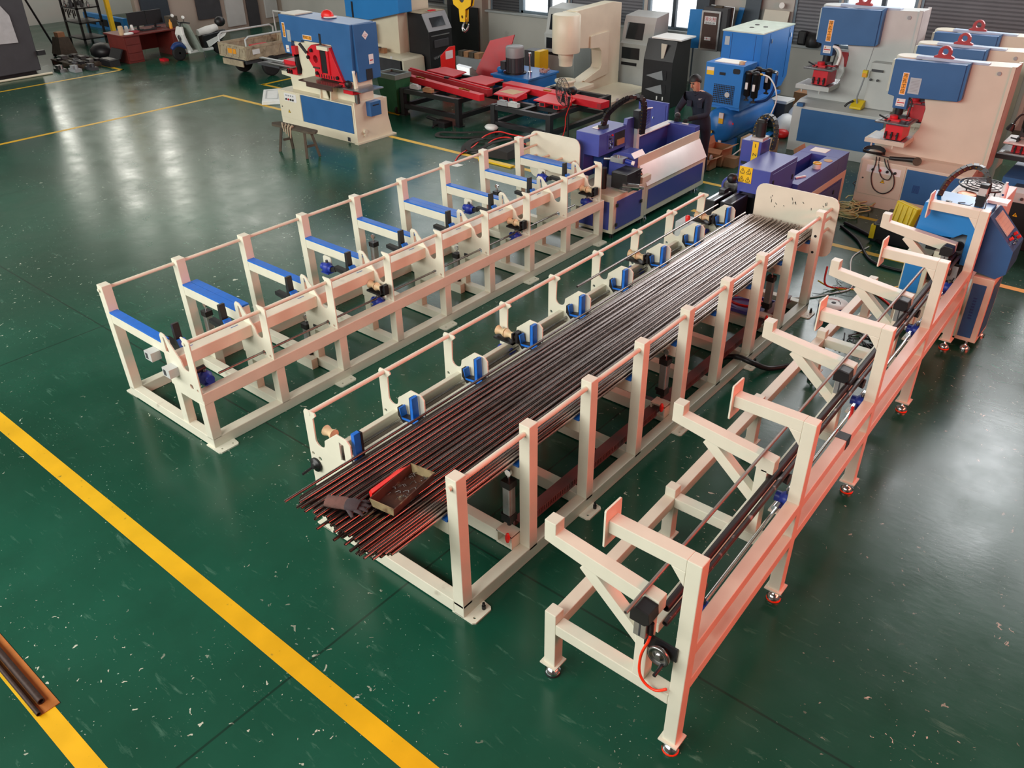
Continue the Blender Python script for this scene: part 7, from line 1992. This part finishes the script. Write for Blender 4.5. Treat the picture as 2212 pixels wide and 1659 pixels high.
# ================================================================== cartons, spool, cables on the right half
def open_carton(x0, y0, x1, y1, h, label, m_=CARD):
    t = thing('open_carton', label, 'box', ((x0 + x1) / 2, (y0 + y1) / 2, 0))
    for a in ((x0, y0, x1, y0 + 0.008), (x0, y1 - 0.008, x1, y1), (x0, y0 + 0.008, x0 + 0.008, y1 - 0.008), (x1 - 0.008, y0 + 0.008, x1, y1 - 0.008)):
        MB().box(a[0], a[1], 0.0, a[2], a[3], h).build('side', m_, t)
    MB().box(x0, y0, 0, x1, y1, 0.01).build('bottom', m_, t)
    MB().hexa([(x1 - 0.008, y0, h), (x1, y0, h), (x1, y1, h), (x1 - 0.008, y1, h)], [(x1 + 0.10, y0, h + 0.05), (x1 + 0.11, y0, h + 0.045), (x1 + 0.11, y1, h + 0.045), (x1 + 0.10, y1, h + 0.05)]).build('flap', m_, t)
    MB().hexa([(x0, y0, h), (x1, y0, h), (x1, y0 + 0.008, h), (x0, y0 + 0.008, h)], [(x0, y0 - 0.09, h - 0.07), (x1, y0 - 0.09, h - 0.07), (x1, y0 - 0.085, h - 0.063), (x0, y0 - 0.085, h - 0.063)]).build('flap', m_, t)
    MB().hexa([(x0, y0, h), (x0 + 0.008, y0, h), (x0 + 0.008, y1, h), (x0, y1, h)], [(x0 - 0.05, y0, h + 0.12), (x0 - 0.042, y0, h + 0.125), (x0 - 0.042, y1, h + 0.125), (x0 - 0.05, y1, h + 0.12)]).build('flap', m_, t)
    return t


open_carton(-6.88, 13.85, -6.52, 14.25, 0.32, 'larger brown open carton on the floor by the air tank')
sm = open_carton(-6.80, 13.52, -6.58, 13.78, 0.20, 'small brown open carton with bottles, nearer the white sloping cover')
for i, (x, y) in enumerate(((-6.74, 13.6), (-6.66, 13.7))):
    one('bottle', MB().lathe([(0.03, 0.012), (0.03, 0.2), (0.015, 0.24)], (x, y, 0), (0, 0, 1), 10), LGREY, ('front silver bottle in the small carton', 'rear silver bottle in the small carton')[i], 'bottle', (x, y, 0.012))
one('carton', MB().box(-6.52, 13.95, 0.0, -6.3, 14.15, 0.17), CARD, 'closed brown carton beside the larger open carton', 'box', (-6.4, 14.05, 0))
pc_ = one('carton', MB().box(-6.72, 15.0, 0, -6.1, 15.35, 0.26), CARD2, 'pale carton with round hole beside the air tank', 'box', (-6.4, 15.2, 0))
MB().cyl((-6.56, 15.0, 0.12), (-6.56, 14.997, 0.12), 0.03, 12).build('hand_hole', INK, pc_)
one('blue_plank', MB().beam((-6.72, 15.4, 0.03), (-6.72, 16.5, 0.03), 0.14, 0.03), SKYBLUE, 'light blue channel lying along the air tank', 'bar', (-6.9, 15.5, 0))
open_carton(-4.05, 13.35, -3.99 + 0.6, 13.42, 0.05, 'flattened carton scrap under the nearest punch') if False else None
oc = open_carton(-4.95, 13.25, -4.5, 13.7, 0.62, 'tall open carton full of packaging beside the violet blue machine')
for i in range(6):
    one('packing_strip', MB().hexa([(-4.85 + 0.06 * i, 13.35, 0.3), (-4.82 + 0.06 * i, 13.35, 0.3), (-4.82 + 0.06 * i, 13.6, 0.3), (-4.85 + 0.06 * i, 13.6, 0.3)], [(-4.87 + 0.07 * i, 13.22, 0.68 + 0.03 * (i % 3)), (-4.84 + 0.07 * i, 13.22, 0.68 + 0.03 * (i % 3)), (-4.84 + 0.07 * i, 13.5, 0.7), (-4.87 + 0.07 * i, 13.5, 0.7)]), (CARD, GREENB, CARD2)[i % 3], ('brown', 'green', 'pale')[i % 3] + ' packing strip sticking out of the tall carton, ' + ('towards its left' if i < 3 else 'towards its right'), 'strip', (-4.84 + 0.07 * i, 13.35, 0.3))
tc = thing('tape_core', 'small yellow rimmed tape roll on the violet blue machine bed', 'tape', (-4.17, 12.1, 0.88))
MB().pipe((-4.17, 12.1, 0.88), (-4.17, 12.1, 0.95), 0.06, 0.045, 18).build('roll', WHITE, tc)
MB().pipe((-4.17, 12.1, 0.95), (-4.17, 12.1, 0.965), 0.062, 0.045, 18).build('rim', YELLOW, tc)
one('tape_disc', MB().cyl((-4.17, 12.55, 0.88), (-4.17, 12.55, 0.888), 0.065, 18), CARD2, 'flat pale disc on the violet blue machine bed', 'disc', (-4.17, 12.55, 0.88))
one('paper_sheet', MB().box(-4.6, 12.9, 0.88, -4.35, 13.12, 0.886), PAPER, 'white paper at the far end of the violet blue machine bed', 'paper', (-4.5, 13, 0.88))
MB().sweep([(-4.42, 11.5, 0.66), (-4.4, 11.55, 0.8), (-4.36, 11.65, 0.84), (-4.34, 11.8, 0.75), (-4.36, 11.9, 0.66)], 0.012, 6, smooth_pts=4).build('yellow_tube', YELLOW, l2)
MB().sweep([(-4.40, 11.4, 0.66), (-4.34, 11.5, 0.74), (-4.36, 11.7, 0.72), (-4.4, 11.85, 0.64)], 0.012, 6, smooth_pts=4).build('red_tube', REDPL, l2)
wsn = thing('cable_reel', 'blue cable reel with white flange on the floor between the two right frames', 'reel', (-2.72, 9.40, 0))
MB().lathe([(0.165, 0.0), (0.17, 0.01), (0.17, 0.15), (0.165, 0.16)], (-2.72, 9.40, 0), (0, 0, 1), 26).build('winding', NAVY, wsn)
MB().lathe([(0.03, 0.16), (0.175, 0.16), (0.175, 0.172), (0.03, 0.172)], (-2.72, 9.40, 0), (0, 0, 1), 26).build('flange', WHITE, wsn)
MB().cyl((-2.72, 9.40, 0.172), (-2.72, 9.40, 0.175), 0.028, 14).build('centre_hole', INK, wsn)
for k in range(3):
    MB().sweep([(-2.72 + (0.08 + 0.02 * k) * math.cos(t), 9.40 + (0.08 + 0.02 * k) * math.sin(t), 0.173) for t in [1.2 * k + 0.2 * i for i in range(7)]], 0.004, 4).build('flange_print', INKR if k == 1 else INK, wsn)
bt = thing('floor_tray', 'violet tray with a coil of red hose under the middle rack', 'tray', (-3.5, 8.75, 0))
MB().box(-3.92, 8.5, 0.135, -3.22, 9.0, 0.15).build('tray', PURPLE, bt, bev=0.004)
for a in ((-3.92, 8.5, -3.22, 8.52), (-3.92, 8.98, -3.22, 9.0), (-3.92, 8.5, -3.90, 9.0), (-3.24, 8.5, -3.22, 9.0)):
    MB().box(a[0], a[1], 0.15, a[2], a[3], 0.18).build('rim', PURPLE, bt)
MB().box(-3.9, 8.55, 0, -3.25, 8.6, 0.135).box(-3.9, 8.9, 0, -3.25, 8.95, 0.135).build('bearer', CREAM, bt)
rh = MB()
rh.sweep([(-3.58 + (0.19 + 0.01 * (i // 16)) * math.cos(i * PI / 8), 8.76 + (0.15 + 0.01 * (i // 16)) * math.sin(i * PI / 8), 0.17 + 0.012 * (i / 16)) for i in range(48)], 0.011, 6)
one('hose_coil', rh, REDPL, 'coil of red air hose lying in the violet tray', 'hose', (-3.58, 8.76, 0.16))

# cables and air lines on the floor
floor_curve([(-3.1, 10.1, 0.3), (-3.05, 10.0, 0.1), (-2.9, 10.2), (-2.6, 10.35), (-2.35, 10.2), (-2.15, 10.0)], 0.012, REDPL, 'air_line', 'red air line crossing the floor from the middle rack to the blue cutter', 'hose')
floor_curve([(-3.15, 10.0, 0.12), (-2.95, 10.15), (-2.6, 10.42), (-2.3, 10.8), (-2.0, 11.4, 0.2), (-1.95, 11.6, 0.5)], 0.010, YPLAST, 'air_line', 'yellow line beside the red one, curving to the white cabinet', 'hose')
floor_curve([(-3.3, 9.5, 0.02), (-3.1, 9.7), (-2.95, 9.95), (-2.8, 10.3), (-3.0, 10.8), (-3.15, 11.3), (-3.1, 11.8)], 0.010, WHITE, 'cable', 'thin white cable curving past the end stop plate', 'cable')
floor_curve([(-3.7, 12.3), (-3.3, 11.9), (-2.9, 11.3), (-2.5, 11.2), (-2.3, 11.3)], 0.022, BLACK, 'cable', 'thick black cable along the floor to the yellow case, front one', 'cable')
floor_curve([(-3.7, 12.45), (-3.25, 12.2), (-2.85, 11.9), (-2.5, 11.9), (-2.3, 11.9)], 0.028, BLACK, 'cable', 'thicker black cable behind the front one, under the nearest punch', 'cable')
floor_curve([(-3.25, 7.57, 0.05), (-3.05, 7.5, 0.16), (-2.88, 7.5, 0.15), (-2.75, 7.7, 0.03), (-2.55, 7.95), (-2.4, 7.95), (-2.2, 7.75)], 0.03, BLACK, 'cable_sleeve', 'black cable sleeve running from under the middle rack to the feeding frame', 'cable')
random.seed(4)
cm = MB()
for i in range(22):
    cx_, cy_ = random.uniform(-4.0, -3.75), random.uniform(12.7, 13.5)
    r = random.uniform(0.08, 0.22)
    a0 = random.uniform(0, 6)
    cm.sweep([(cx_ + r * math.cos(a0 + t), cy_ + r * 0.9 * math.sin(a0 + t), 0.02 + 0.006 * i * 0.4 + 0.02 * abs(math.sin(2 * t))) for t in [k * 0.6 for k in range(9)]], 0.010, 5)
o = one('cable_tangle', cm, mat('pale_green_cable', '#b7bf8a', 0.6, var=0.3, scale=6), 'tangle of pale yellow and white cables between the violet machine and the nearest punch', 'cables', (-3.9, 13.1, 0))
o['kind'] = 'stuff'
cm = MB()
for i in range(26):
    cx_, cy_ = random.uniform(-4.0, -3.75), random.uniform(13.9, 15.2)
    r = random.uniform(0.06, 0.2)
    a0 = random.uniform(0, 6)
    cm.sweep([(cx_ + r * math.cos(a0 + t), cy_ + r * math.sin(a0 + t), 0.05 + 0.006 * i + 0.03 * abs(math.sin(2 * t))) for t in [k * 0.6 for k in range(9)]], 0.010, 5)
o = one('cable_tangle', cm, BLACK, 'heap of black cables on the floor behind the violet machine', 'cables', (-3.9, 14.5, 0))
o['kind'] = 'stuff'
cm = MB()
for i in range(30):
    x, y = random.gauss(-2.1, 0.14), random.gauss(8.9, 0.16)
    a = random.uniform(0, PI)
    l_ = random.uniform(0.05, 0.12)
    cm.beam((x - l_ * math.cos(a), y - l_ * math.sin(a), 0.01), (x + l_ * math.cos(a), y + l_ * math.sin(a), 0.03 + 0.03 * random.random()), 0.014, 0.012)
o = one('steel_offcuts', cm, BLACK, 'scatter of black steel offcuts on the floor inside the feeding frame', 'offcuts', (-2.1, 8.9, 0))
o['kind'] = 'stuff'
cm = MB()
for i in range(14):
    x, y = random.gauss(-2.95, 0.16), random.gauss(10.25, 0.2)
    a0, r = random.uniform(0, 6), random.uniform(0.05, 0.16)
    cm.sweep([(x + r * math.cos(a0 + t), y + r * math.sin(a0 + t), 0.012 + 0.05 * abs(math.sin(t))) for t in [k * 0.4 for k in range(8)]], 0.003, 4)
o = one('wire_litter', cm, DARK, 'thin dark wires strewn on the floor behind the end stop plate', 'wire', (-2.95, 10.25, 0))
o['kind'] = 'stuff'
# yellow case on a black trolley
yb = thing('yellow_case', 'yellow ribbed plastic case leaning on dark gear below the nearest punch', 'case', (-2.45, 11.6, 0))
ORG[yb.name] = (-2.45, 11.6, 0)
MB().hexa([(-2.62, 11.45, 0.32), (-2.34, 11.35, 0.32), (-2.30, 11.5, 0.28), (-2.58, 11.6, 0.28)], [(-2.62, 11.6, 0.66), (-2.30, 11.5, 0.62), (-2.26, 11.62, 0.6), (-2.58, 11.72, 0.64)]).build('shell', YPLAST, yb, bev=0.02)
for i in range(4):
    MB().beam((-2.60 + 0.075 * i, 11.435 - 0.024 * i, 0.36), (-2.59 + 0.072 * i, 11.57 - 0.022 * i, 0.62), 0.025, 0.02).build('rib', YPLAST, yb)
yb.location = (-2.78, 12.1, 0)
dg = thing('welding_box', 'dark machine box with yellow corners under the yellow case', 'box', (-2.5, 11.7, 0))
MB().box(-2.85, 11.55, 0.0, -2.25, 12.3, 0.28).build('body', BLACKP, dg, bev=0.02)
MB().box(-2.87, 11.53, 0.05, -2.80, 11.60, 0.25).build('corner_guard', YPLAST, dg)
dg.location = (-2.83, 12.2, 0)

# ================================================================== the worker
random.seed(1)
wk = thing('person', 'person in dark blue workwear and black gloves bending over the end of the cutting machine', 'person', (-6.70, 13.18, 0))


def skin_body(name, joints, edges, parent, mats, pick, levels=2):
    """one continuous figure grown over a joint skeleton"""
    ks = list(joints)
    me = bpy.data.meshes.new(name)
    ox, oy, oz = ORG[parent.name]
    me.from_pydata([(joints[k][0] - ox, joints[k][1] - oy, joints[k][2] - oz) for k in ks], [(ks.index(a), ks.index(b)) for a, b in edges], [])
    o = bpy.data.objects.new(name, me)
    COL.objects.link(o)
    sk = o.modifiers.new('skin', 'SKIN')
    lay = me.skin_vertices[0] if len(me.skin_vertices) else None
    if lay is None:
        bm = bmesh.new()
        bm.from_mesh(me)
        bm.verts.layers.skin.verify()
        bm.to_mesh(me)
        bm.free()
        lay = me.skin_vertices[0]
    for i, k in enumerate(ks):
        r = joints[k][3]
        lay.data[i].radius = (r, r) if not isinstance(r, tuple) else r
        lay.data[i].use_root = (i == 0)
    ss = o.modifiers.new('sub', 'SUBSURF')
    ss.levels = ss.render_levels = levels
    dg_ = bpy.context.evaluated_depsgraph_get()
    dg_.update()
    m2 = bpy.data.meshes.new_from_object(o.evaluated_get(dg_))
    o.modifiers.clear()
    o.data = m2
    m2.materials.clear()
    for m_ in mats:
        m2.materials.append(m_)
    for p in m2.polygons:
        p.use_smooth = True
        c = p.center
        p.material_index = pick(c.x + ox, c.y + oy, c.z + oz)
    o.parent = parent
    ORG[o.name] = ORG[parent.name]
    return o


J_ = {
    'pelvis': (-6.68, 13.20, 0.93, (0.17, 0.12)), 'waist': (-6.69, 13.18, 1.08, (0.165, 0.12)), 'chest': (-6.72, 13.12, 1.27, (0.19, 0.125)), 'upper': (-6.73, 13.09, 1.40, (0.16, 0.10)),
    'neck': (-6.745, 13.06, 1.475, 0.058), 'head0': (-6.76, 13.015, 1.555, 0.078), 'head1': (-6.77, 12.99, 1.63, 0.092), 'head2': (-6.775, 13.0, 1.70, 0.075),
    'shl': (-6.93, 13.10, 1.38, 0.075), 'ell': (-7.00, 12.90, 1.14, 0.056), 'wrl': (-6.86, 12.66, 1.12, 0.042), 'hal': (-6.80, 12.58, 1.105, 0.045),
    'shr': (-6.53, 13.08, 1.38, 0.075), 'elr': (-6.44, 12.90, 1.14, 0.056), 'wrr': (-6.56, 12.66, 1.13, 0.042), 'har': (-6.62, 12.58, 1.11, 0.045),
    'hil': (-6.78, 13.21, 0.86, 0.105), 'knl': (-6.79, 13.19, 0.49, 0.075), 'anl': (-6.79, 13.24, 0.10, 0.055), 'tol': (-6.80, 13.06, 0.05, 0.048),
    'hir': (-6.58, 13.21, 0.86, 0.105), 'knr': (-6.56, 13.19, 0.49, 0.075), 'anr': (-6.55, 13.24, 0.10, 0.055), 'tor': (-6.55, 13.06, 0.05, 0.048)}
E_ = [('pelvis', 'waist'), ('waist', 'chest'), ('chest', 'upper'), ('upper', 'neck'), ('neck', 'head0'), ('head0', 'head1'), ('head1', 'head2'),
      ('upper', 'shl'), ('shl', 'ell'), ('ell', 'wrl'), ('wrl', 'hal'), ('upper', 'shr'), ('shr', 'elr'), ('elr', 'wrr'), ('wrr', 'har'),
      ('pelvis', 'hil'), ('hil', 'knl'), ('knl', 'anl'), ('anl', 'tol'), ('pelvis', 'hir'), ('hir', 'knr'), ('knr', 'anr'), ('anr', 'tor')]


def body_pick(x, y, z):
    if z > 1.475:
        return 1
    if y < 12.70 and z > 0.9:
        return 2
    if z < 0.11:
        return 3
    return 0


body = skin_body('body', J_, E_, wk, [WORKWEAR, SKIN, GLVB, BLACKP], body_pick)
HC = Vector((-6.77, 12.995, 1.63))
# face
fd = Vector((-0.18, -0.86, -0.48)).normalized()
sd_ = fd.cross(Vector((0, 0, 1))).normalized()
ud = sd_.cross(fd)
P3 = lambda a, b, c: HC + sd_ * a + ud * b + fd * c
MB().sweep([P3(0, 0.02, 0.088), P3(0, -0.008, 0.103), P3(0, -0.03, 0.112), P3(0, -0.038, 0.095)], [0.008, 0.010, 0.014, 0.01], 8).build('nose', SKIN, wk)
for s_ in (-1, 1):
    MB().ball(P3(0.032 * s_, 0.016, 0.080), 0.012, 8).build('eye', BLACK, wk)
    MB().beam(P3(0.016 * s_, 0.034, 0.092), P3(0.052 * s_, 0.036, 0.080), 0.008, 0.01).build('eyebrow', HAIR, wk)
    MB().ball(P3(0.092 * s_, 0.0, 0.0), 0.026, 8, (0.5, 0.7, 1.1)).build('ear', SKIN, wk)
MB().beam(P3(-0.024, -0.062, 0.082), P3(0.024, -0.062, 0.082), 0.012, 0.01).build('mouth', mat('lips', '#8a5148', 0.5), wk)
hb = MB()
vs, fs_ = [], []
n1, n2 = 9, 18
for i in range(n1):
    t = PI * 0.60 * i / (n1 - 1)
    for j in range(n2):
        f = 2 * PI * j / n2
        front = math.cos(f)
        tt = t * (0.62 if front > 0.4 else (0.85 if front > -0.1 else 1.08))
        v = ud * math.cos(tt) + (fd * math.cos(f) + sd_ * math.sin(f)) * math.sin(tt)
        vs.append(HC + ud * 0.012 - fd * 0.008 + v * (0.108 + 0.004 * math.sin(7 * f + 5 * t)))
for i in range(n1 - 1):
    for j in range(n2):
        fs_.append((i * n2 + j, (i + 1) * n2 + j, (i + 1) * n2 + (j + 1) % n2, i * n2 + (j + 1) % n2))
hb.add(vs, fs_, True)
hb.build('hair', HAIR, wk)
# collar, pockets, cuff
MB().sweep([(-6.80, 13.10, 1.455), (-6.79, 13.02, 1.44), (-6.74, 12.985, 1.42), (-6.69, 13.02, 1.44), (-6.68, 13.10, 1.455), (-6.74, 13.15, 1.47), (-6.80, 13.10, 1.455)], 0.022, 6).build('collar', WORKWEAR, wk)
MB().beam((-6.66, 12.97, 1.36), (-6.60, 12.985, 1.37), 0.01, 0.025).build('name_patch', GREYCLOTH, wk)
for x in (-6.83, -6.63):
    MB().box(x - 0.045, 12.975, 1.22, x + 0.045, 12.99, 1.32).build('chest_pocket', WORKWEAR, wk)
MB().lathe([(0.05, 0), (0.05, 0.035)], (-6.865, 12.67, 1.12), (-0.35, 0.85, 0.05), 10).build('grey_cuff', GREYCLOTH, wk)
# gloved hands with five fingers each, curled on the box
for s_, hx in ((-1, -6.80), (1, -6.62)):
    for i in range(4):
        ox_ = hx + s_ * (-0.030 + 0.021 * i)
        l_ = (0.055, 0.07, 0.075, 0.06)[i]
        MB().sweep([(ox_, 12.565, 1.108), (ox_ - s_ * 0.004, 12.565 - l_ * 0.5, 1.112), (ox_ - s_ * 0.008, 12.565 - l_, 1.085), (ox_ - s_ * 0.008, 12.575 - l_, 1.07)], [0.013, 0.012, 0.011, 0.009], 7, smooth_pts=2).build('finger', GLVB, wk)
    MB().sweep([(hx - s_ * 0.03, 12.60, 1.10), (hx - s_ * 0.055, 12.57, 1.09), (hx - s_ * 0.058, 12.54, 1.078)], [0.014, 0.013, 0.010], 7, smooth_pts=2).build('thumb', GLVB, wk)
one('small_part', MB().box(-6.66, 12.47, 1.062, -6.55, 12.50, 1.075), PAPER, 'small pale part on the machine end under the gloved hands', 'part', (-6.6, 12.48, 1.06))

# ------------------------------------------------------------------ lettering becomes real mesh
_dg = bpy.context.evaluated_depsgraph_get()
_dg.update()
for o in [o for o in S.objects if o.type == 'FONT']:
    me = bpy.data.meshes.new_from_object(o.evaluated_get(_dg))
    n = bpy.data.objects.new(o.name.split('.')[0], me)
    COL.objects.link(n)
    n.parent, n.location, n.rotation_euler = o.parent, o.location.copy(), o.rotation_euler.copy()
    bpy.data.objects.remove(o)
